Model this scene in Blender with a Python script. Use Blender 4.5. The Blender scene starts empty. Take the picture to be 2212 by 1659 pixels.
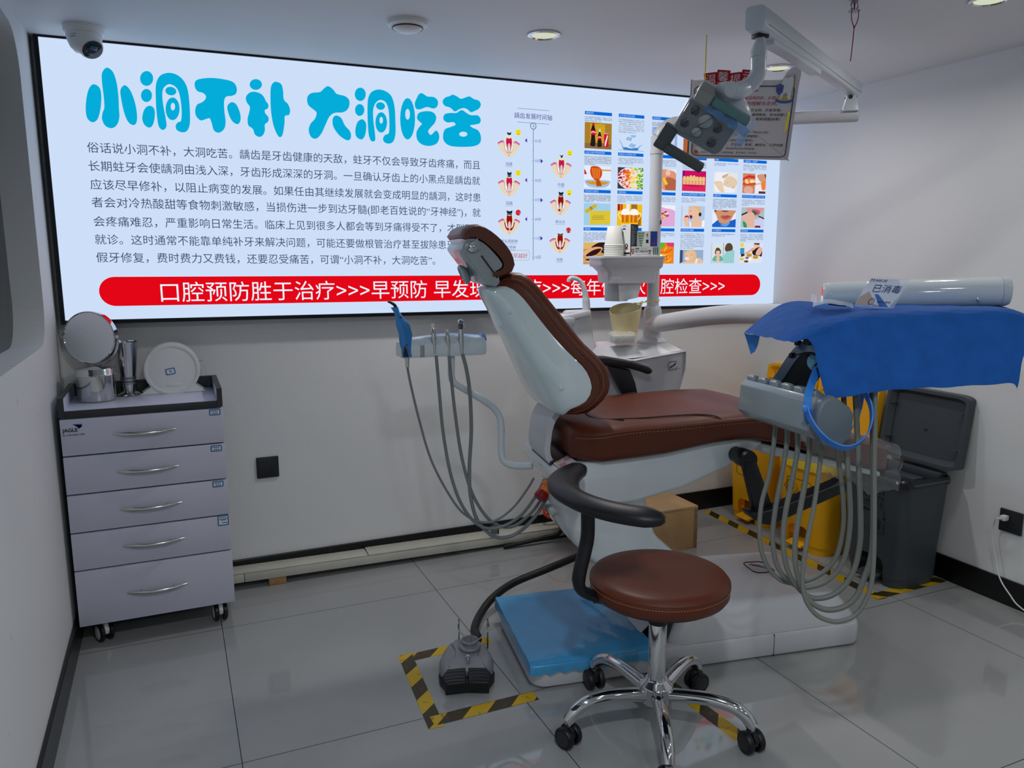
import bpy, bmesh, math, random
from mathutils import Vector as V, Matrix, Euler
random.seed(7)
SC = bpy.context.scene; COL = SC.collection; PI = math.pi
# ------------------------------------------------------------------ camera, world, exposure, light
FPX, YAW, PITCH, ROLL = 1679.06, 0.4117, 0.1629, -0.0033
CAM = V((0, 0, 1.305))
_f = V((math.sin(YAW)*math.cos(PITCH), math.cos(YAW)*math.cos(PITCH), -math.sin(PITCH)))
_r = V((math.cos(YAW), -math.sin(YAW), 0)); _u = _r.cross(_f)
_r, _u = _r*math.cos(ROLL)+_u*math.sin(ROLL), -_r*math.sin(ROLL)+_u*math.cos(ROLL)
cd = bpy.data.cameras.new('camera'); cam = bpy.data.objects.new('camera', cd); COL.objects.link(cam)
cd.sensor_fit = 'HORIZONTAL'; cd.sensor_width = 36; cd.lens = FPX/2212*36; cd.clip_start = .02
mw = Matrix(((_r.x, _u.x, -_f.x, CAM.x), (_r.y, _u.y, -_f.y, CAM.y), (_r.z, _u.z, -_f.z, CAM.z), (0, 0, 0, 1)))
cam.matrix_world = mw; SC.camera = cam
w = bpy.data.worlds.new('clinic_air'); SC.world = w; w.use_nodes = True
w.node_tree.nodes['Background'].inputs[0].default_value = (.50, .60, .75, 1)
w.node_tree.nodes['Background'].inputs[1].default_value = .10
SC.view_settings.view_transform = 'Standard'; SC.view_settings.look = 'None'
SC.view_settings.exposure = 0; SC.view_settings.gamma = 1; SC.view_settings.use_curve_mapping = False
SC.cycles.use_denoising = True; SC.cycles.max_bounces = 8; SC.cycles.transparent_max_bounces = 16
SC.cycles.sample_clamp_indirect = 4; SC.cycles.caustics_reflective = False; SC.cycles.caustics_refractive = False

# ------------------------------------------------------------------ measuring helpers (sight lines onto real planes)
def ray(x, y): return _f + _r*((x-1106)/FPX) - _u*((y-829.5)/FPX)
def aty(x, y, Y): d = ray(x, y); return CAM + d*(Y/d.y)
def atz(x, y, Z): d = ray(x, y); return CAM + d*((Z-CAM.z)/d.z)
def atx(x, y, X): d = ray(x, y); return CAM + d*(X/d.x)
def atp(x, y, p, n): d = ray(x, y); return CAM + d*((p-CAM).dot(n)/d.dot(n))

# ------------------------------------------------------------------ materials
def lin(c): return tuple(((v/255+.055)/1.055)**2.4 if v > 10 else v/255/12.92 for v in c)
_mc = {}
def mat(name, c, rough=.5, metal=0, noise=0, nscale=8, bump=0, bscale=200, coat=0, alpha=1, trans=0, ior=1.45, spec=.5, sheen=0):
    if name in _mc: return _mc[name]
    m = bpy.data.materials.new(name); m.use_nodes = True; nt = m.node_tree; b = nt.nodes['Principled BSDF']
    I = b.inputs; col = (*lin(c), 1)
    I['Base Color'].default_value = col; I['Roughness'].default_value = rough; I['Metallic'].default_value = metal
    I['Coat Weight'].default_value = coat; I['Coat Roughness'].default_value = .05; I['Alpha'].default_value = alpha
    I['Transmission Weight'].default_value = trans; I['IOR'].default_value = ior; I['Specular IOR Level'].default_value = spec
    I['Sheen Weight'].default_value = sheen
    tc = nt.nodes.new('ShaderNodeTexCoord'); n = nt.nodes.new('ShaderNodeTexNoise'); nt.links.new(tc.outputs['Object'], n.inputs['Vector'])
    n.inputs['Scale'].default_value = nscale; n.inputs['Detail'].default_value = 4
    r = nt.nodes.new('ShaderNodeValToRGB'); nt.links.new(n.outputs['Fac'], r.inputs['Fac'])
    a = noise or .015
    r.color_ramp.elements[0].position = .3; r.color_ramp.elements[1].position = .7
    r.color_ramp.elements[0].color = (*[v*(1-a) for v in col[:3]], 1); r.color_ramp.elements[1].color = (*[min(1, v*(1+a)) for v in col[:3]], 1)
    nt.links.new(r.outputs['Color'], I['Base Color'])
    if bump:
        n2 = nt.nodes.new('ShaderNodeTexNoise'); n2.inputs['Scale'].default_value = bscale; nt.links.new(tc.outputs['Object'], n2.inputs['Vector'])
        bp = nt.nodes.new('ShaderNodeBump'); bp.inputs['Strength'].default_value = bump; bp.inputs['Distance'].default_value = .002
        nt.links.new(n2.outputs['Fac'], bp.inputs['Height']); nt.links.new(bp.outputs['Normal'], I['Normal'])
    _mc[name] = m; return m
def emit(c, s=1.0, sample='NONE', name=None):
    k = name or 'backlit_%02x%02x%02x' % tuple(c)
    if k in _mc: return _mc[k]
    m = bpy.data.materials.new(k); m.use_nodes = True; nt = m.node_tree; nt.nodes.clear()
    e = nt.nodes.new('ShaderNodeEmission'); o = nt.nodes.new('ShaderNodeOutputMaterial')
    e.inputs[0].default_value = (*lin(c), 1); e.inputs[1].default_value = s; nt.links.new(e.outputs[0], o.inputs[0])
    m.cycles.emission_sampling = sample; _mc[k] = m; return m
def film(name, c, alpha, rough=.15, bump=.6, bscale=40):
    return mat(name, c, rough, 0, .05, 20, bump, bscale, alpha=alpha, coat=.5)

# ------------------------------------------------------------------ mesh builder
def cat(pts, n=8, closed=False):
    P = [V(p) for p in pts]; out = []; N = len(P)
    rng = range(N if closed else N-1)
    for i in rng:
        if closed: a, b, c, d = P[i-1], P[i], P[(i+1) % N], P[(i+2) % N]
        else: a, b, c, d = P[max(i-1, 0)], P[i], P[i+1], P[min(i+2, N-1)]
        for k in range(n):
            t = k/n
            out.append(.5*((2*b)+(c-a)*t+(2*a-5*b+4*c-d)*t*t+(3*b-a-3*c+d)*t**3))
    if not closed: out.append(P[-1])
    return out
def frame(ax):
    ax = V(ax).normalized(); h = V((0, 0, 1)) if abs(ax.z) < .9 else V((1, 0, 0))
    a = h.cross(ax).normalized(); return a, ax.cross(a), ax
class MB:
    def __init__(s): s.v = []; s.f = []; s.m = []
    def add(s, vs, fs, m=0):
        o = len(s.v); s.v += [V(p) for p in vs]; s.f += [[i+o for i in f] for f in fs]; s.m += [m]*len(fs); return s
    def bev(s, vs, fs, b, seg=2, m=0, ang=25):
        bm = bmesh.new(); bv = [bm.verts.new(p) for p in vs]
        for f in fs: bm.faces.new([bv[i] for i in f])
        bmesh.ops.recalc_face_normals(bm, faces=bm.faces)
        if b: bmesh.ops.bevel(bm, geom=[e for e in bm.edges if len(e.link_faces) == 2 and e.calc_face_angle(0) > math.radians(ang)], offset=b, segments=seg, profile=.5, affect='EDGES', clamp_overlap=True)
        bm.verts.index_update(); s.add([v.co.copy() for v in bm.verts], [[v.index for v in f.verts] for f in bm.faces], m); bm.free(); return s
    def box(s, c, d, R=None, b=0, m=0, seg=2):
        c = V(c); R = R or Matrix.Identity(3)
        vs = [c+R@V((x*d[0]/2, y*d[1]/2, z*d[2]/2)) for x in (-1, 1) for y in (-1, 1) for z in (-1, 1)]
        fs = [(0, 1, 3, 2), (4, 6, 7, 5), (0, 4, 5, 1), (2, 3, 7, 6), (0, 2, 6, 4), (1, 5, 7, 3)]
        return s.bev(vs, fs, b, seg, m)
    def bb(s, a, b_, b=0, m=0, seg=2):   # box by two corners
        a, b_ = V(a), V(b_); return s.box((a+b_)/2, [abs(q) for q in (b_-a)], None, b, m, seg)
    def prism(s, pts, vec, b=0, m=0, seg=2, ang=25):
        pts = [V(p) for p in pts]; n = len(pts); vec = V(vec)
        fs = [list(range(n))[::-1], list(range(n, 2*n))]+[(i, (i+1) % n, (i+1) % n+n, i+n) for i in range(n)]
        return s.bev(pts+[p+vec for p in pts], fs, b, seg, m, ang)
    def poly(s, pts, m=0): return s.add(pts, [list(range(len(pts)))], m)
    def loft(s, rings, caps=True, loop=False, m=0):
        n = len(rings[0]); vs = [p for r in rings for p in r]; fs = []; K = len(rings)
        for k in range(K if loop else K-1):
            a, b = k*n, ((k+1) % K)*n
            fs += [(a+i, a+(i+1) % n, b+(i+1) % n, b+i) for i in range(n)]
        if caps and not loop: fs += [list(range(n))[::-1], list(range((K-1)*n, K*n))]
        return s.add(vs, fs, m)
    def sheet(s, rows, m=0):
        n = len(rows[0]); vs = [p for r in rows for p in r]
        return s.add(vs, [(k*n+i, k*n+i+1, (k+1)*n+i+1, (k+1)*n+i) for k in range(len(rows)-1) for i in range(n-1)], m)
    def tube(s, pts, r, n=12, m=0, closed=False, flat=None):
        pts = [V(p) for p in pts]; K = len(pts); rs = r if isinstance(r, (list, tuple)) else [r]*K; rings = []; a = None
        for i, p in enumerate(pts):
            t = (pts[(i+1) % K]-pts[i-1]) if closed else (pts[min(i+1, K-1)]-pts[max(i-1, 0)])
            t = t.normalized()
            if a is None: a = frame(t)[0]
            a = (a-t*a.dot(t)).normalized(); b = t.cross(a)
            fl = flat or 1
            rings.append([p+(a*math.cos(2*PI*k/n)*rs[i]+b*math.sin(2*PI*k/n)*rs[i]*fl) for k in range(n)])
        return s.loft(rings, True, closed, m)
    def lathe(s, prof, c=(0, 0, 0), ax=(0, 0, 1), n=32, m=0, caps=True):
        a, b, x = frame(ax); c = V(c)
        return s.loft([[c+x*h+(a*math.cos(2*PI*k/n)+b*math.sin(2*PI*k/n))*max(r, 1e-4) for k in range(n)] for r, h in prof], caps, False, m)
    def ell(s, c, d, R=None, n=20, k=12, m=0):
        R = R or Matrix.Identity(3); c = V(c)
        rings = [[c+R@V((d[0]*math.sin(PI*j/k)*math.cos(2*PI*i/n), d[1]*math.sin(PI*j/k)*math.sin(2*PI*i/n), d[2]*math.cos(PI*j/k))) for i in range(n)] for j in range(1, k)]
        s.loft(rings, True, False, m); return s
ORG = {}
def children_of(o): return [c for c in bpy.data.objects if c.parent == o]
def obj(name, mb, m, parent=None, smooth=40, at=None, label=None, recalc=True):
    me = bpy.data.meshes.new(name)
    if parent is not None: org = ORG[parent.name]
    else:
        xs = [v for v in mb.v]
        org = V(at) if at else V((sum(v.x for v in xs)/len(xs), sum(v.y for v in xs)/len(xs), min(v.z for v in xs)))
    me.from_pydata([v-org for v in mb.v], [], mb.f)
    mats = m if isinstance(m, (list, tuple)) else [m]
    for q in mats: me.materials.append(q)
    me.polygons.foreach_set('material_index', mb.m)
    if recalc:
        bm = bmesh.new(); bm.from_mesh(me); bmesh.ops.recalc_face_normals(bm, faces=bm.faces); bm.to_mesh(me); bm.free()
    if smooth:
        me.shade_smooth(); me.set_sharp_from_angle(angle=math.radians(smooth))
    o = bpy.data.objects.new(name, me); COL.objects.link(o); ORG[o.name] = org
    if parent is not None: o.parent = parent
    else: o.location = org
    if label: o['label'] = label
    return o
def thing(name, label, cat_, loc, group=None):
    o = bpy.data.objects.new(name, None); o.empty_display_size = .05; COL.objects.link(o); o.location = loc; ORG[o.name] = V(loc)
    o['label'] = label; o['category'] = cat_
    if group: o['group'] = group
    return o
def tag(o, label, cat_, group=None):
    o['label'] = label; o['category'] = cat_
    if group: o['group'] = group
    return o
def struct(name, mb, m, parent=None, smooth=0):
    o = obj(name, mb, m, parent, smooth)
    if parent is None: o['kind'] = 'structure'
    return o
def curve_mesh(polys, res=1):
    """filled flat shape with holes from closed 2-D outlines, returns verts, faces"""
    c = bpy.data.curves.new('outline', 'CURVE'); c.dimensions = '2D'; c.fill_mode = 'BOTH'
    for P in polys:
        s = c.splines.new('POLY'); s.points.add(len(P)-1); s.use_cyclic_u = True
        for i, p in enumerate(P): s.points[i].co = (p[0], p[1], 0, 1)
    o = bpy.data.objects.new('outline', c); COL.objects.link(o)
    me = bpy.data.meshes.new_from_object(o.evaluated_get(bpy.context.evaluated_depsgraph_get()))
    r = [tuple(v.co[:2]) for v in me.vertices], [list(p.vertices) for p in me.polygons]
    bpy.data.objects.remove(o); bpy.data.curves.remove(c); bpy.data.meshes.remove(me); return r
def glyphs(body, res=3, bold=0, align='LEFT'):
    c = bpy.data.curves.new('lettering', 'FONT'); c.body = body; c.resolution_u = res; c.offset = bold; c.align_x = align
    o = bpy.data.objects.new('lettering', c); COL.objects.link(o)
    me = bpy.data.meshes.new_from_object(o.evaluated_get(bpy.context.evaluated_depsgraph_get()))
    r = [tuple(v.co[:2]) for v in me.vertices], [list(p.vertices) for p in me.polygons]
    bpy.data.objects.remove(o); bpy.data.curves.remove(c); bpy.data.meshes.remove(me); return r
def write(mb, body, p0, p1, up, m=0, res=3, bold=0, h=None, shear=0):
    """lettering from p0 to p1 along the baseline centre, scaled to that width; up = direction of glyph tops"""
    vs, fs = glyphs(body, res, bold)
    if not vs: return
    x0 = min(v[0] for v in vs); x1 = max(v[0] for v in vs); y0 = min(v[1] for v in vs); y1 = max(v[1] for v in vs)
    p0, p1, up = V(p0), V(p1), V(up).normalized(); ex = (p1-p0)/(x1-x0); sc = (p1-p0).length/(x1-x0)
    if h: sc = h/(y1-y0)
    ym = (y0+y1)/2
    mb.add([p0+ex*(v[0]-x0)+ex.normalized()*shear*(v[1]-ym)*sc+up*(v[1]-ym)*sc for v in vs], fs, m)
# ------------------------------------------------------------------ room
XL, XR, YB, ZC = -.372, 2.819, 3.18, 2.033
def painted(name, c, scuffs=None):
    m = mat(name, c, .55, 0, .02, 1.5, .15, 160); nt = m.node_tree; b = nt.nodes['Principled BSDF']
    if scuffs:
        base = b.inputs['Base Color'].links[0].from_socket
        tc = nt.nodes.new('ShaderNodeTexCoord'); mp = nt.nodes.new('ShaderNodeMapping'); mp.inputs['Scale'].default_value = scuffs[0]; mp.inputs['Rotation'].default_value = (0.35, 0, 0)
        n = nt.nodes.new('ShaderNodeTexNoise'); n.inputs['Scale'].default_value = 9; n.inputs['Detail'].default_value = 3
        r = nt.nodes.new('ShaderNodeValToRGB'); r.color_ramp.elements[0].position = scuffs[1]; r.color_ramp.elements[1].position = scuffs[1]+.05
        nt.links.new(tc.outputs['Object'], mp.inputs[0]); nt.links.new(mp.outputs[0], n.inputs['Vector']); nt.links.new(n.outputs['Fac'], r.inputs['Fac'])
        mx = nt.nodes.new('ShaderNodeMix'); mx.data_type = 'RGBA'; mx.inputs[7].default_value = (*lin((90, 92, 100)), 1)
        nt.links.new(r.outputs['Color'], mx.inputs[0]); nt.links.new(base, mx.inputs[6]); nt.links.new(mx.outputs[2], b.inputs['Base Color'])
    return m
WALL = painted('white_wall_paint', (226, 227, 228)); WALLS = painted('scuffed_white_wall_paint', (226, 227, 228), ((1, 7, 1.6), .72))
CEIL = painted('white_ceiling_paint', (222, 224, 228)); BLACK = mat('black_gloss_skirting', (14, 15, 17), .3)
# floor: polished porcelain tiles, 0.8 m
fm = mat('polished_tile', (160, 162, 162), .05, 0, .05, 3, ior=1.6); nt = fm.node_tree; b = nt.nodes['Principled BSDF']
geo = nt.nodes.new('ShaderNodeNewGeometry'); sx = nt.nodes.new('ShaderNodeSeparateXYZ'); nt.links.new(geo.outputs['Position'], sx.inputs[0])
def math_node(op, a, v): n = nt.nodes.new('ShaderNodeMath'); n.operation = op; nt.links.new(a, n.inputs[0]); n.inputs[1].default_value = v; return n.outputs[0]
dd = []
for ax, o0, sp in (('X', .0889, .7975), ('Y', 2.787, .8135)):
    q = math_node('ABSOLUTE', math_node('SUBTRACT', math_node('FRACT', math_node('ADD', math_node('DIVIDE', math_node('SUBTRACT', sx.outputs[ax], o0), sp), 20.5), 0), .5), 0)
    dd.append(math_node('LESS_THAN', q, .0016))
mxn = nt.nodes.new('ShaderNodeMath'); mxn.operation = 'MAXIMUM'; nt.links.new(dd[0], mxn.inputs[0]); nt.links.new(dd[1], mxn.inputs[1])
mx = nt.nodes.new('ShaderNodeMix'); mx.data_type = 'RGBA'; nt.links.new(mxn.outputs[0], mx.inputs[0]); nt.links.new(b.inputs['Base Color'].links[0].from_socket, mx.inputs[6])
mx.inputs[7].default_value = (.02, .02, .02, 1); nt.links.new(mx.outputs[2], b.inputs['Base Color'])
nt.links.new(math_node('MULTIPLY_ADD', mxn.outputs[0], .5), b.inputs['Roughness'])
b.inputs['Roughness'].links[0].from_node.inputs[2].default_value = .045
YF = -3.2; XO = -2.7
struct('floor', MB().bb((XO, YF, -.06), (XR+.12, YB+.12, 0)), fm)
struct('ceiling', MB().bb((XO, YF, ZC), (XR+.12, YB+.12, ZC+.08)), CEIL)
struct('wall_back', MB().bb((XO, YB, 0), (XR+.12, YB+.12, ZC)), WALL)
struct('wall_right', MB().bb((XR, YF, 0), (XR+.12, YB, ZC)), WALL)
struct('wall_front', MB().bb((XO, YF-.12, 0), (XR+.12, YF, ZC)), WALL)
struct('wall_outer', MB().bb((XO-.12, YF, 0), (XO, YB, ZC)), WALL)
# left wall with a round-cornered opening
TH = .20
def rr(y0, z0, y1, z1, r, n=10):
    out = []
    for cy, cz, a0 in ((y1-r, z1-r, 0), (y0+r, z1-r, 90), (y0+r, z0+r, 180), (y1-r, z0+r, 270)):
        out += [(cy+r*math.cos(math.radians(a0+90*k/n)), cz+r*math.sin(math.radians(a0+90*k/n))) for k in range(n+1)]
    return out
_q = atx(92, 640, XL); WY1 = _q.y
WZ0 = atx(92, 740, XL).z-.012
hole = rr(-.6, WZ0, WY1, ZC-.055, .13)
vs, fs = curve_mesh([[(-1.2, 0), (YB, 0), (YB, ZC), (-1.2, ZC)], hole]); mb = MB()
for xx in (XL, XL-TH): mb.add([(xx, v[0], v[1]) for v in vs], fs)
mb.add([(x, p[0], p[1]) for x in (XL, XL-TH) for p in hole], [(i, (i+1) % len(hole), (i+1) % len(hole)+len(hole), i+len(hole)) for i in range(len(hole))])
mb.poly([(XL, -1.2, 0), (XL-TH, -1.2, 0), (XL-TH, -1.2, ZC), (XL, -1.2, ZC)])
struct('wall_left', mb, WALLS)
gm = bpy.data.materials.new('green_tinted_pane'); gm.use_nodes = True; nt = gm.node_tree; nt.nodes.clear()
o_ = nt.nodes.new('ShaderNodeOutputMaterial'); mxs = nt.nodes.new('ShaderNodeMixShader'); tr = nt.nodes.new('ShaderNodeBsdfTransparent'); gl = nt.nodes.new('ShaderNodeBsdfGlossy'); fr = nt.nodes.new('ShaderNodeFresnel')
tr.inputs[0].default_value = (.74, .92, .90, 1); gl.inputs['Roughness'].default_value = .02; fr.inputs[0].default_value = 2.4
nt.links.new(fr.outputs[0], mxs.inputs[0]); nt.links.new(tr.outputs[0], mxs.inputs[1]); nt.links.new(gl.outputs[0], mxs.inputs[2]); nt.links.new(mxs.outputs[0], o_.inputs[0])
pane = [(p[0], p[1]) for p in rr(-.6, WZ0, WY1, ZC-.055, .13)]
struct('window_1', MB().prism([(XL-.085, p[0], p[1]) for p in pane], (-.008, 0, 0)), gm)
struct('baseboard_left', MB().bb((XL, -1.2, 0), (XL+.012, YB, .10), .003), BLACK)
struct('baseboard_back', MB().bb((XL+.012, YB-.012, .0), (XR, YB, .10), .003), BLACK)
struct('baseboard_right', MB().bb((XR-.012, YF, 0), (XR, YB-.012, .10), .003), BLACK)
# ------------------------------------------------------------------ ceiling fittings
STEEL = mat('chrome', (215, 216, 218), .08, 1); WHITEP = mat('white_plastic', (232, 233, 234), .3); GREYP = mat('light_grey_plastic', (176, 180, 184), .35)
DARKP = mat('black_plastic', (20, 21, 23), .38); BULB = emit((235, 245, 215), .75, 'NONE', 'dim_lamp_glass')
LIGHTS = []
def downlight(x, y, label, power, col=(1, .965, .92)):
    t = thing('downlight', label, 'ceiling light', (x, y, ZC), 'recessed ceiling downlights')
    obj('trim_ring', MB().lathe([(.055, 0), (.055, -.004), (.047, -.007), (.042, -.003), (.042, .0)], (x, y, ZC-.0005)), STEEL, t)
    obj('lamp_lens', MB().lathe([(.042, 0), (.041, -.0035), (.02, -.005), (.001, -.0055)], (x, y, ZC-.0005)), BULB, t)
    ld = bpy.data.lights.new('downlight_glow', 'AREA'); ld.shape = 'DISK'; ld.size = .11; ld.energy = power; ld.color = col; ld.spread = PI*.92
    lo = bpy.data.objects.new('downlight_glow', ld); COL.objects.link(lo); lo.parent = t; lo.location = (0, 0, -.012)
    return t
for (px, py), lb, pw in (((1175, 74), 'round recessed downlight in the ceiling in front of the lightbox top edge', 6.0),
                     ((1680, 145), 'round recessed downlight just above the hanging notice board', 2.0),
                     ((2138, -2), 'round recessed downlight cut by the top right of the frame', 2.5)):
    p = atz(px, py, ZC); downlight(p.x, p.y, lb, pw)
COOL, WARM = (.86, .94, 1), (1, .95, .86)
for x, y, pw_, cl, lb in ((.30, .35, 12, COOL, 'nearest to the left wall and the viewer'), (.30, -1.2, 12, COOL, 'in the far row on the left'), (1.35, .35, 1.6, WARM, 'in the middle of the near row'), (1.35, -1.2, 2.5, WARM, 'in the middle of the far row'), (2.3, .35, 1.5, WARM, 'nearest to the right wall and the viewer'), (2.3, -1.2, 2, WARM, 'in the far row on the right'), (-1.6, 2.0, 34, COOL, 'in the next room close to the back wall'), (-1.6, .2, 12, COOL, 'in the next room away from the back wall')):  # unseen fill lamps, added behind the camera and in the next room
    downlight(x, y, 'added fill lamp shaped as a ceiling downlight out of frame, '+lb, pw_, cl)
p = atz(880, 47, ZC)
t = thing('smoke_detector', 'round white smoke detector on the ceiling', 'smoke detector', p)
obj('base', MB().lathe([(.062, 0), (.062, -.012), (.05, -.018)], p), WHITEP, t)
obj('sensor_dome', MB().lathe([(.048, -.016), (.046, -.021), (.03, -.03), (.001, -.032)], p), WHITEP, t)
obj('vent_slots', MB().tube([p+V((.0475*math.cos(a*.2617), .0475*math.sin(a*.2617), -.0195)) for a in range(24)], .0022, 6, closed=True), DARKP, t)
# sprinkler with red string
p = atz(1847, -6, ZC); SILV = mat('brushed_steel', (150, 152, 155), .25, 1); RED = mat('red_string', (150, 40, 40), .8)
t = thing('ceiling_sprinkler', 'steel fire sprinkler head near the top right of the ceiling', 'sprinkler', p)
obj('body', MB().lathe([(.016, 0), (.016, -.008), (.009, -.01), (.009, -.016)], p), SILV, t)
obj('yoke', MB().tube(cat([p+V((-.009, 0, -.014)), p+V((-.013, 0, -.024)), p+V((-.006, 0, -.036)), p+V((.006, 0, -.036)), p+V((.013, 0, -.024)), p+V((.009, 0, -.014))], 4), .0022, 6), SILV, t)
obj('bulb', MB().tube([p+V((0, 0, -.014)), p+V((0, 0, -.034))], .0022, 8), mat('red_glass_bulb', (170, 20, 20), .1), t)
obj('deflector', MB().lathe([(.017, -.037), (.017, -.0385)], p, n=20), SILV, t)
s = MB(); q = p+V((0, -.004, -.035))
s.tube(cat([q+V((-.012, 0, .002)), q+V((-.013, 0, -.022)), q+V((0, 0, -.045)), q+V((.013, 0, -.022)), q+V((.012, 0, .002))], 6), .0013, 6)
s.tube(cat([q+V((0, 0, -.044)), q+V((-.002, 0, -.09)), q+V((-.006, 0, -.14))], 5), .0014, 6); s.ell(q+V((0, 0, -.046)), (.0028, .0028, .004), n=8, k=6)
tag(obj('red_string', s, RED), 'red string looped over the sprinkler and hanging down', 'string')
# security camera
p = atz(180, 58, ZC); c = V((p.x, p.y+.0, ZC))
t = thing('security_camera', 'white dome security camera on the ceiling at the top left', 'security camera', c)
obj('base', MB().lathe([(.06, 0), (.06, -.014), (.056, -.022), (.052, -.024)], c), WHITEP, t)
k = MB().lathe([(.053, -.024), (.05, -.045), (.042, -.065), (.03, -.078), (.001, -.083)], c); obj('housing', k, WHITEP, t)
hd = V((.38, -.62, -.66)).normalized(); hc = c+V((.012, -.006, -.055))
obj('eyeball', MB().lathe([(.001, -.040), (.02, -.036), (.034, -.02), (.038, 0), (.037, .018), (.032, .026)], hc, hd), WHITEP, t)
lens = obj('lens_plate', MB().lathe([(.0315, .022), (.0315, .0275), (.028, .029), (.001, .0295)], hc, hd), mat('dark_camera_lens', (12, 30, 52), .08, coat=1), t)
a, b_, ax = frame(hd)
obj('lens_window', MB().box(hc+ax*.030-b_*.0+a*.0+b_*.008, (.024, .014, .001), Matrix((a, b_, ax)).transposed(), .0004), mat('blue_lens_glass', (28, 96, 128), .05, coat=1), lens)
obj('light_window', MB().box(hc+ax*.030-b_*.014-a*.003, (.014, .008, .001), Matrix((a, b_, ax)).transposed(), .0004), mat('pale_lens_glass', (70, 130, 165), .05, coat=1), lens)
mk = MB(); f = V((-.55, -.83, 0)).normalized(); rt = V((0, 0, 1)).cross(-f).normalized()*-1
q0 = c+f*.0525+V((0, 0, -.034))
rt = V((.83, -.55, 0))
write(mk, 'HIKVISION', q0-rt*.011+V((0, 0, .0)), q0+rt*.011, (0, 0, 1)); write(mk, '海康威视', q0-rt*.009+V((0, 0, -.007))-f*.0, q0+rt*.009+V((0, 0, -.007)), (0, 0, 1))
obj('maker_mark', mk, DARKP, t, 0)
# ------------------------------------------------------------------ backlit wall sign
YS = 3.12
def S(x, y, k=0): p = aty(x, y, YS); return V((p.x, YS-.0006*k, p.z))
_panel = [V((-.343, YS, 1.088)), V((2.868, YS, 1.062)), V((2.868, YS, 2.026)), V((-.343, YS, 2.026))]
box = thing('lightbox_sign', 'long backlit white sign with turquoise bubble headline across the back wall', 'lightbox sign', (1.26, YB, 1.05))
FR = mat('black_frame_metal', (22, 24, 30), .35, .5)
mb = MB(); fw_ = .014
A, B_, C_, D_ = _panel
for p, q in ((A, B_), (B_, C_), (C_, D_), (D_, A)):
    d = (q-p).normalized(); n = V((d.z, 0, -d.x)); e = d*fw_
    mb.prism([p-e+n*fw_+V((0, -.006, 0)), q+e+n*fw_+V((0, -.006, 0)), q+e*0+V((0, -.006, 0)), p+V((0, -.006, 0))], (0, .0655, 0))
obj('frame', mb, FR, box, 0)
WHITE = (205, 223, 248)
obj('panel', MB().poly(_panel), emit(WHITE, 1.0, 'FRONT', 'backlit_panel_white'), box, 0)
TURQ = emit((4, 172, 218)); NAVY = emit((52, 70, 104)); REDE = emit((226, 6, 22)); WH = emit((238, 244, 255), 1)
z1 = lambda p: S(p[0]*.31646, p[1]*.31646); z2 = lambda p: S(650+p[0]*.31646, 100+p[1]*.31646)
def el(cx, cy, rx, ry, n=20, rot=0):
    c, s = math.cos(rot), math.sin(rot)
    return [(cx+rx*math.cos(2*PI*k/n)*c-ry*math.sin(2*PI*k/n)*s, cy+rx*math.cos(2*PI*k/n)*s+ry*math.sin(2*PI*k/n)*c) for k in range(n)]
def sm(pts): return [(p.x, p.y) for p in cat([(a, b, 0) for a, b in pts], 5, True)]
def bubble(zf, outlines):
    polys = [[(q.x, q.z) for q in (zf(p) for p in o)] for o in outlines]
    vs, fs = curve_mesh(polys); return MB().add([(a, YS-.0006, b) for a, b in vs], fs)
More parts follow.
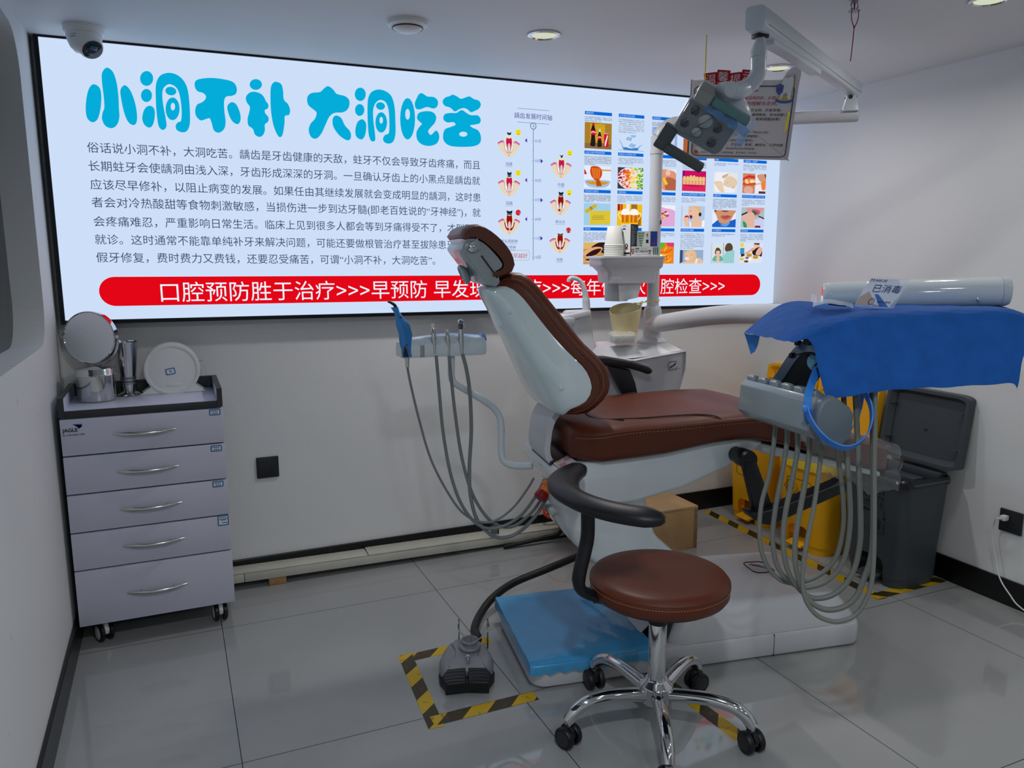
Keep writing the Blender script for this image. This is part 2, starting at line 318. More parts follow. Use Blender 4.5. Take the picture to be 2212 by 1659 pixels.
HEAD = [
 (z1, [sm([(640,575),(680,600),(692,660),(685,750),(665,815),(630,835),(595,805),(585,740),(592,660),(610,600)]),
       sm([(728,462),(770,490),(795,560),(808,650),(812,740),(815,800),(800,850),(765,875),(720,860),(697,815),(700,770),(712,735),(708,660),(697,570),(696,500)]),
       sm([(850,582),(885,610),(912,670),(930,740),(936,810),(925,848),(900,852),(870,825),(845,760),(828,680),(822,615)])]),
 (z1, [el(1001,536,45,51), el(1000,652,38,45), sm([(1030,723),(1055,750),(1055,810),(1040,858),(1015,871),(985,850),(971,810),(980,760),(1000,730)]),
       sm([(1120,885),(1137,860),(1130,800),(1115,720),(1108,650),(1115,605),(1140,580),(1165,576),(1200,595),(1222,635),(1235,700),(1240,770),(1235,825),(1215,835),(1200,855),(1205,885),(1240,903),(1275,895),(1295,850),(1297,780),(1292,690),(1278,600),(1245,540),(1195,505),(1140,498),(1090,520),(1065,575),(1063,660),(1068,760),(1080,850),(1098,882)]),
       el(1166,622,38,29,rot=.2), el(1178,743,48,78), el(1180,728,15,26)]),
 (z1, [sm([(1345,545),(1430,532),(1520,540),(1590,560),(1616,600),(1610,640),(1580,655),(1545,660),(1530,690),(1532,760),(1540,830),(1530,880),(1495,906),(1460,890),(1445,840),(1430,808),(1400,815),(1370,822),(1340,795),(1332,755),(1345,715),(1375,700),(1400,680),(1405,655),(1385,635),(1345,620),(1328,580)]),
       sm([(1578,698),(1610,710),(1635,760),(1643,810),(1632,842),(1610,846),(1580,820),(1558,770),(1552,725)])]),
 (z1, [el(1746,577,42,37), sm([(1735,626),(1780,640),(1803,665),(1815,690),(1832,715),(1828,740),(1808,752),(1812,775),(1832,800),(1830,830),(1808,850),(1808,890),(1795,922),(1770,935),(1740,918),(1725,880),(1695,855),(1690,810),(1700,770),(1705,730),(1685,700),(1678,665),(1700,635)]),
       sm([(1885,558),(1920,575),(1932,620),(1938,680),(1965,710),(1980,750),(1972,785),(1945,792),(1942,840),(1930,915),(1912,937),(1890,915),(1865,850),(1850,760),(1846,670),(1848,600),(1862,568)])]),
 (z2, [sm([(185,272),(220,295),(245,325),(300,340),(330,370),(325,420),(290,450),(230,455),(195,480),(170,530),(140,595),(105,630),(70,620),(53,575),(65,530),(95,495),(107,455),(90,435),(50,400),(43,350),(70,320),(130,312),(155,290)]),
       sm([(240,472),(275,490),(300,540),(335,580),(342,620),(325,642),(290,630),(250,595),(220,545),(217,495)])]),
 (z2, [el(405,328,38,46), el(401,435,32,41), sm([(425,500),(445,530),(442,590),(425,630),(400,634),(375,610),(372,565),(385,520),(405,502)]),
       sm([(490,650),(507,640),(505,590),(495,510),(493,440),(505,395),(530,370),(555,368),(580,385),(597,430),(603,510),(600,590),(575,605),(560,630),(570,655),(600,665),(630,650),(645,600),(645,520),(640,420),(620,345),(580,308),(530,295),(485,310),(460,350),(454,420),(456,520),(462,600),(475,640)]),
       el(543,408,31,26,rot=.2), el(548,520,40,70), el(548,505,12,23)]),
 (z2, [el(728,495,51,142), el(728,464,16,37), sm([(825,320),(850,335),(865,343),(910,348),(935,375),(930,410),(905,425),(860,415),(815,430),(785,425),(777,390),(790,355),(805,328)]),
       sm([(855,443),(900,450),(923,480),(915,520),(890,550),(868,580),(885,605),(905,590),(922,575),(940,595),(943,630),(925,665),(880,680),(830,672),(795,640),(788,590),(805,555),(825,530),(810,515),(792,490),(805,455)])]),
 (z2, [sm([(1035,330),(1065,342),(1090,358),(1115,352),(1150,342),(1180,360),(1215,372),(1228,400),(1215,425),(1190,440),(1160,450),(1135,430),(1110,422),(1080,430),(1050,445),(1020,420),(980,405),(967,375),(985,350),(1015,340)]),
       sm([(1105,437),(1130,455),(1160,470),(1205,472),(1226,495),(1220,525),(1185,535),(1155,540),(1170,555),(1210,575),(1228,615),(1222,660),(1180,682),(1100,687),(1020,680),(978,650),(970,605),(985,565),(1025,550),(1055,535),(1040,518),(1000,520),(973,500),(980,465),(1020,455),(1060,455),(1085,440)]), el(1108,600,28,17)])]
for zf, outs in HEAD: obj('headline_character', bubble(zf, outs), TURQ, box, 0)
UP = V((0, 0, 1))
PARA = [('俗话说小洞不补，大洞吃苦。龋齿是牙齿健康的天敌，蛀牙不仅会导致牙齿疼痛，而且', (188,318), (1037,357)),
 ('长期蛀牙会使龋洞由浅入深，牙齿形成深深的牙洞。一旦确认牙齿上的小黑点是龋齿就', (191,358), (1037,391)),
 ('应该尽早修补，以阻止病变的发展。如果任由其继续发展就会变成明显的龋洞，这时患', (195,398), (1038,427)),
 ('者会对冷热酸甜等食物刺激敏感，当损伤进一步到达牙髓(即老百姓说的“牙神经”)，就', (198,438), (1038,461)),
 ('会疼痛难忍，严重影响日常生活。临床上见到很多人都会等到牙痛得受不了，才到医院', (202,478), (1039,494)),
 ('就诊。这时通常不能靠单纯补牙来解决问题，可能还要做根管治疗甚至拔除患牙，用', (205,517), (1018,530)),
 ('假牙修复，费时费力又费钱，还要忍受痛苦，可谓“小洞不补，大洞吃苦”。', (208,556), (940,563))]
for body, a, b in PARA:
    mb = MB(); write(mb, body, S(*a, 1), S(*b, 1), UP, res=3); obj('paragraph_lettering', mb, NAVY, box, 0)
# red banner
a, b = S(214, 630), S(1642, 615); h0 = (S(700, 601)-S(700, 658)).length/2; mb = MB()
pts = []; r = .052
ex = (b-a).normalized(); ez = V((-ex.z, 0, ex.x))
for c, s0 in ((b-ex*r, -90), (a+ex*r, 90)):
    pts += [c+ex*(r*math.cos(math.radians(s0+180*k/16)))+ez*(h0*math.sin(math.radians(s0+180*k/16))) for k in range(17)]
mb.poly([V((p.x, YS-.0006, p.z)) for p in pts]); ban = obj('red_banner', mb, REDE, box, 0)
mb = MB(); write(mb, '口腔预防胜于治疗>>>早预防 早发现 早治疗>>>每年做一次口腔检查>>>', S(347, 631, 2), S(1565, 617, 2), UP, h=.074); obj('banner_lettering', mb, WH, ban, 0)
# timeline
PUR = emit((64, 40, 150)); INK = emit((70, 96, 150)); VIO = emit((86, 48, 176)); TEALB = emit((96, 136, 184))
def R2(x0, z0, x1, z1, k): return [(x0, YS-.0006*k, z0), (x1, YS-.0006*k, z0), (x1, YS-.0006*k, z1), (x0, YS-.0006*k, z1)]
tl = obj('timeline_axis', MB().poly(R2(1.4635, 1.287, 1.4665, 1.838, 1)), TEALB, box, 0)
mb = MB(); write(mb, '龋齿发展时间轴', (1.377, YS-.0006, 1.891), (1.554, YS-.0006, 1.891), UP); obj('timeline_heading', mb, PUR, box, 0)
mb = MB(); mb.poly(R2(1.391, 1.919, 1.54, 1.9205, 1)); mb.poly(R2(1.391, 1.863, 1.54, 1.8645, 1)); obj('heading_rules', mb, INK, box, 0)
mb = MB()
vs, fs = curve_mesh([el(1.465, 1.852, .0145, .0145), el(1.465, 1.852, .0115, .0115)]); mb.add([(x, YS-.0006, z) for x, z in vs], fs)
mb.poly(R2(1.4638, 1.850, 1.4662, 1.860, 1)); mb.poly(R2(1.4638, 1.848, 1.471, 1.8504, 1)); obj('clock_icon', mb, INK, box, 0)
zs = [1.791, 1.709, 1.627, 1.545, 1.463, 1.382, 1.300]
mb = MB()
for i, z in enumerate(zs):
    mb.poly(R2(1.4595, z-.0008, 1.4665, z+.0008, 1))
    if i < 6: mb.poly(R2(1.4615, z-.042, 1.4665, z-.0405, 1))
obj('ticks', mb, INK, tl, 0)
for i, z in enumerate(zs):
    mb = MB(); write(mb, '%02d月' % (2*i+1), (1.473, YS-.0006, z), (1.501, YS-.0006, z), UP, res=2); obj('month_lettering', mb, INK, box, 0)
for i in range(6):
    z = zs[i]; mb = MB(); x, d = (1.425, .011) if i % 2 == 0 else (1.512, -.011)
    mb.poly([(x, YS-.0006, z), (x+d, YS-.0006, z+.0095), (x+d, YS-.0006, z-.0095)]); obj('arrow', mb, VIO, box, 0)
ENAM, DENT, GUM, BONE, BONE2, PULP, DEADP, CAV, CAV2, GUMD = [emit(c) for c in ((206,222,246),(226,228,196),(226,140,186),(232,214,186),(214,190,160),(196,22,84),(150,14,20),(20,26,34),(74,92,118),(172,30,76))]
def tooth(cx, cz, s, st):
    m = [ENAM, DENT, GUM, BONE, BONE2, PULP, CAV, CAV2, WH, GUMD, DEADP]; mb = MB()
    def P(pts, k, mi): mb.poly([(cx+x*s, YS-.0006*k, cz+y*s) for x, y in pts], mi)
    P(sm([(-.86,.12),(-.62,-.42),(-.25,-.78),(0,-.84),(.25,-.78),(.62,-.42),(.86,.12),(.45,.28),(.36,-.2),(0,-.3),(-.36,-.2),(-.45,.28)]), 1, 3)
    for sg in (-1, 1):
        P([(sg*x, y) for x, y in [(.36,.27),(.6,.26),(.88,.1),(.84,-.02),(.6,.11),(.36,.14)]], 2, 2); P([(sg*x, y) for x, y in [(.36,.29),(.6,.28),(.88,.12),(.87,.07),(.6,.22),(.36,.24)]], 3, 9)
        P(sm([(sg*.36,.25),(sg*.35,-.2),(sg*.2,-.5),(sg*.08,-.52),(0,-.2),(sg*.04,.2)]), 3, 9); P(sm([(sg*.34,.25),(sg*.325,-.2),(sg*.19,-.47),(sg*.09,-.48),(0,-.2),(sg*.02,.2)]), 4, 8)
    P([(-.06,-.82),(.06,-.82),(.09,-.3),(-.09,-.3)], 3, 4)
    if st < 6: P(sm([(-.44,.5),(-.42,.8),(-.2,.88),(0,.8),(.2,.88),(.42,.8),(.44,.5),(.36,.2),(-.36,.2)]), 5, 0)
    P(sm([(-.36,.25),(-.34,.5),(-.2,.64),(0,.62),(.2,.64),(.34,.5),(.36,.25),(.3,-.1),(-.3,-.1)]), 6, 1)
    pm = 5 if st < 4 else 10; top = .5 if st < 4 else .56
    P([(-.2,top),(0,top-.06),(.2,top),(.24,.2),(.18,-.1),(.14,-.44),(.1,-.44),(.09,0),(0,.14),(-.09,0),(-.1,-.44),(-.14,-.44),(-.18,-.1),(-.24,.2)], 7, pm)
    P(sm([(-.03,-.42),(-.045,0),(0,.06),(.045,0),(.03,-.42)]), 8, 4)
    if st >= 4:
        for sg in ((-1,) if st == 4 else (-1, 1)):
            P(el(sg*.13, -.46, .09, .09, 12), 9, 10)
            if st > 4: P(sm([(sg*.1,-.54),(sg*.3,-.38),(sg*.42,0),(sg*.36,.05),(sg*.24,-.3),(sg*.08,-.44)]), 8, 10)
    d = {1: .74, 2: .62, 3: .52, 4: .56, 5: .56, 6: .52}[st]; wd = {1: .16, 2: .16, 3: .17, 4: .2, 5: .23, 6: .24}[st]
    if st == 2: P([(-wd,.86),(-.02,.78),(wd,.86),(.02,.6),(-.02,.6)], 9, 6)
    else:
        P([(-wd,.9 if st < 6 else .66),(0,.82 if st < 6 else .6),(wd,.9 if st < 6 else .66),(wd*.8,d),(-wd*.8,d)], 9, 7 if st > 2 else 6)
        P([(-wd,.9 if st < 6 else .66),(0,.82 if st < 6 else .6),(wd,.9 if st < 6 else .66),(wd*.95,.74 if st < 6 else .6),(0,.68 if st < 6 else .55),(-wd*.95,.74 if st < 6 else .6)], 10, 6)
    return obj('tooth_diagram', mb, m, box, 0)
YEL = emit((240, 224, 30)); FRED = emit((222, 40, 52)); DK = emit((70, 50, 10)); PB = emit((150, 180, 220))
def face(cx, cz, k):
    r = .0125; mb = MB(); mb.poly([(x, YS-.0006, z) for x, z in el(cx, cz, r, r, 24)], 0 if k < 4 else 1)
    for sg in (-1, 1):
        mb.poly([(x, YS-.0012, z) for x, z in el(cx+sg*.0045, cz+.003, .0012, .0016 if k < 3 else .0007, 8)], 2)
        if k >= 4: mb.poly([(x, YS-.0012, z) for x, z in el(cx+sg*.0085, cz-.005, .003, .005, 10)], 3 if (k == 5 or sg > 0) else 1)
    w_ = [(-.006,-.003),(-.003,-.0055),(0,-.0063),(.003,-.0055),(.006,-.003),(.003,-.0075),(0,-.0085),(-.003,-.0075)]
    if k == 1: w_ = [(-.006,-.005),(.006,-.005),(.006,-.0065),(-.006,-.0065)]
    if k == 2: w_ = [(-.004,-.007),(0,-.005),(.004,-.007),(.003,-.008),(0,-.0065),(-.003,-.008)]
    if k >= 3: w_ = [(-.004,-.0085),(-.004,-.005),(.004,-.005),(.004,-.0085)]
    mb.poly([(cx+a, YS-.0012, cz+b) for a, b in w_], 2); obj('face_icon', mb, [YEL, FRED, DK, PB], box, 0)
for i, (tx, tz, fx, fz, nm) in enumerate([(1.3505,1.768,1.395,1.822,'浅龋'),(1.599,1.69,1.641,1.749,'中龋'),(1.351,1.606,1.394,1.656,'深龋'),(1.597,1.531,1.640,1.581,'根尖炎'),(1.351,1.446,1.394,1.490,'根尖周脓肿'),(1.595,1.366,1.638,1.418,'残根')]):
    tooth(tx, tz, .058, i+1); face(fx, fz, i); n = len(nm)*.0079
    mb = MB(); z = tz-.077; write(mb, nm, (tx-n, YS-.0006, z), (tx+n, YS-.0006, z), UP, res=2); mb.poly(R2(tx-n, z-.012, tx+n, z-.011, 1))
    if i == 4: write(mb, '与肉芽肿', (tx-.031, YS-.0006, z-.026), (tx+.031, YS-.0006, z-.026), UP, res=2); mb.poly(R2(tx-.031, z-.038, tx+.031, z-.037, 1))
    obj('stage_lettering', mb, INK, box, 0)
mb = MB(); vs, fs = curve_mesh([rr(1.255, 1.287, 1.448, 1.331, .012), rr(1.256, 1.288, 1.447, 1.330, .011)]); mb.add([(x, YS-.0006, z) for x, z in vs], fs)
cb = obj('advice_box', mb, emit((150, 96, 100)), box, 0)
mb = MB(); write(mb, '补牙越早越好', (1.30, YS-.0012, 1.307), (1.438, YS-.0012, 1.307), UP); obj('advice_lettering', mb, emit((196, 60, 20)), cb, 0)
# ---------------- picture cards
CX = [(1.714,1.857),(1.886,2.026),(2.063,2.208),(2.237,2.379),(2.419,2.566),(2.592,2.741)]
HZ = [(1.931,1.917),(1.764,1.75),(1.597,1.583),(1.432,1.418)]
PZ = [(1.885,1.774),(1.70,1.606),(1.538,1.441),(1.366,1.268)]
BLUE = emit((6, 104, 214)); TXT = emit((44, 56, 88)); HW = emit((170, 214, 250))
HT = [['碳酸饮料','过冷或过热的食品','经常饮酒','吸烟','夜奶','刷牙不当'],['太黏又甜的零嘴类甜食','食物切小块给孩子吃','抽烟','牙龈出血','偏食','小朋友咬、吃指甲'],
      ['经常剔牙当刷牙','酒精饮品','吃糖太多','成人大口啃苹果或萝卜等食物','咬唇习惯','把牙齿当工具使用，如用牙齿开瓶盖'],['嚼槟榔','辛辣','麻辣','咬紧牙关口香糖','大力横刷牙','暴饮暴食']]
BODY = ''.join(p[0] for p in PARA).replace('“', '').replace('”', '')
TL = [[3,7,4,4,2,3],[6,4,5,5,2,4],[6,4,4,3,7,4],[6,5,3,9,2,5]]
SK, SK2, HAIRB, HAIRY = (232,190,160), (208,150,120), (92,66,54), (222,190,120)
def art(r, c):
    L = []
    def q(col, pts, s=False): L.append((col, sm(pts) if s else pts))
    def rc(col, x0, y0, x1, y1): q(col, [(x0, y0), (x1, y0), (x1, y1), (x0, y1)])
    def e(col, x, y, a, b, rot=0): q(col, el(x, y, a, b, 18, rot))
    if (r, c) == (0, 0):
        rc((170,128,44),0,0,1,1); rc((206,166,40),.2,.25,.75,.95); rc((140,104,56),0,0,1,.2)
        for i in range(5): rc((150,112,36),0,.3+i*.14,1,.31+i*.14)
        q((36,26,34),[(.22,.1),(.38,.1),(.4,.25),(.38,.5),(.4,.68),(.37,.8),(.34,.9),(.28,.9),(.25,.8),(.22,.68),(.24,.5),(.22,.25)],True); rc((216,24,40),.22,.53,.41,.7); rc((200,20,30),.27,.88,.36,.97); q((244,220,224),[(.23,.62),(.3,.67),(.4,.63),(.4,.6),(.3,.63),(.23,.58)])
        q((40,26,34),[(.48,.09),(.62,.09),(.63,.25),(.61,.4),(.62,.5),(.58,.62),(.57,.72),(.53,.72),(.52,.62),(.48,.5),(.49,.4),(.47,.25)],True); rc((212,24,40),.475,.36,.63,.5); rc((230,224,200),.525,.66,.58,.76); q((244,220,224),[(.48,.44),(.55,.48),(.62,.45),(.62,.42),(.55,.45),(.48,.41)])
        rc((196,24,40),.71,.09,.88,.62); rc((214,150,160),.71,.58,.88,.62); q((240,224,226),[(.74,.12),(.78,.12),(.86,.5),(.83,.56),(.79,.4),(.75,.28)])
    elif (r, c) == (0, 1):
        q((120,170,220),[(.02,.66),(.1,.5),(.2,.22),(.3,.12),(.5,.08),(.7,.12),(.82,.3),(.95,.42),(.8,.18),(.74,.04),(.24,.04),(.12,.35)],True); q((60,120,196),[(.22,.06),(.26,.2),(.5,.14),(.74,.2),(.76,.06)],True)
        for x, y, a, t in ((.42,.72,.11,.6),(.58,.92,.1,.1),(.55,.32,.12,.3)):
            q((70,140,210),[(x+a*1.2*math.cos(t+i*PI/2), y+a*1.2*math.sin(t+i*PI/2)) for i in range(4)]); q((190,220,246),[(x+a*.85*math.cos(t+i*PI/2), y+a*.85*math.sin(t+i*PI/2)) for i in range(4)]); q((120,176,228),[(x+a*.5*math.cos(t+i*PI/2), y+a*.5*math.sin(t+i*PI/2)) for i in range(4)])
        rc((130,168,214),0,.0,1,.03)
    elif (r, c) == (0, 2):
        rc((150,176,222),0,0,1,1); rc((196,212,240),.0,.1,.9,.7); rc((120,150,206),.1,0,.3,1); rc((206,220,244),.5,.2,.7,.8)
    elif (r, c) == (0, 3):
        rc((240,240,246),0,0,1,1); q((216,150,96),[(0,.9),(.4,.8),(.6,.4),(.55,.1),(.3,0),(0,0)],True); q((176,96,50),[(0,.6),(.35,.5),(.3,.1),(0,.1)],True)
    elif (r, c) == (1, 0):
        rc((228,236,250),0,0,1,1); q((166,190,226),[(.02,.3),(.2,.36),(.8,.36),(.98,.3),(.85,.06),(.5,.0),(.15,.06)],True); q((214,150,40),[(.06,.26),(.3,.3),(.7,.3),(.92,.26),(.7,.14),(.3,.14)],True); q((206,70,16),[(.28,.98),(.5,.98),(.64,.85),(.66,.6),(.56,.38),(.42,.34),(.28,.5),(.22,.7),(.23,.88)],True)
        rc((216,170,96),.64,.78,1,.86)
        for i in range(5): q((240,150,60),[(.28+.07*i,.9),(.31+.07*i,.9),(.36+.05*i,.42),(.34+.05*i,.42)])
        q((176,80,16),[(.44,.36),(.58,.36),(.66,.08),(.46,.06)]); q((210,40,40),[(0,.6),(.1,.6),(.06,.75),(0,.85)])
    elif (r, c) == (1, 1):
        rc((60,62,66),0,0,1,1); e((232,228,228),.62,.5,.64,.56); rnd = random.Random(3)
        for k in range(150):
            x, y = rnd.random(), rnd.random()
            if (x-.62)**2/.36+(y-.5)**2/.27 > 1: continue
            pal = [(150,20,50),(214,40,44),(228,70,40),(244,130,30),(248,190,40),(252,220,60),(150,200,40),(90,170,30)]
            i = max(0, min(7, int(x*8+rnd.random()*2-.8))); t = rnd.random()*3; a = .035+.025*rnd.random()
            q(pal[i],[(x+a*math.cos(t+j*PI/2)*1.3, y+a*math.sin(t+j*PI/2)*.9) for j in range(4)])
        for k in range(6): q((244,226,232),[(.13+.02*k,.2+.1*k),(.24,.15+.1*k),(.25,.18+.1*k),(.15+.02*k,.23+.1*k)])
    elif (r, c) == (1, 2):
        rc((240,236,240),0,0,1,1); q((222,150,120),[(.3,1),(.7,.98),(1,.8),(1,0),(.5,0),(.45,.4),(.3,.6)],True); q((180,100,70),[(.6,.6),(1,.5),(1,0),(.6,0)],True); q((242,200,40),[(.45,.55),(.55,.6),(.68,.3),(.58,.24)]); q((240,190,170),[(.6,.95),(.74,.95),(.76,.75),(.6,.72)],True)
    elif (r, c) == (1, 3):
        rc((204,16,96),0,0,1,1); rc((120,20,130),0,.5,.1,.95); q((190,20,110),[(.0,.3),(1,.3),(1,.6),(.0,.6)]); q((222,40,90),[(0,.3),(.2,.24),(.5,.2),(.8,.24),(1,.3),(1,0),(0,0)])
        for i in range(7):
            wd = .155 if i in (2, 3) else .12; x = .09+i*.135; q((236,192,130),[(x-wd/2,.52),(x-wd/2.4,.7),(x,.78 if i in (2,3) else .72),(x+wd/2.4,.7),(x+wd/2,.52)],True); q((232,186,120),[(x-.058,.32),(x-.06,.5),(x+.06,.5),(x+.058,.32)])
        for i in range(7): rc((190,120,70),.02+.135*i,.33,.026+.135*i,.5)
    elif (r, c) == (1, 4):
        rc((226,228,230),0,0,1,1); q((238,238,246),[(.1,1),(.6,1),(.55,.8),(.4,.65),(.5,.3),(.9,.2),(.8,0),(.1,0)],True); q((226,202,172),[(.42,.5),(.55,.76),(.75,.8),(.95,.65),(.99,.45),(.85,.25),(.6,.28),(.4,.36)],True); q((232,206,176),[(0,.5),(.3,.55),(.4,.3),(.45,.02),(.3,.02),(.1,.3)],True); q((216,176,140),[(.34,.8),(.6,.95),(.55,.8),(.4,.7)],True); q((150,110,80),[(.52,.52),(.6,.46),(.6,.48)]); e((220,180,150),.83,.26,.05,.06)
    elif (r, c) == (1, 5):
        rc((214,130,90),0,0,.53,1); rc((236,236,246),.56,0,1,1); q((206,50,40),[(0,.75),(.25,.92),(.53,.88),(.53,.75),(.25,.78),(0,.62)]); q((250,216,130),[(.1,.7),(.2,.68),(.26,.5),(.14,.5)],True); q((250,220,140),[(.32,.68),(.5,.68),(.5,.54),(.32,.54)],True); q((196,80,60),[(0,.55),(.2,.48),(.53,.55),(.53,.42),(0,.4)],True); e((226,170,150),.26,.16,.2,.2)
        q((238,130,60),[(.8,.6),(1,.7),(1,.25),(.85,.2)],True); q(SK2,[(.62,.95),(.95,.98),(1,.7),(.8,.6),(.66,.75)],True); q((150,70,40),[(.9,1),(1,1),(1,.75),(.95,.85)]); q(SK,[(.55,.5),(.8,.58),(.8,.48),(.56,.42)]); rc((90,50,40),.7,0,1,.12)
    elif (r, c) == (2, 0):
        rc((160,206,234),0,0,1,1); q((222,200,60),[(.22,.03),(.22,.62),(.3,.66),(1,.68),(1,.06)])
        for i in range(13): q((176,150,20),[(.28+.055*i,.04),(.286+.055*i,.04),(.29+.055*i,.66),(.284+.055*i,.66)])
        q((206,180,40),[(.02,.66),(.42,.98),(.5,.86),(.1,.52)],False); q((190,130,30),[(.2,.82),(.27,.87),(.34,.74),(.27,.68)]); rc((120,100,20),.3,.36,.75,.38); rc((140,110,30),.3,.27,.78,.29); rc((140,120,30),.34,.43,.76,.445)
    elif (r, c) == (2, 1):
        rc((240,190,30),0,0,1,1); rc((150,40,20),.02,.7,.12,1); rc((214,60,30),.14,.72,.22,1); rc((160,110,30),.56,.72,.8,1); rc((236,236,226),.36,.7,.5,1); rc((176,110,20),.84,0,.96,.5)
        for x in (.19, .53):
            rc((222,120,16),x,.15,x+.29,.55); rc((180,80,10),x+.02,.17,x+.05,.5); rc((240,170,60),x+.1,.17,x+.14,.5); rc((176,90,10),x+.19,.17,x+.22,.5); q((250,246,244),[(x-.01,.52),(x,.7),(x+.08,.78),(x+.2,.78),(x+.29,.7),(x+.3,.52)],True)
        q((244,236,190),[(.02,.5),(.08,.62),(.18,.62),(.18,.58),(.1,.57),(.06,.48),(.18,.3),(.16,.26)]); q((244,236,190),[(.98,.5),(.92,.62),(.83,.62),(.83,.58),(.9,.57),(.94,.48),(.83,.3),(.85,.26)])
    elif (r, c) == (2, 2):
        rc((232,190,226),0,0,1,1); rc((238,240,250),0,.75,1,1); q((224,170,214),[(.2,.9),(.6,.86),(1,.7),(1,0),(.3,0)],True)
        for x, y, col in ((.5,.6,(220,40,40)),(.6,.52,(60,160,60)),(.55,.45,(244,200,40)),(.66,.62,(230,230,220)),(.7,.5,(200,40,120)),(.48,.38,(240,140,40)),(.62,.68,(214,60,30))): e(col,x,y,.07,.045,.6)
    elif (r, c) == (2, 3):
        rc((180,200,226),0,0,1,1); rc((206,220,240),.05,0,.3,1); q(SK,[(.42,0),(.4,.2),(.55,.35),(.5,.5),(.34,.55),(.3,.75),(.36,.95),(.6,1),(.78,.85),(.8,.6),(.72,.35),(.95,.3),(1,0)],True); q((222,184,140),[(.36,.95),(.5,1),(.75,1),(.83,.8),(.84,.55),(.76,.5),(.74,.7),(.6,.9)],True); e((60,40,36),.8,.6,.06,.1)
        e((196,20,30),.24,.44,.1,.1); q(SK,[(.1,.4),(.3,.46),(.3,.36),(.28,.2),(.3,0),(.2,0),(.14,.2)],True); q((150,20,30),[(.36,.55),(.48,.52),(.44,.38),(.38,.42)],True); q((240,244,252),[(.38,0),(.36,.3),(.42,.2),(.44,0)]); q((240,244,252),[(.88,0),(.9,.3),(1,.34),(1,0)]); q((60,70,100),[(.34,.76),(.42,.77),(.42,.74)])
    elif (r, c) == (2, 4):
        rc((230,236,246),0,0,1,1); q((30,96,200),[(0,0),(0,.15),(.25,.45),(.5,.2),(.8,.4),(1,.5),(1,0)]); q((206,148,110),[(.1,1),(.94,1),(.9,.75),(.72,.3),(.5,.2),(.3,.28),(.16,.7)],True); q((120,60,40),[(.36,.97),(.7,.97),(.6,.9),(.45,.9)]); q((190,90,90),[(.34,.62),(.46,.7),(.54,.68),(.62,.72),(.8,.63),(.62,.46),(.46,.46)],True); q((110,30,30),[(.38,.62),(.78,.63),(.58,.59)]); q((40,30,30),[(.06,1),(.14,1),(.16,.85)]); q((90,160,230),[(.34,.12),(.5,.2),(.75,.28),(.6,.05)],True)
    elif (r, c) == (2, 5):
        rc((176,190,190),0,0,1,1); q((200,206,236),[(0,.7),(.3,.65),(.6,.4),(1,.55),(1,0),(.6,0)]); q((220,150,150),[(.25,1),(.95,1),(.8,.7),(.6,.55),(.35,.7)],True); q((200,90,130),[(.45,.9),(.75,.88),(.8,.7),(.55,.62)],True); q((40,110,50),[(.46,.82),(.56,.84),(.7,.72),(.55,.66)],True); q((226,180,160),[(.0,.5),(.25,.7),(.5,.75),(.58,.5),(.55,0),(.3,0),(.2,.3)],True); q((40,60,50),[(.0,.66),(.26,.8),(.27,.72),(.02,.58)]); q((40,60,50),[(.72,.62),(1,.5),(1,.42),(.74,.55)]); q((50,150,90),[(.08,.3),(.22,.22),(.26,.0),(.14,0)],True); q((120,40,60),[(.6,.0),(.86,.0),(.84,.1),(.62,.1)])
    elif (r, c) == (3, 0):
        rc((196,150,86),0,0,1,1); rc((220,180,110),0,.7,1,1); rc((190,140,60),.5,0,1,.16); q((50,24,26),[(.3,.75),(.55,.97),(.8,1),(.9,.8),(.85,.45),(.6,.6)],True); q((110,220,40),[(.82,1),(1,1),(1,.85),(.88,.9)])
        q((226,170,120),[(.03,.58),(.4,.78),(.72,.75),(.6,.5),(.25,.3),(.05,.38)],True); q((50,22,24),[(.1,.42),(.4,.66),(.68,.7),(.5,.45),(.2,.36)],True); q((226,170,120),[(.0,.2),(.3,.34),(.65,.34),(.72,.25),(.5,.1),(.2,.08)],True); q((46,20,24),[(.06,.2),(.3,.28),(.64,.28),(.4,.15)],True)
    elif (r, c) in ((3, 1), (3, 2)):
        rc((236,130,30),0,0,1,1); q((90,180,40),[(0,1),(.6,1),(.55,.75),(.3,.6),(0,.65)],True); q((222,60,110),[(.7,1),(1,1),(1,.8),(.75,.85)],True); rnd = random.Random(5+c)
        for k in range(26):
            x, y, t = rnd.random()*.9, rnd.random()*.65, rnd.random()*1.2; q(((246,190,60),(230,90,20),(250,150,40))[k % 3],[(x,y),(x+.2*math.cos(t),y+.2*math.sin(t)),(x+.2*math.cos(t)+.02,y+.2*math.sin(t)-.05),(x+.03,y-.05)])
        e((246,236,220),.45,.4,.1,.06)
    elif (r, c) == (3, 3):
        rc((150,172,206),0,0,1,1); rc((60,76,110),0,0,.12,1); q(HAIRY,[(.2,.75),(.35,.97),(.55,.98),(.68,.8),(.72,.4),(.8,.05),(.55,.02),(.3,.05)],True); q(SK,[(.24,.75),(.4,.9),(.56,.82),(.6,.5),(.5,.25),(.35,.2),(.25,.4)],True); q(SK,[(.6,.2),(.85,.4),(.98,.2),(1,0),(.5,0)],True); e((236,232,244),.3,.36,.1,.09); q((240,240,246),[(.7,.36),(.78,.36),(.72,0),(.66,0)]); q(SK,[(.05,.06),(.4,.2),(.5,.02),(.02,.0)]); q((60,70,90),[(.26,.62),(.34,.62),(.3,.59)]); q((60,70,90),[(.44,.64),(.54,.66),(.5,.61)])
    elif (r, c) == (3, 4):
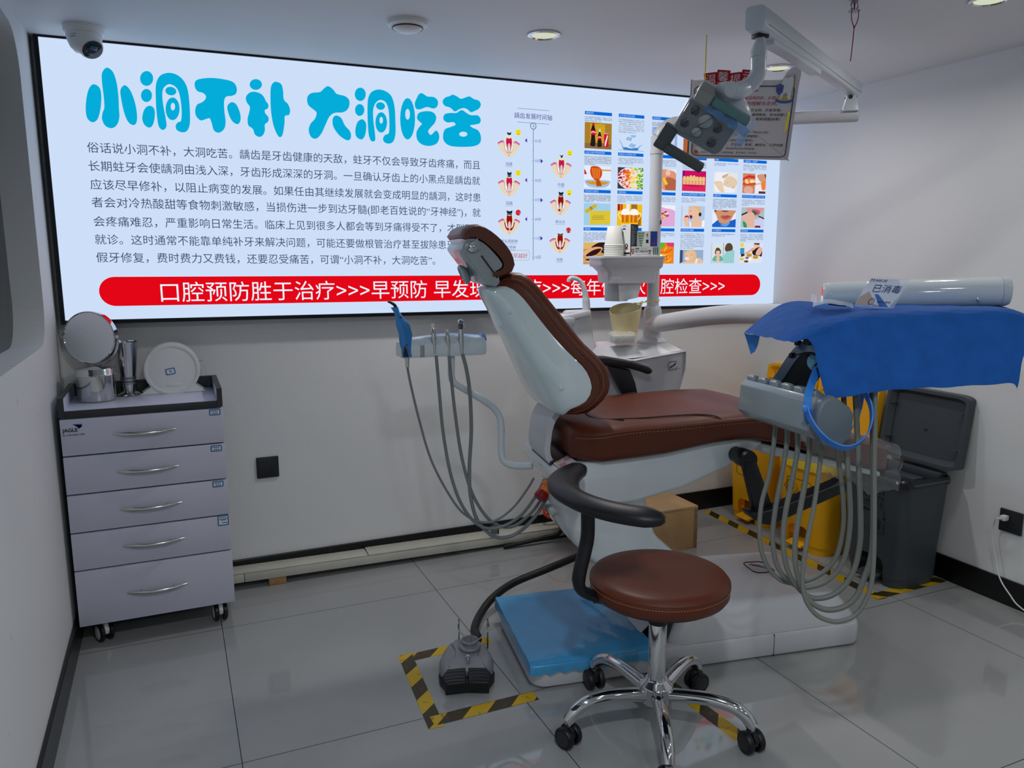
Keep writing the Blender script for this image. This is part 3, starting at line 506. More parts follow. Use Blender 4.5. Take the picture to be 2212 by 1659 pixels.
        rc((214,226,230),0,0,1,1); rc((170,180,184),.5,.0,.54,1); rc((196,200,202),.0,0,.04,1); q(HAIRB,[(.58,.7),(.65,.95),(.82,.98),(.92,.8),(.88,.6),(.68,.55)],True); q((150,206,206),[(.52,.0),(.6,.5),(.78,.6),(1,.6),(1,0)],True); q(HAIRB,[(.16,.55),(.22,.75),(.34,.74),(.42,.58),(.38,.44),(.2,.44)],True); q(SK,[(.22,.6),(.36,.6),(.36,.44),(.28,.38),(.22,.45)],True); q((96,180,160),[(.08,.12),(.14,.34),(.3,.4),(.46,.32),(.5,.12)],True); q(SK,[(.24,.12),(.26,.44),(.34,.44),(.36,.12)],True); rc((206,206,204),.04,0,.55,.1)
    elif (r, c) == (3, 5):
        rc((222,226,240),0,0,1,1); q((236,210,60),[(.02,.8),(.16,.8),(.16,1),(.02,1)]); rc((60,150,190),.02,.45,.2,.75); rc((40,50,70),.06,.32,.22,.46); q(SK,[(.6,1),(.85,1),(.82,.75),(.64,.78)],True); q((96,66,60),[(.62,1),(.86,1),(.84,.9),(.62,.93)]); q((30,30,40),[(.55,.6),(.85,.8),(.98,.6),(.94,.3),(.65,.35)],True); q((226,170,160),[(.22,.5),(.6,.75),(.66,.68),(.26,.44)],True); q((230,176,160),[(.82,.75),(.98,.72),(.9,.4),(.7,.45)],True); e((236,170,90),.58,.7,.09,.06); q((226,228,234),[(.1,.3),(.5,.4),(.95,.3),(.7,0),(.2,0)],True)
        for x, y in ((.42,.42),(.7,.32)): e((222,150,50),x,y,.12,.07); e((110,160,40),x,y-.05,.12,.03); e((214,140,50),x,y-.08,.11,.03)
        e((240,196,70),.1,.2,.1,.07); e((100,80,50),.3,.08,.1,.06); e((250,250,250),.46,.18,.06,.08); e((120,90,80),.33,.26,.08,.05)
    return L
rt_ = random.Random(11)
for r_ in range(4):
    for c_ in range(6):
        x0, x1 = CX[c_]; x1 -= .006; dz = -.003*c_ if r_ == 0 else 0
        mb = MB().poly(R2(x0, HZ[r_][1], x1, HZ[r_][0], 1)); card = obj('picture_card', mb, BLUE, box, 0)
        h = HT[r_][c_]; mb = MB(); n = min(len(h)*.0098, x1-x0-.012); zc = (HZ[r_][0]+HZ[r_][1])/2
        write(mb, h, (x0+.005, YS-.0012, zc), (x0+.005+n, YS-.0012, zc), UP, res=1); obj('card_heading', mb, HW, card, 0)
        k = TL[r_][c_]; za = HZ[r_][1]-.011; ztop = PZ[r_][0]+.006; zb = max(ztop, za-.0078*(k-1)); mb = MB()
        if r_ == 0 and c_ == 1: ztop -= .038; zb = ztop
        if r_ == 3 and c_ == 3: zb = 1.340
        if r_ == 2 and c_ == 4: zb = 1.530
        for i in range(k):
            z = za+(zb-za)*i/max(1, k-1); st = rt_.randrange(0, 200); ln = 22 if i < k-1 else rt_.randrange(6, 16)
            write(mb, BODY[st:st+ln], (x0, YS-.0006, z), (x0+(x1-x0)*ln/22, YS-.0006, z), UP, res=1)
        obj('card_text', mb, TXT, card, 0)
        pt, pb = PZ[r_]
        if (r_, c_) == (0, 1): pt = 1.845
        if (r_, c_) == (3, 3): pt = 1.332
        if (r_, c_) == (2, 4): pt = 1.522
        mats_ = []; mb = MB(); W_ = x1-x0; H_ = pt-pb
        for i, (col, pts) in enumerate(art(r_, c_)):
            mm = emit(col)
            if mm not in mats_: mats_.append(mm)
            mb.poly([(x0+W_*min(1, max(0, a)), YS-.0006-.00003*(i+1), pb+H_*min(1, max(0, b))) for a, b in pts], mats_.index(mm))
        obj('picture', mb, mats_, card, 0)
# ------------------------------------------------------------------ rolling drawer cabinet, left corner
def cut(mb, cutter):
    a = bpy.data.meshes.new('a'); a.from_pydata(mb.v, [], mb.f); b = bpy.data.meshes.new('b'); b.from_pydata(cutter.v, [], cutter.f)
    for q in (a, b):
        bm = bmesh.new(); bm.from_mesh(q); bmesh.ops.recalc_face_normals(bm, faces=bm.faces); bm.to_mesh(q); bm.free()
    oa, ob = bpy.data.objects.new('a', a), bpy.data.objects.new('b', b); COL.objects.link(oa); COL.objects.link(ob)
    md = oa.modifiers.new('cut', 'BOOLEAN'); md.object = ob; md.operation = 'DIFFERENCE'; md.solver = 'EXACT'
    me = bpy.data.meshes.new_from_object(oa.evaluated_get(bpy.context.evaluated_depsgraph_get()))
    r = MB().add([v.co.copy() for v in me.vertices], [list(p.vertices) for p in me.polygons])
    for q in (oa, ob): bpy.data.objects.remove(q)
    return r
LAM = mat('lilac_grey_laminate', (196, 196, 212), .38, 0, .02, 6); LAMT = mat('pale_blue_laminate', (204, 208, 226), .3); EDGE = mat('dark_grey_edging', (44, 47, 52), .4)
CAR = mat('cabinet_carcass', (120, 122, 134), .5); INK_ = mat('dark_print', (16, 18, 26), .5); BLU_ = mat('blue_print', (30, 84, 190), .45); LBL = mat('white_sticker', (214, 226, 230), .4); LBB = mat('sticker_blue_border', (24, 100, 170), .4)
x0, x1, y0, y1 = -.352, .138, 2.80, 3.13
cab = thing('drawer_cabinet', 'lilac grey rolling drawer cabinet with five drawers in the left corner', 'cabinet', (-.107, 2.96, 0))
obj('carcass', MB().bb((x0+.002, y0+.018, .088), (x1-.002, y1, .80), .002), CAR, cab)
obj('tray_top', MB().bb((x0+.016, y0+.004, .80), (x1-.016, y1, .82), .001), LAMT, cab)
obj('front_edging', MB().bb((x0+.016, y0, .799), (x1-.016, y0+.004, .821), .0008), EDGE, cab)
def rail(a, b):
    r = obj('tray_rail', MB().bb(a, b, .0005), LAMT, cab); a, b = V(a), V(b); m = MB()
    m.bb((a.x-.0006, a.y-.0006, b.z-.0005), (b.x+.0006, b.y+.0006, b.z+.0015)); m.bb((a.x-.0006, a.y-.0015, a.z), (b.x+.0006, a.y+.0002, b.z)); obj('edge_banding', m, EDGE, r)
rail((x0, y0, .80), (x0+.016, y1, .862)); rail((x1-.016, y0, .80), (x1, y1, .862)); rail((x0+.016, y1-.016, .82), (x1-.016, y1, .862))
CH = mat('bright_steel_handle', (205, 205, 200), .18, 1)
seps = [.796, .672, .543, .413, .283, .086]
for i in range(5):
    za, zb = seps[i]-.0025, seps[i+1]+.0025
    d = obj('drawer', MB().bb((x0, y0, zb), (x1, y0+.018, za), .0012), LAM, cab)
    hz = [.734, .606, .477, .349, .183][i]; hx = -.108; m = MB(); P = []
    for k in range(25):
        t = k/24*2-1; P.append(V((hx+t*.095, y0-.022+.018*abs(t)**2.2+.000, hz-.003*(1-t*t)+.002)))
    m.tube(P, [.0012+.0042*max(0, 1-abs(k/24*2-1)**3) for k in range(25)], 10, flat=1.3)
    for sx_ in (-.05, .05): m.tube([(hx+sx_, y0, hz), (hx+sx_, y0-.010, hz), (hx+sx_, y0-.017, hz-.001)], [.0042, .0032, .0042], 10)
    obj('handle', m, CH, d)
    if i < 4:
        cx, cz = (.112, .109, .107, .116)[i], (.782, .655, .528, .395)[i]; h = .011 if i < 3 else .019
        m = MB(); vs = rr(cx-.018, cz-h, cx+.018, cz+h, .004, 4); m.poly([(a, y0-.0006, b) for a, b in vs]); vs = rr(cx-.0147, cz-h+.0035, cx+.0147, cz+h-.0035, .003, 4); m.poly([(a, y0-.0009, b) for a, b in vs], 1)
        if i == 3: m.bb((cx-.0155, y0-.0012, cz+.004), (cx+.0155, y0-.0008, cz+.006))
        for ln in range(2 if i < 3 else 3):
            for q in range(3 if ln else 4):
                xx = cx-.012+q*.006+ln*.004; zz = cz+h-.0075-ln*(.0075 if i < 3 else .010); m.bb((xx, y0-.0012, zz-.0016), (xx+.0042, y0-.0008, zz+.0016), 0, 2)
        obj('sticker', m, [LBB, LBL, INK_], d, 0)
    if i == 0:
        m = MB(); write(m, 'JAGLE', (-.347, y0-.0006, .757), (-.303, y0-.0006, .757), UP, bold=.03); write(m, '佛山市雅加国医疗器械', (-.347, y0-.0006, .743), (-.284, y0-.0006, .743), UP, res=2)
        lg = obj('maker_lettering', m, INK_, d, 0); m = MB()
        for j in range(3): m.poly([(-.318+.004*j, y0-.0006, .778-.002*j), (-.288, y0-.0006, .777-.004*j), (-.294-.003*j, y0-.0006, .762-.002*j+.003), (-.305+.002*j, y0-.0006, .771-.003*j)])
        obj('wing_emblem', m, BLU_, lg, 0)
def caster(cx, cy, rot, parent, wr=.034, wid=.046, wheel=None, hub=None, top=.086, fork=None):
    c, s = math.cos(rot), math.sin(rot); ax = V((c, s, 0)); fw = V((-s, c, 0)); m = MB(); ctr = V((cx, cy, wr))
    cs = obj('caster', MB().prism([ctr+fw*a+V((0, 0, b))-ax*.007 for a, b in ((-wr*.75, -.004), (-wr*.9, .012), (-wr*.6, wr*.95), (.0, wr*1.12), (wr*.55, wr*.9), (wr*.75, .002), (.0, -.012))], ax*.014, .002), fork or WHITEP, parent)
    obj('stem', MB().tube([ctr+V((0, 0, wr*.8)), V((cx, cy, top+.004))], .009, 12), STEEL, cs)
    for sg in (-1, 1):
        p = ctr+ax*sg*wid*.17
        obj('wheel', MB().lathe([(wr*.55, 0), (wr*.92, 0), (wr, wid*.06), (wr, wid*.25), (wr*.9, wid*.32), (wr*.72, wid*.33), (wr*.72, 0)], p, ax*sg, 28), wheel or DARKP, cs)
        obj('wheel_cap', MB().lathe([(wr*.7, 0), (wr*.7, wid*.33), (wr*.55, wid*.36), (.001, wid*.37)], p, ax*sg, 24), hub or WHITEP, cs)
p = atz(222, 1388, 0)
caster(-.288, 2.866, .45, cab); caster(.088, 2.868, .12, cab); caster(-.288, 3.06, .2, cab); caster(.088, 3.06, -.3, cab)
# --- things on the cabinet
ZT = .8205
INOX = mat('polished_steel', (206, 206, 204), .12, 1, .03, 30)
c = V((-.255, 2.99, ZT)); tin = thing('steel_canister', 'round polished steel canister with a lid at the front of the cabinet top', 'canister', c)
obj('body', MB().lathe([(.001, 0), (.057, 0), (.06, .003), (.0605, .006), (.0605, .094), (.057, .094)], c, n=48), INOX, tin)
obj('lid', MB().lathe([(.0655, .0885), (.0675, .0895), (.0655, .0915), (.0625, .095), (.0615, .108), (.058, .112), (.030, .1135), (.001, .1165)], c, n=48), INOX, tin)
mc = V((-.266, 3.055, 1.031)); n = V((-.42, -.90, .06)).normalized()
mir = thing('table_mirror', 'round chrome table mirror on a stem behind the steel canister', 'mirror', (mc.x, mc.y, ZT))
obj('rim', MB().lathe([(.086, .006), (.0885, .009), (.091, .007), (.0915, -.016), (.089, -.018), (.085, -.017)], mc, n, 56, caps=False).tube([mc+frame(n)[0]*.0 for _ in range(0)] or [mc, mc+n*.0001], .0001, 3), STEEL, mir)
obj('glass', MB().lathe([(.087, -.012), (.087, .0065), (.001, .0066)], mc, n, 56), mat('mirror_glass', (225, 232, 235), .01, 1), mir)
a_, b_, _ = frame(n); m = MB(); side = V((n.y, -n.x, 0)).normalized()
m.tube([mc+side*(.097*math.sin(t))-V((0, 0, .097*math.cos(t)))-n*.004 for t in [PI/2*(-1+2*k/24) for k in range(25)]], .0042, 10)
for sg in (-1, 1): m.tube([mc+side*sg*.088-n*.004, mc+side*sg*.100-n*.004], .0065, 12)
obj('yoke', m, STEEL, mir)
obj('stem', MB().lathe([(.048, 0), (.05, .003), (.046, .006), (.012, .010), (.0055, .02), (.0055, .10), (.008, .113)], (mc.x-n.x*.004, mc.y-n.y*.004, ZT), n=32), STEEL, mir)
c = V((-.158, 3.068, ZT)); cup = thing('steel_tumbler', 'tall tapered steel tumbler holding a tool, between the canister and the white roll dispenser', 'tumbler', c)
obj('foot', MB().lathe([(.001, 0), (.044, 0), (.047, .002), (.040, .007), (.026, .012), (.02, .014)], c, n=40), INOX, cup)
obj('body', MB().lathe([(.02, .012), (.0215, .013), (.025, .06), (.039, .185), (.0405, .188), (.0415, .190), (.0395, .190), (.037, .184), (.021, .03), (.001, .028)], c, n=44), INOX, cup)
obj('sticker_band', MB().lathe([(.0232, .036), (.0262, .066)], c, n=40, caps=False).lathe([(.0265, .047), (.0266, .049)], c, n=40, caps=False, m=1).lathe([(.0262, .060), (.0264, .062)], c, n=40, caps=False, m=1), [mat('silver_label', (170, 172, 172), .3, .6), INK_], cup)
m = MB(); q = c+V((-.026, -.016, .175)); m.tube([c+V((-.008, -.004, .05)), q, q+V((-.004, -.002, .012))], .0028, 8); m.lathe([(.008, -.0015), (.008, .0015)], q+V((-.005, -.003, .018)), (.3, -.95, .1), 18)
tag(obj('tweezers', m, INOX), 'steel tool with a round end standing in the tapered tumbler', 'tool')
# roll dispenser
c = V((-.0125, 3.035, ZT)); R_ = .092; zc = .906
disp = thing('film_dispenser', 'white round film roll dispenser with a flared foot on the cabinet top', 'dispenser', c)
def foot(y):
    pts = [(-.117, .0), (-.105, .004), (-.09, .016), (-.083, .035)]; a0 = math.radians(218)
    arc = [(R_*1.02*math.cos(a0-math.radians(256)*k/40), zc-ZT+R_*1.02*math.sin(a0-math.radians(256)*k/40)) for k in range(41)]
    return [(c.x+a, y, ZT+b) for a, b in pts[:3]+arc+[(-a, b) for a, b in pts[:3]][::-1]]
DW = mat('matte_white_plastic', (222, 224, 222), .4)
fp = obj('front_plate', MB().prism(foot(3.03), (0, .006, 0), .0015), DW, disp)
obj('disc_rim', MB().lathe([(.081, -.001), (.082, .002), (.0875, .003), (.0925, .001), (.0925, -.003)], (c.x, 3.03, zc), (0, -1, 0), 64), DW, fp)
m = MB(); q = V((c.x-.006, 3.029, zc-.006)); t = .16
def rot2(pts, t, o): return [(o.x+a*math.cos(t)-b*math.sin(t), o.y, o.z+a*math.sin(t)+b*math.cos(t)) for a, b in pts]
m.poly(rot2(rr(-.016, -.0115, .016, .0115, .004, 4), t, q+V((0, -.0006, 0)))); m.poly(rot2(rr(-.0128, -.0083, .0128, .0083, .003, 4), t, q+V((0, -.0009, 0))), 1)
write(m, '车', q+V((-.005, -.0012, 0)), q+V((.005, -.0012, .001)), UP, 2); obj('sticker', m, [LBB, LBL, INK_], fp, 0)
obj('embossed_panel', MB().bb((c.x-.022, 3.0293, zc-.062), (c.x+.026, 3.031, zc-.049), .0008), DW, fp)
obj('back_plate', MB().prism(foot(3.088), (0, .006, 0), .0015), DW, disp)
obj('film_roll', MB().lathe([(.001, 0), (.07, 0), (.07, .052), (.001, .052)], (c.x, 3.036, zc), (0, 1, 0), 40), mat('pale_blue_film_roll', (150, 190, 214), .35), disp)
obj('film_tail', MB().sheet([[(c.x+a, 3.046, z), (c.x+a, 3.08, z)] for a, z in ((.068, zc+.01), (.088, zc+.022), (.104, zc+.024), (.110, zc+.005), (.114, zc-.03), (.118, zc-.062), (.120, zc-.08))]), mat('blue_film', (70, 140, 200), .3, alpha=.75), disp)
# ------------------------------------------------------------------ sockets, trunking
SOCK = mat('charcoal_socket_plate', (34, 36, 40), .45); HOLE = mat('socket_hole', (4, 4, 5), .7)
def socket(o, ex, nrm, label, holes=True):
    o, ex, nrm = V(o), V(ex), V(nrm); R = Matrix((ex, nrm*-1, V((0, 0, 1)))).transposed()
    t = thing('wall_socket', label, 'socket', o)
    obj('plate', MB().box(o+nrm*.0045, (.086, .009, .086), R, .003), SOCK, t); obj('inner_plate', MB().box(o+nrm*.009, (.078, .0022, .078), R, .0008), SOCK, t)
    for a, b, w_, h, ang in ((-.013, .017, .0026, .0075, 0), (-.004, .017, .0026, .0075, 0), (.011, -.004, .0026, .0075, 0), (.005, -.019, .0026, .0085, .6), (.017, -.018, .0026, .0085, -.6)):
        obj('pin_hole', MB().box(o+nrm*.0102+ex*a*1.35+V((0, 0, b*1.35)), (w_*1.2, .0006, h*1.1), R@Matrix.Rotation(ang, 3, 'Y')), HOLE, t)
    return t
socket((.312, YB, .470), (1, 0, 0), (0, -1, 0), 'black square wall socket under the lightbox to the right of the drawer cabinet')
so = V((XR, 1.800, .322)); socket(so, (0, -1, 0), (-1, 0, 0), 'black wall socket on the right wall with a white plug in it')
pl = V((XR-.011, 1.813, .336)); WC = mat('white_cord', (222, 222, 224), .35)
plug = thing('white_plug', 'white plug with a thin white cord in the right wall socket', 'plug', pl)
obj('plug_body', MB().box(pl+V((-.014, 0, 0)), (.026, .022, .02), None, .004), WC, plug)
obj('cord', MB().tube(cat([pl+V((-.027, .002, 0)), pl+V((-.04, .012, -.004)), V((2.788, 1.846, .30)), V((2.79, 1.85, .258)), V((2.79, 1.83, .184)), V((2.79, 1.805, .105)), V((2.78, 1.755, .06)), V((2.77, 1.70, .03)), V((2.755, 1.55, .004)), V((2.74, 1.3, .004))], 8), .0026, 8), WC, plug)
IV = mat('ivory_trunking', (196, 194, 182), .45, 0, .05, 12)
tr_ = thing('cable_trunking', 'ivory plastic cable trunking lying along the foot of the back wall', 'trunking', (.9, 3.13, 0))
def tz(x): return .034-.022*(x-.14)/1.52
def trunk(xa, xb, ya, yb, h0, h1, nm, lift=0):
    m = MB(); m.prism([(xa, ya, tz(xa)+h0), (xa, yb, tz(xa)+h0+lift), (xa, yb, tz(xa)+h1+lift), (xa, ya, tz(xa)+h1)], (xb-xa, 0, tz(xb)-tz(xa)), .003); return obj(nm, m, IV, tr_)
trunk(.142, .192, 3.092, 3.166, 0, .034, 'end_piece'); trunk(.1935, 1.70, 3.092, 3.166, 0, .034, 'channel')
trunk(.142, .688, 3.094, 3.166, .0345, .041, 'cover', .004); trunk(.690, 1.70, 3.094, 3.166, .0345, .043, 'cover', .007)
obj('meter_box', MB().bb((1.243, 3.085, .074), (1.277, 3.098, .122), .003), mat('clear_grey_case', (120, 124, 122), .2), tr_)
obj('meter_frame', MB().bb((1.238, 3.083, .118), (1.281, 3.1, .126), .002).bb((1.275, 3.083, .072), (1.281, 3.1, .126), .002), DARKP, tr_)
tag(obj('wood_block', MB().bb((.285, 3.095, 0), (.352, 3.15, tz(.32)-.0005), .001), mat('raw_wood', (168, 128, 84), .7, 0, .12, 60)), 'small raw wood block under the ivory trunking', 'block')
tag(obj('black_cable', MB().tube(cat([(1.30, 3.075, .012), (1.42, 3.07, .02), (1.5, 3.065, .03), (1.57, 3.06, .04), (1.595, 3.05, .10)], 8), .009, 10), DARKP), 'thick black cable running out in front of the trunking', 'cable')
tag(obj('orange_hose', MB().tube(cat([(1.70, 3.13, .10), (1.62, 3.12, .098), (1.545, 3.12, .105), (1.525, 3.125, .14), (1.55, 3.13, .19), (1.62, 3.135, .235), (1.72, 3.13, .25)], 8), .007, 10), mat('orange_hose_rubber', (250, 76, 14), .4)), 'bright orange hose loop behind the chair pedestal at the wall', 'hose')
# ------------------------------------------------------------------ wooden box behind the chair
WD = mat('pale_plywood', (196, 160, 112), .6, 0, .08, 14); t = thing('wooden_box', 'low pale plywood box on the floor behind the dental chair', 'box', (1.86, 2.9, 0))
obj('front_panel', MB().bb((1.61, 2.74, 0), (2.088, 2.756, .185), .001), WD, t); obj('end_panel', MB().bb((2.0885, 2.74, 0), (2.107, 3.06, .185), .001), mat('plywood_edge', (150, 122, 92), .7, 0, .3, 90), t)
obj('end_panel', MB().bb((1.61, 2.7565, 0), (1.628, 3.06, .185), .001), WD, t); obj('top_panel', MB().bb((1.61, 2.74, .1855), (2.107, 3.06, .198), .001), mat('worn_plywood_top', (206, 170, 122), .55, 0, .15, 9), t)
# ------------------------------------------------------------------ pedal bins
def rring(x0, y0, x1, y1, z, r, n=6): return [V((a, b, z)) for a, b in rr(x0, y0, x1, y1, r, n)]
def pedal_bin(x0, yc, col, name, label, lidw=.17, wd=.145, hgt=.435):
    body = mat(name+'_plastic', col, .42, 0, .03, 5, .15, 260); dark = mat(name+'_inside', tuple(int(v*.6) for v in col), .5)
    t = thing('pedal_bin', label, 'bin', (x0+.13, yc, 0), 'pedal bins along the right wall')
    rings = []
    for z, e in ((0, 0), (.035, .002), (.037, .006), (.15, .010), (.3, .019), (hgt, .026)): rings.append(rring(x0+.02-e*.9, yc-wd+.02-e, x0+.25+e*.5, yc+wd-.02+e, z, .05))
    inner = [[V((x0+.135+(p.x-x0-.135)*.93, yc+(p.y-yc)*.94, p.z)) for p in r] for r in rings[::-1][:4]]
    mb = MB().loft(rings+inner)
    ped = MB().prism([(x0-.06, a, b) for a, b in [(yc-.062, -.01), (yc-.062, .085), (yc-.052, .104), (yc-.035, .112), (yc+.035, .112), (yc+.052, .104), (yc+.062, .085), (yc+.062, -.01)]], (.115, 0, 0))
    obj('body', cut(mb, ped), body, t, 30)
    obj('pedal_recess', MB().bb((x0+.056, yc-.06, .002), (x0+.06, yc+.06, .108)), dark, t); 
    obj('pedal', MB().prism([(x0+.055, yc-.045, .03), (x0-.012, yc-.045, .018), (x0-.016, yc-.045, .026), (x0-.01, yc-.045, .03), (x0+.055, yc-.045, .045)], (0, .09, 0), .002), body, t)
    obj('rim', MB().tube(rring(x0-.006, yc-wd-.008, x0+.264, yc+wd+.008, hgt-.004, .055), .0075, 8, closed=True), body, t)
    lx = x0+.262; a = .13
    def L(u, v, w): return V((lx+v*math.sin(a)*.32-w, yc+u, hgt+.035+v*math.cos(a)*.32*1.0+w*.0))
    lo = rr(-lidw, .0, lidw, .93, .055, 8); li = rr(-lidw+.03, .09, lidw-.03, .84, .045, 8)
    li2 = rr(-lidw+.012, .04, lidw-.012, .89, .05, 8)
    lid = obj('lid', MB().loft([[L(u, v, -.002) for u, v in lo], [L(u, v, .036) for u, v in lo], [L(u, v, .036) for u, v in li2], [L(u, v, .012) for u, v in li], [L(u, v, .008) for u, v in li]]), body, t, 30)
    m = MB()
    for u, v in ((-.7, .25), (-.7, .7), (.7, .25), (.7, .7)): m.box(L(u*lidw*1.19, v, .026), (.02, .022, .004), None, .001)
    obj('lid_ribs', m, body, lid); obj('lid_boss', MB().lathe([(.006, 0), (.006, .006), (.003, .007), (.003, .003), (.001, .003)], L(0, .42, .008), (-1, 0, .13), 16), body, lid)
    obj('hinge_block', MB().bb((x0+.215, yc-.12, hgt-.02), (x0+.262, yc+.12, hgt+.018), .004).bb((x0+.14, yc-.07, hgt-.045), (x0+.2, yc+.07, hgt-.008), .004), body, t)
    return t, body
GREY = (62, 70, 76); YELL = (244, 178, 8)
def face_x(x0, z): return x0+.02-(.010+(.026-.010)*max(0, (z-.15))/.285)*.9
gb, gmat = pedal_bin(2.515, 2.165, GREY, 'grey_bin', 'dark grey pedal bin with its lid open, printed with black lettering', .185)
gx, gy = 2.515, 2.165
PR = mat('black_bin_print', (10, 11, 13), .55)
def pw(mb, s, y0, y1, z): x = face_x(gx, z)-.0012; write(mb, s, (x, y0, z), (x, y1, z), (-.05, 0, 1), h=.0165)
m = MB(); pw(m, 'PITCH', gy+.052, gy-.055, .378); pw(m, 'WASTE', gy+.056, gy-.057, .354); pw(m, 'HERE', gy+.052, gy-.057, .330); obj('lettering', m, PR, gb, 0)
m = MB(); XX = lambda y, z: V((face_x(gx, z)-.0015, gy-y, z))
def stroke(mb, pts, w=.0016):
    for p, q in zip(pts, pts[1:]): mb.tube([XX(*p), XX(*q)], w, 4)
stroke(m, [(-.062, .275), (-.062, .312), (-.056, .318), (.05, .312), (.058, .305), (.058, .272), (.050, .280)]); stroke(m, [(.058, .272), (.066, .279)])
stroke(m, [(.058, .255), (.058, .215), (.052, .210), (-.056, .228), (-.064, .236), (-.064, .262), (-.072, .257)]); stroke(m, [(-.064, .262), (-.057, .254)])
obj('recycle_arrows', m, PR, gb, 0)
m = MB(); m.poly([XX(-.05, .29), XX(.03, .292), XX(.0, .298), XX(-.045, .302)]); m.poly([XX(-.052, .288), XX(-.044, .285), XX(-.05, .242)]); 
for k in range(5): stroke(m, [(.012+.0075*k, .262), (.016+.0055*k, .226)], .0009)
for k in range(5): stroke(m, [(.012+.0008*k, .262-.009*k), (.042-.0008*k, .262-.009*k)], .0009)
stroke(m, [(.018, .270), (.024, .278), (.036, .270), (.038, .264)], .0012); obj('litter_symbol', m, PR, gb, 0)
bag = MB(); rg = []
rnd = random.Random(4)
for z, e in ((.30, -.02), (.40, -.012), (.436, -.010), (.448, .004), (.440, .013), (.422, .014)): rg.append([p+V((rnd.uniform(-.003, .003), rnd.uniform(-.003, .003), rnd.uniform(-.006, .006))) for p in rring(gx-.004-e, gy-.145-e, gx+.262+e*.2, gy+.145+e, z, .05)])
bag.loft(rg, False); obj('bin_liner', bag, mat('black_bin_liner', (18, 19, 24), .22, bump=.8, bscale=60), gb)
yb2, ymat = pedal_bin(2.495, 2.545, YELL, 'yellow_bin', 'yellow clinical waste pedal bin beside the grey bin, the nearer of the two yellow ones')
yb1, _ = pedal_bin(2.525, 2.925, YELL, 'yellow_bin', 'yellow clinical waste pedal bin in the far corner, the farther of the two yellow ones')
for tb, bx, by, kind in ((yb2, 2.495, 2.545, 0), (yb1, 2.525, 2.925, 1)):
    F = lambda y, z: V((face_x(bx, z)-.0015, by-y, z)); m = MB()
    vs = rr(-.07, .235, .075, .325, .012, 4)
    m.tube([F(a, b) for a, b in vs], .0012, 4, closed=True)
    d = [(-.085+.0, .28), (-.045, .325), (-.005, .28), (-.045, .235)]
    if kind == 0:
        m.tube([F(a, b) for a, b in d], .0013, 4, closed=True)
        for k in range(3):
            an = PI/2+k*2*PI/3; cx_, cz_ = -.045+.009*math.cos(an), .284+.009*math.sin(an)
            m.tube([F(cx_+.009*math.cos(an+q), cz_+.009*math.sin(an+q)) for q in [-2.5+.25*j for j in range(21)]], .0014, 4)
    for s_, y0_, y1_, z in ((('警告!', .015, .045, .303) if 1 else 0), ('Warning!', .012, .048, .290), ('感染性废物', -.002, .058, .268), ('Infectious waste', -.002, .062, .254)):
        write(m, s_, F(y0_, z), F(y1_, z), (0, 0, 1), res=2)
    if kind == 0: write(m, '感染性', F(-.058, .258), F(-.032, .258), (0, 0, 1), res=2)
    obj('warning_print', m, PR, tb, 0)
m = MB(); rg = []
for z, e in ((.38, -.012), (.436, -.008), (.446, .006), (.41, .015), (.385, .016)): rg.append([p+V((rnd.uniform(-.004, .004), rnd.uniform(-.004, .004), rnd.uniform(-.012, .012))) for p in rring(2.495-e, 2.545-.145-e, 2.757, 2.545+.1, z, .05)])
m.loft(rg, False); obj('bin_liner', m, mat('yellow_bin_liner', (236, 206, 40), .3, bump=.6, bscale=60, alpha=.85), yb2)
# ------------------------------------------------------------------ hazard tape on the floor
tm = bpy.data.materials.new('hazard_tape'); tm.use_nodes = True; nt = tm.node_tree; b = nt.nodes['Principled BSDF']; b.inputs['Roughness'].default_value = .4
tc = nt.nodes.new('ShaderNodeTexCoord'); sx = nt.nodes.new('ShaderNodeSeparateXYZ'); nt.links.new(tc.outputs['Object'], sx.inputs[0])
ad = nt.nodes.new('ShaderNodeMath'); ad.operation = 'ADD'; nt.links.new(sx.outputs['X'], ad.inputs[0]); nt.links.new(sx.outputs['Y'], ad.inputs[1])
st = math_node('GREATER_THAN', math_node('FRACT', math_node('MULTIPLY_ADD', ad.outputs[0], 6.6), 0), .5)
st.node.inputs[0].links[0].from_node.inputs[0].links[0].from_node.inputs[2].default_value = 20.3
nz = nt.nodes.new('ShaderNodeTexNoise'); nz.inputs['Scale'].default_value = 38; nt.links.new(tc.outputs['Object'], nz.inputs['Vector'])
mx = nt.nodes.new('ShaderNodeMix'); mx.data_type = 'RGBA'; nt.links.new(math_node('MULTIPLY', st, .94), mx.inputs[0]); mx.inputs[6].default_value = (*lin((206, 168, 18)), 1); mx.inputs[7].default_value = (*lin((16, 16, 16)), 1)
mx2 = nt.nodes.new('ShaderNodeMix'); mx2.data_type = 'RGBA'; nt.links.new(math_node('MULTIPLY', math_node('GREATER_THAN', nz.outputs['Fac'], .62), .5), mx2.inputs[0]); nt.links.new(mx.outputs[2], mx2.inputs[6]); mx2.inputs[7].default_value = (*lin((90, 80, 40)), 1)
nt.links.new(mx2.outputs[2], b.inputs['Base Color'])
def tape(p, q, w_, label, z=0, flip=1):
    p, q = V((*p, 0)), V((*q, 0)); d = q-p; L = d.length; me = bpy.data.meshes.new('floor_tape')
    m = MB().bb((0, -w_/2, z), (L, w_/2, z+.0006)); me.from_pydata(m.v, [], m.f); me.materials.append(tm)
    o = bpy.data.objects.new('floor_tape', me); COL.objects.link(o); o.location = p; o.rotation_euler.z = math.atan2(d.y, d.x); o.scale.y = flip
    tag(o, label, 'floor tape', 'hazard tape strips'); return o
tape((.632, 2.345), (.602, 1.915), .046, 'yellow and black floor tape strip along the left of the foot pedal', .0005)
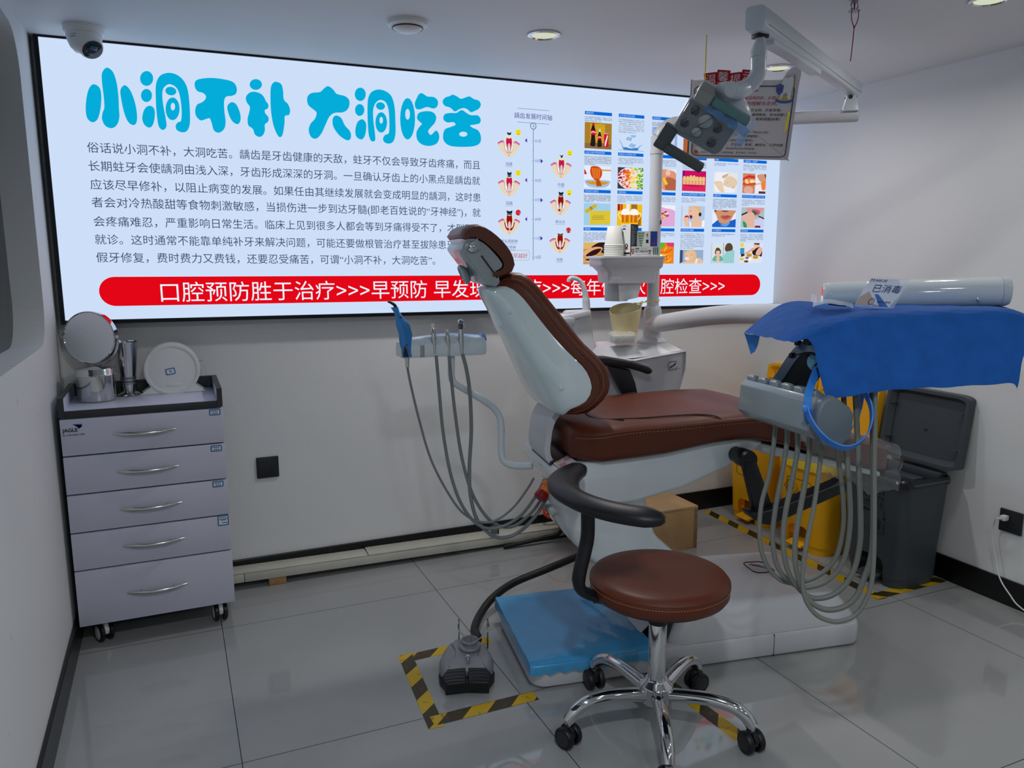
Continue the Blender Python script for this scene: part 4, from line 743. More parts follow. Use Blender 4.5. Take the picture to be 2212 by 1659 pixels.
tape((.622, 2.318), (.928, 2.326), .046, 'yellow and black floor tape strip behind the foot pedal', .0, -1)
tape((.600, 1.948), (.925, 1.948), .046, 'yellow and black floor tape strip in front of the foot pedal', .001, -1)
tape((1.325, 1.88), (1.352, 1.53), .046, 'yellow and black floor tape strip under the stool base')
tape((2.468, 3.14), (2.428, 2.01), .046, 'long yellow and black floor tape strip in front of the bins', .0)
tape((2.405, 2.036), (2.80, 2.046), .046, 'short yellow and black floor tape strip at the near side of the grey bin', .0008)
# ------------------------------------------------------------------ dental chair (u along the chair towards the feet, v away from the viewer)
CO = V((.925, 1.972, 0)); CU = V((.986, -.166, 0)).normalized(); CV = V((.166, .986, 0)).normalized()
def W(u, v, z): return CO+CU*u+CV*v+V((0, 0, z))
def atv(x, y, v): return atp(x, y, CO+CV*v, CV)
def uz(x, y, v): p = atv(x, y, v)-CO; return p.dot(CU), p.z
LEA = mat('brown_leather', (92, 42, 24), .42, 0, .06, 7, .12, 420, spec=.45); STI = mat('tan_stitching', (190, 120, 60), .6); GLW = mat('glossy_white_shell', (214, 222, 226), .07, 0, .01, 3, coat=.6)
SAT = mat('satin_white_cover', (204, 205, 210), .32); BLK = mat('black_rubber', (18, 18, 24), .42, bump=.15, bscale=500); GRS = mat('grey_shell', (150, 158, 164), .3, coat=.2)
chair = thing('dental_chair', 'brown leather dental treatment chair with white glossy back and white base', 'dental chair', W(.6, .25, 0))
def rbox(hw, z0, z1, r, n=5, crown=0.0):
    """cross-section in (v,z), v relative"""
    return rr(-hw, z0, hw, z1, r, n)
# base
pl_ = MB().prism([W(a, b, .004) for a, b in rr(.0, .0, 1.165, .465, .05, 6)], (0, 0, .078), .012, ang=40); obj('base_plinth', pl_, SAT, chair)
obj('plinth_seam', MB().prism([W(.822, -.0006, .006), W(.8235, -.0006, .006), W(.8235, -.0006, .080), W(.822, -.0006, .080)], CV*.01), BLK, chair)
rings = []
for z, a0, a1, b0, b1, r in ((.082, .455, 1.152, .008, .458, .05), (.10, .457, 1.15, .010, .456, .05), (.17, .50, 1.125, .032, .436, .06), (.185, .515, 1.115, .042, .428, .06), (.192, .54, 1.09, .06, .41, .05)):
    rings.append([W(a, b, z-(.0 if z < .11 else max(0, a-.85)**2*.42)+(.012 if z > .15 else 0)*b/.45) for a, b in rr(a0, b0, a1, b1, r, 8)])
cov = obj('base_cover', MB().loft(rings), SAT, chair, 35)
m = MB(); ZB = lambda u, v: W(u, v, .1965-max(0, u-.85)**2*.42+.012*v/.45)
vs = rr(.872, .208, .956, .30, .02, 4)
m.tube([ZB(.872+(a-.872), b) for a, b in vs], .0022, 4, closed=True)
m.poly([ZB(*p)+V((0, 0, .0008)) for p in sm([(.885, .28), (.90, .262), (.918, .25), (.94, .225), (.925, .262), (.905, .276)])], 1)
a0_, a1_ = ZB(.9, .285), ZB(.95, .245); write(m, 'FOSHAN', a0_+V((0, 0, .001)), a1_+V((0, 0, .001)), CU+CV, 2, bold=.02)
obj('base_emblem', m, [INK_, mat('navy_print', (20, 40, 100), .5)], cov, 0)
obj('bellows_gap', MB().prism([W(.41, .03, .084), W(.452, .03, .084), W(.50, .05, .186), W(.47, .05, .175)], CV*.38), BLK, chair)
step = obj('step_plate', MB().prism([W(a, b, .083) for a, b in rr(.004, .006, .395, .459, .04, 6)], (0, 0, .008), .003, ang=40), SAT, chair)
obj('step_flap', MB().prism([W(.385, .1, .086), W(.455, .1, .150), W(.458, .1, .145), W(.39, .1, .083)], CV*.30, .002), SAT, chair)
# lift arm housing and frame
prof = [(.118, .56), (.13, .47), (.165, .415), (.285, .29), (.36, .205), (.72, .205), (.535, .33), (.44, .42), (.40, .56)]
obj('lift_housing', MB().prism([W(a, .10, b) for a, b in prof], CV*.27, .02, seg=3), GLW, chair)
# seat frame
fo = [(.105, .672), (.088, .650), (.098, .612), (.14, .572), (.20, .553), (.34, .558), (.5, .592), (.64, .645), (.74, .695), (.775, .722), (.70, .741), (.616, .74), (.41, .71), (.2, .70)]
obj('seat_frame', MB().prism([W(a, .035, b) for a, b in fo], CV*.43, .016, seg=3, ang=20), GLW, chair)
obj('leg_frame', MB().prism([W(a, .06, b) for a, b in [(.77, .715), (.79, .675), (1.0, .625), (1.235, .565), (1.235, .585)]], CV*.38, .008), GLW, chair)
obj('frame_slot', MB().prism([W(.094, .14, .664), W(.15, .14, .690), W(.152, .14, .6965), W(.1, .14, .6735)], CV*.21), BLK, chair)
lab = MB()
for (va, vb), mm in (((.05, .13), 0),):
    lab.poly([W(.102, va, .6745), W(.102, vb, .6745), W(.15, vb, .6965), W(.15, va, .6965)], 0)
lab.poly([W(.107, .058, .6785), W(.107, .092, .6785), W(.125, .092, .6868), W(.125, .058, .6868)], 1); lab.poly([W(.13, .095, .6895), W(.13, .125, .6895), W(.147, .125, .6965), W(.147, .095, .6965)], 1)
lab.poly([W(.112, .112, .6808), W(.112, .128, .6808), W(.128, .12, .6885)], 2)
obj('warning_label', lab, [mat('label_white', (226, 214, 218), .4), mat('label_pink', (214, 150, 156), .4), mat('label_yellow', (220, 190, 30), .4)], chair, 0)
p = W(.112, .20, .588); q = V((-.62, -.2, -.62)).normalized(); RB = mat('red_button', (140, 16, 24), .35); 
sb = obj('stop_button', MB().lathe([(.017, .012), (.017, .036), (.0205, .038), (.0225, .044), (.0225, .056), (.019, .060), (.001, .061)], p, q), RB, chair, label='dark red emergency stop button')
obj('button_collar', MB().lathe([(.022, 0), (.022, .014), (.0175, .016), (.0175, .034)], p, q), mat('orange_collar', (236, 120, 30), .4), sb)
m = MB(); 
for k in range(5): m.prism([W(.118+.012*k, .11, .585-.010*k), W(.128+.012*k, .11, .577-.010*k), W(.128+.012*k, .11, .575-.010*k), W(.118+.012*k, .11, .583-.010*k)], CV*.2)
obj('rating_plate', m, mat('pale_label', (196, 196, 186), .4), chair, 0)
# seat cushion
def prof_top(u): return .818-.30*max(0, u-.80)-.02*max(0, min(1, (.30-u)/.16))+.01*math.exp(-((u-.68)/.18)**2)
def prof_bot(u):
    a = [(.14, .705), (.21, .700), (.41, .712), (.616, .742), (.70, .743), (.80, .722), (1.25, .588)]
    for (x_, y_), (x2, y2) in zip(a, a[1:]):
        if u <= x2: t = (u-x_)/(x2-x_); return y_+(y2-y_)*max(0, t)
    return a[-1][1]
def sect(u, hw, shrink=0):
    zt, zb = prof_top(u)-shrink, prof_bot(u)+shrink*.6; zs = zt-.024; out = []
    for v, z in [(-hw+.012, zb), (-hw+.002, zb+.008), (-hw, zb+.02), (-hw, zs-.012), (-hw-.002, zs-.002), (-hw+.001, zs+.004), (-hw+.012, zt-.012), (-hw+.04, zt-.003), (-hw*.55, zt+.001), (-hw*.2, zt-.004), (hw*.2, zt-.004), (hw*.55, zt+.001), (hw-.04, zt-.003), (hw-.012, zt-.012), (hw-.001, zs+.004), (hw+.002, zs-.002), (hw, zs-.012), (hw, zb+.02), (hw-.002, zb+.008), (hw-.012, zb)]: out.append(W(u, .25+v, z))
    return out
us = [.138, .142, .15, .165, .19, .22, .27, .34, .42, .5, .58, .66, .72, .78, .84, .9, .97, 1.05, 1.13, 1.19, 1.225, 1.242, 1.25]
def hw(u): return .25-.075*max(0, 1-(u-.138)/.10)**2.2-.04*max(0, (u-1.14)/.11)**2-.015*max(0, min(1, (u-.75)/.4))
seat = obj('seat_cushion', MB().loft([sect(u, hw(u), .012 if i in (0, len(us)-1) else .004 if i in (1, len(us)-2) else 0) for i, u in enumerate(us)]), LEA, chair, 50)
for sg in (-1, 1):
    obj('piping', MB().tube([W(u, .25+sg*(hw(u)+.0015), prof_top(u)-.024) for u in us[1:-1]], .0028, 6), LEA, seat)
    st_ = MB(); L = cat([W(u, .25+sg*(hw(u)+.001), prof_top(u)-.032) for u in us[2:-2]], 14)
    for k in range(0, len(L)-1, 2): st_.tube([L[k], L[k+1]], .0011, 4)
    obj('stitching', st_, STI, seat)
def seam(pts): obj('seam', MB().tube(cat([W(u, v, prof_top(u)+z) for u, v, z in pts], 6), .0024, 5), mat('dark_brown_seam', (60, 26, 16), .5), seat)
seam([(.30, .05, -.0015), (.24, .12, -.001), (.235, .2, -.002), (.27, .3, -.0025), (.40, .40, .0), (.50, .46, -.002), (.53, .49, -.012)])
seam([(.28, .08, -.001), (.36, .055, .000), (.46, .05, .0008), (.54, .04, -.001), (.585, .02, -.006), (.60, .006, -.016)])
# backrest
SE = [(-.080, 1.215, .085), (-.046, 1.218, .11), (-.023, 1.208, .125), (.004, 1.18, .145), (.043, 1.124, .17), (.088, 1.062, .20), (.135, 1.01, .228), (.163, .979, .238), (.179, .942, .244), (.179, .913, .245), (.161, .883, .24), (.13, .864, .225), (.097, .852, .19)]
FR_ = [(-.072, 1.242, .08), (-.021, 1.256, .10), (.003, 1.257, .11), (.024, 1.246, .125), (.05, 1.22, .14), (.08, 1.177, .165), (.110, 1.134, .19), (.143, 1.089, .205), (.172, 1.05, .225), (.206, 1.018, .236), (.234, .981, .243), (.244, .945, .245), (.238, .905, .243), (.210, .870, .235), (.173, .843, .22), (.106, .838, .18)]
BK = [(-.100, 1.205), (-.090, 1.18), (-.066, 1.136), (-.038, 1.079), (-.017, 1.042), (.013, .979), (.04, .921), (.073, .86), (.102, .831), (.128, .82)]
def resamp(P, n):
    L = cat([tuple(p)+(0,)*(3-len(p)) for p in P], 10); d = [0]
    for a, b in zip(L, L[1:]): d.append(d[-1]+(b-a).length)
    out = []
    for k in range(n):
        t = d[-1]*k/(n-1); i = max(j for j in range(len(d)) if d[j] <= t+1e-9); i = min(i, len(L)-2); f = (t-d[i])/max(1e-9, d[i+1]-d[i]); out.append(L[i].lerp(L[i+1], min(1, f)))
    return out
N_ = 26; se, fr, bk = resamp(SE, N_), resamp(FR_, N_), resamp(BK, N_)
def ringb(a, b, wa, wb, e=.0):
    """closed section from seam (a) to front (b)"""
    out = []; d = V((b[0]-a[0], 0, b[1]-a[1])); A = V((a[0], 0, a[1]))
    for t, s in ((0, .98), (.08, 1.0), (.40, 1.012), (.46, 1.016), (.52, 1.01), (.82, .995), (.93, .965), (.98, .90), (1, .78)): out.append((A+d*t, wa+(wb-wa)*t, s))
    L = [W(p.x, .25-w_*s, p.z) for p, w_, s in out]; R = [W(p.x, .25+w_*s, p.z) for p, w_, s in out]
    mid = [W(p.x, .25+w_*s*q, p.z) for (p, w_, s), q in ((out[-1], -.5), (out[-1], 0), (out[-1], .5))]
    return L+mid+R[::-1]
rings = []
for k in range(N_):
    a, b = se[k], fr[k]; sc = 1
    if k in (0, N_-1): a = V(a).lerp(V(b), .12); b = V(b).lerp(V(a), .15); sc = .86
    rings.append(ringb(a, b, a.z*0+se[k].z*sc, fr[k].z*sc))
back = obj('backrest_cushion', MB().loft(rings), LEA, chair, 50)
for tt, rad, mm, nm in ((.46, .0026, LEA, 'piping'),):
    for sg in (-1, 1):
        L = [];
        for k in range(1, N_-1):
            a, b = se[k], fr[k]; L.append(W(a.x+(b.x-a.x)*tt, .25+sg*((se[k].z+(fr[k].z-se[k].z)*tt)*1.022+.0005), a.y+(b.y-a.y)*tt))
        obj(nm, MB().tube(L, rad, 6), mm, back)
        st_ = MB(); L2 = cat(L, 10); off = (CU*.004 if True else 0)
        for k in range(0, len(L2)-1, 2): st_.tube([L2[k]+CU*.006+V((0, 0, .004)), L2[k+1]+CU*.006+V((0, 0, .004))], .0011, 4)
        obj('stitching', st_, STI, back)
rings = []
for k in range(N_):
    a, b = se[k], bk[k]; d = V((b.x-a.x, 0, b.y-a.y)); A = V((a.x, 0, a.y)); ws = se[k].z; out = []
    for t in range(13):
        th = math.pi*(t/12); c_, s_ = math.cos(th), math.sin(th)
        e1 = abs(c_)**.75*(1 if c_ >= 0 else -1); e2 = s_**.62; p = A+d*e2; out.append(W(p.x, .25-ws*e1*.985, p.z))
    rings.append(out)
def shr(ring, f): c = sum((p for p in ring), V((0, 0, 0)))/len(ring); return [c+(p-c)*f for p in ring]
rings = [shr(rings[0], .55)]+[shr(rings[0], .9)]+rings[1:-1]+[shr(rings[-1], .9), shr(rings[-1], .5)]
shell = obj('backrest_shell', MB().loft(rings), GLW, chair, 60)
for k_, vv in ((5, .09), (18, .06)):
    a, b = se[k_], bk[k_]; p = W(a.x+(b.x-a.x)*.62, .25-a.z*.90, a.y+(b.y-a.y)*.62)
    obj('cover_screw', MB().ell(p-CV*.001, (.006, .004, .0075), n=12, k=8), GLW, shell)
# back bracket strip
br = [(.142, .83), (.118, .80), (.107, .77), (.103, .74), (.100, .71), (.106, .685), (.13, .655), (.16, .64)]
rs = cat([(a, 0, b) for a, b in br], 5); m = []
for i, p in enumerate(rs):
    t = (rs[min(i+1, len(rs)-1)]-rs[max(i-1, 0)]).normalized(); nx = V((-t.z, 0, t.x)); th = .009
    q0, q1 = p-nx*0, p-nx*th*2
    m.append([W(q0.x, .155, q0.z), W(q0.x, .345, q0.z), W(q1.x, .345, q1.z), W(q1.x, .155, q1.z)])
obj('back_bracket', MB().loft(m), SAT, chair, 40)
# headrest
def resv(P): return resamp(P, 16)
hse = resv([(-.174, 1.358), (-.150, 1.363), (-.137, 1.361), (-.109, 1.345), (-.078, 1.318), (-.056, 1.292), (-.050, 1.276), (-.057, 1.262), (-.087, 1.251)]); hfr = resv([(-.181, 1.367), (-.172, 1.383), (-.149, 1.396), (-.122, 1.396), (-.090, 1.380), (-.054, 1.350), (-.027, 1.315), (-.016, 1.282), (-.020, 1.265), (-.031, 1.254), (-.057, 1.243), (-.085, 1.239)])
def hsec(pts, v0, f): return None
def across(side, hwid, inset, n=9, pw=3.2):
    """loft a (u,z) outline across v with rounded ends"""
    c = sum((V((p[0], 0, p[1])) for p in side), V((0, 0, 0)))/len(side); R = []
    for k in range(2*n+1):
        s = -1+k/n; f = max(.02, 1-inset*(abs(s)**pw)); R.append([W(c.x+(p[0]-c.x)*f, .25+s*hwid, c.z+(p[1]-c.z)*f) for p in side])
    return R
def thick(a, b):
    return [(p.x, p.y) for p in a]+[(p.x, p.y) for p in b][::-1]
sidec = thick(hse, hfr)
obj('headrest_cushion', MB().loft(across(sidec, .135, .10, 9, 9)), LEA, chair, 60)
hsh = [(-.172, 1.356), (-.150, 1.360), (-.137, 1.359), (-.109, 1.343), (-.080, 1.316), (-.058, 1.29), (-.052, 1.276), (-.060, 1.265), (-.087, 1.254), (-.11, 1.268), (-.135, 1.295), (-.160, 1.33)]
obj('headrest_shell', MB().loft(across([(p.x, p.z) for p in cat([(a, 0, b) for a, b in hsh], 3, True)], .128, .10, 9, 6)), GRS, chair, 60)
arm_p = [(-.178, 1.326), (-.168, 1.346), (-.148, 1.350), (-.128, 1.33), (-.121, 1.318), (-.067, 1.248), (-.064, 1.228), (-.078, 1.216), (-.108, 1.228), (-.126, 1.258), (-.164, 1.306)]
ha = obj('headrest_arm', MB().prism([W(a, .12, b) for a, b in arm_p], CV*.26, .006), GRS, chair)
obj('headrest_bracket', MB().prism([W(a, .111, b) for a, b in [(-.163, 1.326), (-.157, 1.340), (-.146, 1.346), (-.132, 1.357), (-.121, 1.326), (-.138, 1.317), (-.150, 1.314)]], CV*.008, .002), GRS, ha)
obj('pivot_cap', MB().lathe([(.011, 0), (.011, .004), (.0095, .005), (.001, .0045)], W(-.149, .111, 1.328), -CV, 24), STEEL, ha)
obj('arm_groove', MB().prism([W(-.122, .1185, 1.306), W(-.118, .1185, 1.308), W(-.07, .1185, 1.244), W(-.075, .1185, 1.242)], CV*.003), BLK, ha)
obj('neck_bar', MB().prism([W(-.092, .225, 1.225), (W(-.072, .225, 1.23)), W(-.040, .225, 1.195), W(-.062, .225, 1.188)], CV*.05, .003), GRS, chair)
kd = W(-.8, 0, 1.0-.5)-W(0, 0, 1.0); kd = (CU*-.86+V((0, 0, -.42))).normalized()
kn = MB().lathe([(.016, -.01), (.016, .018), (.024, .022), (.031, .030), (.032, .036), (.029, .040), (.026, .0405), (.024, .037), (.001, .037)], W(-.118, .25, 1.265), kd, 32)
obj('headrest_knob', kn, GRS, chair)
# armrests
fa = [(.33, .925), (.36, .945), (.44, .940), (.53, .922), (.60, .899), (.617, .886), (.612, .872), (.597, .870), (.565, .882), (.53, .893), (.44, .908), (.36, .908)]
o = obj('far_armrest', MB().prism([W(a, .545, b) for a, b in fa], CV*.055, .009, seg=3), BLK, chair)
obj('armrest_post', MB().prism([W(a, .555, b) for a, b in [(.445, .905), (.53, .89), (.552, .84), (.578, .74), (.53, .735), (.50, .80)]], CV*.032, .006), BLK, chair)
V0 = -.055
obj('near_armrest_pivot', MB().lathe([(.024, -.085), (.024, -.06), (.028, -.055), (.029, -.01), (.026, 0), (.001, .001)], W(.668, V0, .692), -CV, 28), BLK, chair)
pv = [(.646, .688), (.69, .690), (.752, .545), (.735, .49), (.70, .505), (.697, .515)]
obj('near_armrest_link', MB().prism([W(a, V0-.004, b) for a, b in pv], CV*.03, .006), BLK, chair)
na = [(.657, .537), (.672, .516), (.705, .496), (.735, .490), (.80, .512), (1.006, .580), (1.008, .592), (.984, .612), (.965, .604), (.755, .543), (.70, .535)]
obj('near_armrest', MB().prism([W(a, V0-.03, b) for a, b in na], CV*.055, .008, seg=3), BLK, chair)
# corrugated hose under the frame
L = cat([W(.47, .33, .60), W(.465, .33, .55), W(.43, .34, .48), W(.41, .36, .42), W(.44, .40, .33), W(.5, .43, .24)], 24)
obj('corrugated_hose', MB().tube(L, [.026 if (k//2) % 2 else .022 for k in range(len(L))], 14), mat('dark_grey_hose', (56, 60, 64), .5), chair)
# ------------------------------------------------------------------ blue film on the step
rnd = random.Random(9); rows = []
NU, NV = 26, 22
for i in range(NU+1):
    u = -.008+i*.408/NU; row = []
    edge = [(-.012, .058+rnd.uniform(-.006, .006)), (-.010, .078), (-.004, .0905), (.02, .0925)]
    for v, z in edge: row.append(W(u, v, z))
    for j in range(1, NV):
        v = .02+(.445-.02)*j/NV; rid = .0016*math.sin(u*75+v*38+1.5*math.sin(v*14))+.0012*math.sin(u*140+v*60)
        row.append(W(u, v, .0935+max(-.0012, rid)+(.004 if v > .40 else 0)))
    for v, z in ((.447, .098), (.462, .100), (.468, .088), (.470, .075)): row.append(W(u, v, z))
    rows.append(row)
first = [W(-.0105, p.dot(V((0, 0, 0)))+((p-CO).dot(CV)), min(p.z, .06)) for p in rows[0]]
tag(obj('step_film', MB().sheet([first]+rows), film('blue_plastic_film', (66, 160, 216), .93, .22, .5, 60), smooth=60), 'crinkled blue plastic film stretched over the step of the chair base', 'plastic film')
# ------------------------------------------------------------------ assistant instrument holder on its bent tube
AH = thing('instrument_holder', 'white glossy assistant instrument holder on a bent tube left of the chair back', 'instrument holder', aty(1145, 1005, 2.24))
YA = 2.33
tb = [aty(975, 760, YA), aty(975, 790, YA), aty(976, 815, YA), aty(986, 830, YA), aty(1045, 865, YA), aty(1072, 888, YA), aty(1082, 915, YA-.005), aty(1083, 975, YA-.02), aty(1090, 997, YA-.03), aty(1112, 1006, YA-.06), aty(1150, 1006, YA-.10)]
obj('bent_tube', MB().tube(cat(tb, 8), .0115, 16), GLW, AH)
obj('tube_joint', MB().tube([aty(1083, 930, YA-.008), aty(1083, 931.5, YA-.008)], .0121, 16), GRS, AH)
hx0, hx1 = aty(861, 750, YA).x, aty(1043, 750, YA).x; zt0, zt1 = aty(870, 738, YA).z, aty(1043, 726, YA).z; zb0, zb1 = aty(862, 772, YA).z, aty(1040, 764, YA).z
secs = []; K = 30
for k in range(K+1):
    t = k/K; x = hx0+(hx1-hx0)*t; zt = zt0+(zt1-zt0)*t+.012*math.sin(math.pi*min(1, t*1.1)); zb = zb0+(zb1-zb0)*t
    lift = 0
    for s_ in (.06, .24, .42, .585, .75):
        lift += .016*math.exp(-((t-s_)/.038)**2)
    f = 1 if 0 < k < K else .9
    pts = [(-.030, zb), (-.034, zb+.012), (-.034, zb+(zt-zb)*.62), (-.028, zt-.010-lift*.8), (-.012, zt-lift*.45), (.012, zt+.002), (.030, zt-.004), (.036, zt-.02), (.036, zb)]
    mz = (zt+zb)/2; secs.append([V((x, YA+a*f, mz+(b-mz)*f)) for a, b in pts])
body = obj('holder_body', MB().loft(secs), GLW, AH, 40)
for s_ in (.24,):
    x = hx0+(hx1-hx0)*s_; obj('empty_slot', MB().bb((x-.008, YA-.0352, zb0+.001), (x+.006, YA-.026, zb0+.038), .002), GRS, AH)
p = aty(1046, 735, YA)
obj('film_cover', MB().sheet([[V((hx0+.028+(hx1-hx0-.02)*t, YA+a, zt0+(zt1-zt0)*t+.012*math.sin(math.pi*min(1, t*1.1))+b)) for t in [i/12 for i in range(13)]] for a, b in ((-.006, -.0015), (.012, .0045), (.031, -.001), (.038, -.018))]), film('pale_blue_film', (120, 180, 240), .55), AH)
obj('film_corner', MB().sheet([[V((hx1+a, YA+y_, zt1+.010+b)) for a, b in ((-.002, 0), (.006, -.006), (.010, -.02), (.007, -.027))] for y_ in (-.01, .01, .03)]), film('blue_film_tail', (40, 130, 220), .9), AH)
HOSE = mat('grey_silicone_hose', (122, 128, 128), .35)
def hose_pts(px, ya, yb):
    n = len(px)-1; return cat([aty(x, y, ya+(yb-ya)*(i/n)**1.6) for i, (x, y) in enumerate(px)], 8)
def handpiece(name, label, px, hose, build, r=.0052, cat_='handpiece'):
    p = aty(*px, YA-.03); t = thing(name, label, cat_, p, None); build(t, p)
    obj('hose', MB().tube(hose_pts(hose, YA-.03, 2.19), r, 10), HOSE, t); return t
# curing light wrapped in blue film
BF = film('blue_sleeve_film', (40, 130, 205), .9, .2, .8, 70)
def cure(t, p):
    A = lambda x, y: aty(x, y, YA-.032)
    obj('body', MB().tube(cat([A(877, 770), A(875, 750), A(872, 720), A(866, 695), A(862, 685)], 5), [.012-.0001*k for k in range(21)], 14), DARKP, t)
    obj('light_tip', MB().tube(cat([A(863, 690), A(858, 672), A(853, 660), A(845, 654), A(838, 651)], 6), [.006-.0001*k for k in range(25)], 10), DARKP, t)
    L = [A(879, 771), A(878, 755), A(876, 740), A(873, 722), A(868, 702), A(863, 688), A(857, 674), A(852, 664)]
    rg = []; rs_ = random.Random(2)
    for i, q in enumerate(L):
        rad = [.0135, .0145, .0155, .0165, .016, .013, .009, .0105][i]
        rg.append([q+V((math.cos(2*PI*j/14)*rad*(1+rs_.uniform(-.18, .28))+(.006 if 2 < i < 5 and j in (0, 13, 1) else 0), math.sin(2*PI*j/14)*rad*.8, rs_.uniform(-.002, .002))) for j in range(14)])
    obj('film_sleeve', MB().loft(rg, False), BF, t, 50)
    obj('strain_relief', MB().tube([A(879.5, 771), A(880, 793)], [.0075, .0055], 14), INOX, t)
    m = MB(); q = A(876, 752)+V((0, -.0145, 0)); write(m, 'F1.5A', q+V((-.001, 0, .014)), q+V((.001, 0, -.014)), (1, 0, .05), 2); obj('marking', m, mat('dark_red_print', (90, 20, 40), .5), t, 0)
handpiece('curing_light', 'curing light wrapped in blue film at the left end of the white holder', (877, 760), [(880, 793), (887, 830), (905, 905), (930, 990), (965, 1060), (1000, 1108), (1040, 1128), (1075, 1122), (1110, 1095), (1140, 1055), (1153, 1033)], cure, .0038, 'curing light')
def suction(cap, top, bot, wide):
    def b(t, p):
        A = lambda x, y: aty(x, y, YA-.034)
        obj('tip_socket', MB().tube([A(*top), A(top[0]+.3, top[1]+cap)], [wide*.8, wide*.72], 14), mat('ivory_plastic', (214, 212, 200), .4) if cap > 6 else INOX, t)
        obj('body', MB().tube([A(top[0]+.3, top[1]+cap), A(top[0]+.8, top[1]+cap+4), A((top[0]+bot[0])/2, (top[1]+bot[1])/2), A(bot[0], bot[1]-18), A(*bot)], [wide*.8, wide*1.05, wide*1.1, wide*.6, wide*.42], 16), INOX, t)
    return b
handpiece('saliva_ejector', 'steel saliva ejector handpiece with an ivory tip socket, second in the white holder', (937, 735), [(942, 768), (945, 800), (950, 860), (958, 940), (975, 1030), (1000, 1095), (1035, 1135), (1075, 1140), (1120, 1118), (1155, 1075), (1176, 1036)], suction(8, (935, 699.5), (939, 764), .0075))
handpiece('suction_handpiece', 'short steel suction handpiece third from the left in the white holder', (967, 740), [(970, 768), (975, 820), (984, 900), (998, 990), (1022, 1070), (1060, 1125), (1105, 1138), (1150, 1105), (1178, 1060), (1186, 1030)], suction(3, (965.5, 713), (970, 765), .0068))
def syringe(t, p):
    A = lambda x, y: aty(x, y, YA-.034)
    obj('body', MB().tube([A(995.5, 711), A(996.5, 735), A(997.5, 750), A(998.5, 763)], [.0085, .009, .006, .0045], 16), INOX, t)
    obj('head_grip', MB().tube([A(995, 700), A(995.3, 711)], [.0078, .0068], 16), mat('gunmetal', (90, 96, 102), .3, 1), t)
    obj('head', MB().ell(A(995, 695.5), (.0092, .0092, .0085)), STEEL, t)
    for x in (991.5, 996.5): obj('button', MB().lathe([(.0028, 0), (.0028, .002), (.001, .003)], A(x, 695)+V((0, -.0085, 0)), (0, -1, .1), 12), DARKP, t)
    obj('nozzle', MB().tube([A(1000, 700), A(1003.5, 706)], [.0018, .001], 8), STEEL, t)
handpiece('air_water_syringe', 'steel air and water syringe with two black buttons at the right of the white holder', (996, 735), [(999, 765), (1008, 800), (1015, 850), (1018, 930), (1014, 1010), (1017, 1075), (1035, 1130), (1075, 1161), (1120, 1150), (1160, 1110), (1185, 1065), (1191, 1035)], syringe, .006, 'syringe')
# ------------------------------------------------------------------ doctor's stool
def atd(x, y, d): return CAM+ray(x, y)*d
SX, SY = 1.158, 1.662
stool = thing('doctor_stool', 'round brown leather stool with a chrome five-star base and a black arm support', 'stool', (SX, SY, 0))
SR = .186; pr = [(.001, .404), (SR-.02, .404), (SR-.006, .408), (SR, .417), (SR+.001, .443), (SR-.0005, .447), (SR+.0015, .4485), (SR-.0005, .450), (SR-.006, .458), (SR-.022, .4645), (SR-.06, .468), (.001, .4695)]
sc = obj('seat', MB().lathe(pr, (SX, SY, 0), n=72), LEA, stool, 60)
m = MB()
for k in range(150):
    a0, a1 = 2*PI*k/150, 2*PI*(k+.62)/150; m.tube([V((SX+(SR+.0014)*math.cos(a), SY+(SR+.0014)*math.sin(a), .4385)) for a in (a0, a1)], .0009, 4)
obj('stitching', m, STI, sc)
obj('seat_plate', MB().lathe([(.001, .396), (.165, .398), (.17, .4035), (.001, .4035)], (SX, SY, 0), n=40), BLK, stool)
obj('gas_lift', MB().tube([(SX, SY, .30), (SX, SY, .40)], .0145, 20), STEEL, stool)
col = obj('column', MB().lathe([(.024, .125), (.0245, .13), (.0245, .322), (.0235, .324)], (SX, SY, 0), n=32), STEEL, stool)
obj('column_cap', MB().lathe([(.0258, .318), (.0258, .336), (.022, .340), (.0145, .340), (.0145, .322)], (SX, SY, 0), n=32), BLK, col)
obj('hub', MB().lathe([(.001, .088), (.040, .088), (.0415, .092), (.043, .132), (.046, .137), (.044, .141), (.031, .152), (.029, .156), (.0246, .156)], (SX, SY, 0), n=40), STEEL, stool)
obj('lift_lever', MB().tube(cat([(SX-.02, SY+.02, .392), (SX-.09, SY+.05, .386), (SX-.135, SY+.075, .374)], 5), .004, 8).box((SX-.14, SY+.078, .372), (.035, .014, .006), Matrix.Rotation(-.5, 3, 'Z'), .002), BLK, stool)
for k, deg in enumerate((173, 101.5, 27.5, -46.5, -117)):
    a = math.radians(deg); d = V((math.cos(a), math.sin(a), 0)); c = V((SX, SY, 0))
    P = cat([c+d*.036+V((0, 0, .112)), c+d*.09+V((0, 0, .120)), c+d*.15+V((0, 0, .125)), c+d*.205+V((0, 0, .118)), c+d*.24+V((0, 0, .098)), c+d*.258+V((0, 0, .074))], 6)
    obj('leg', MB().tube(P, [.0155+.003*(1-i/30)+.001 for i in range(31)], 16), STEEL, stool)
    e = c+d*.258; caster(e.x, e.y, a+(.5, 1.3, 1.2, .75, .4)[k], stool, .030, .052, BLK, mat('grey_caster_cap', (40, 41, 44), .45), .068, BLK)
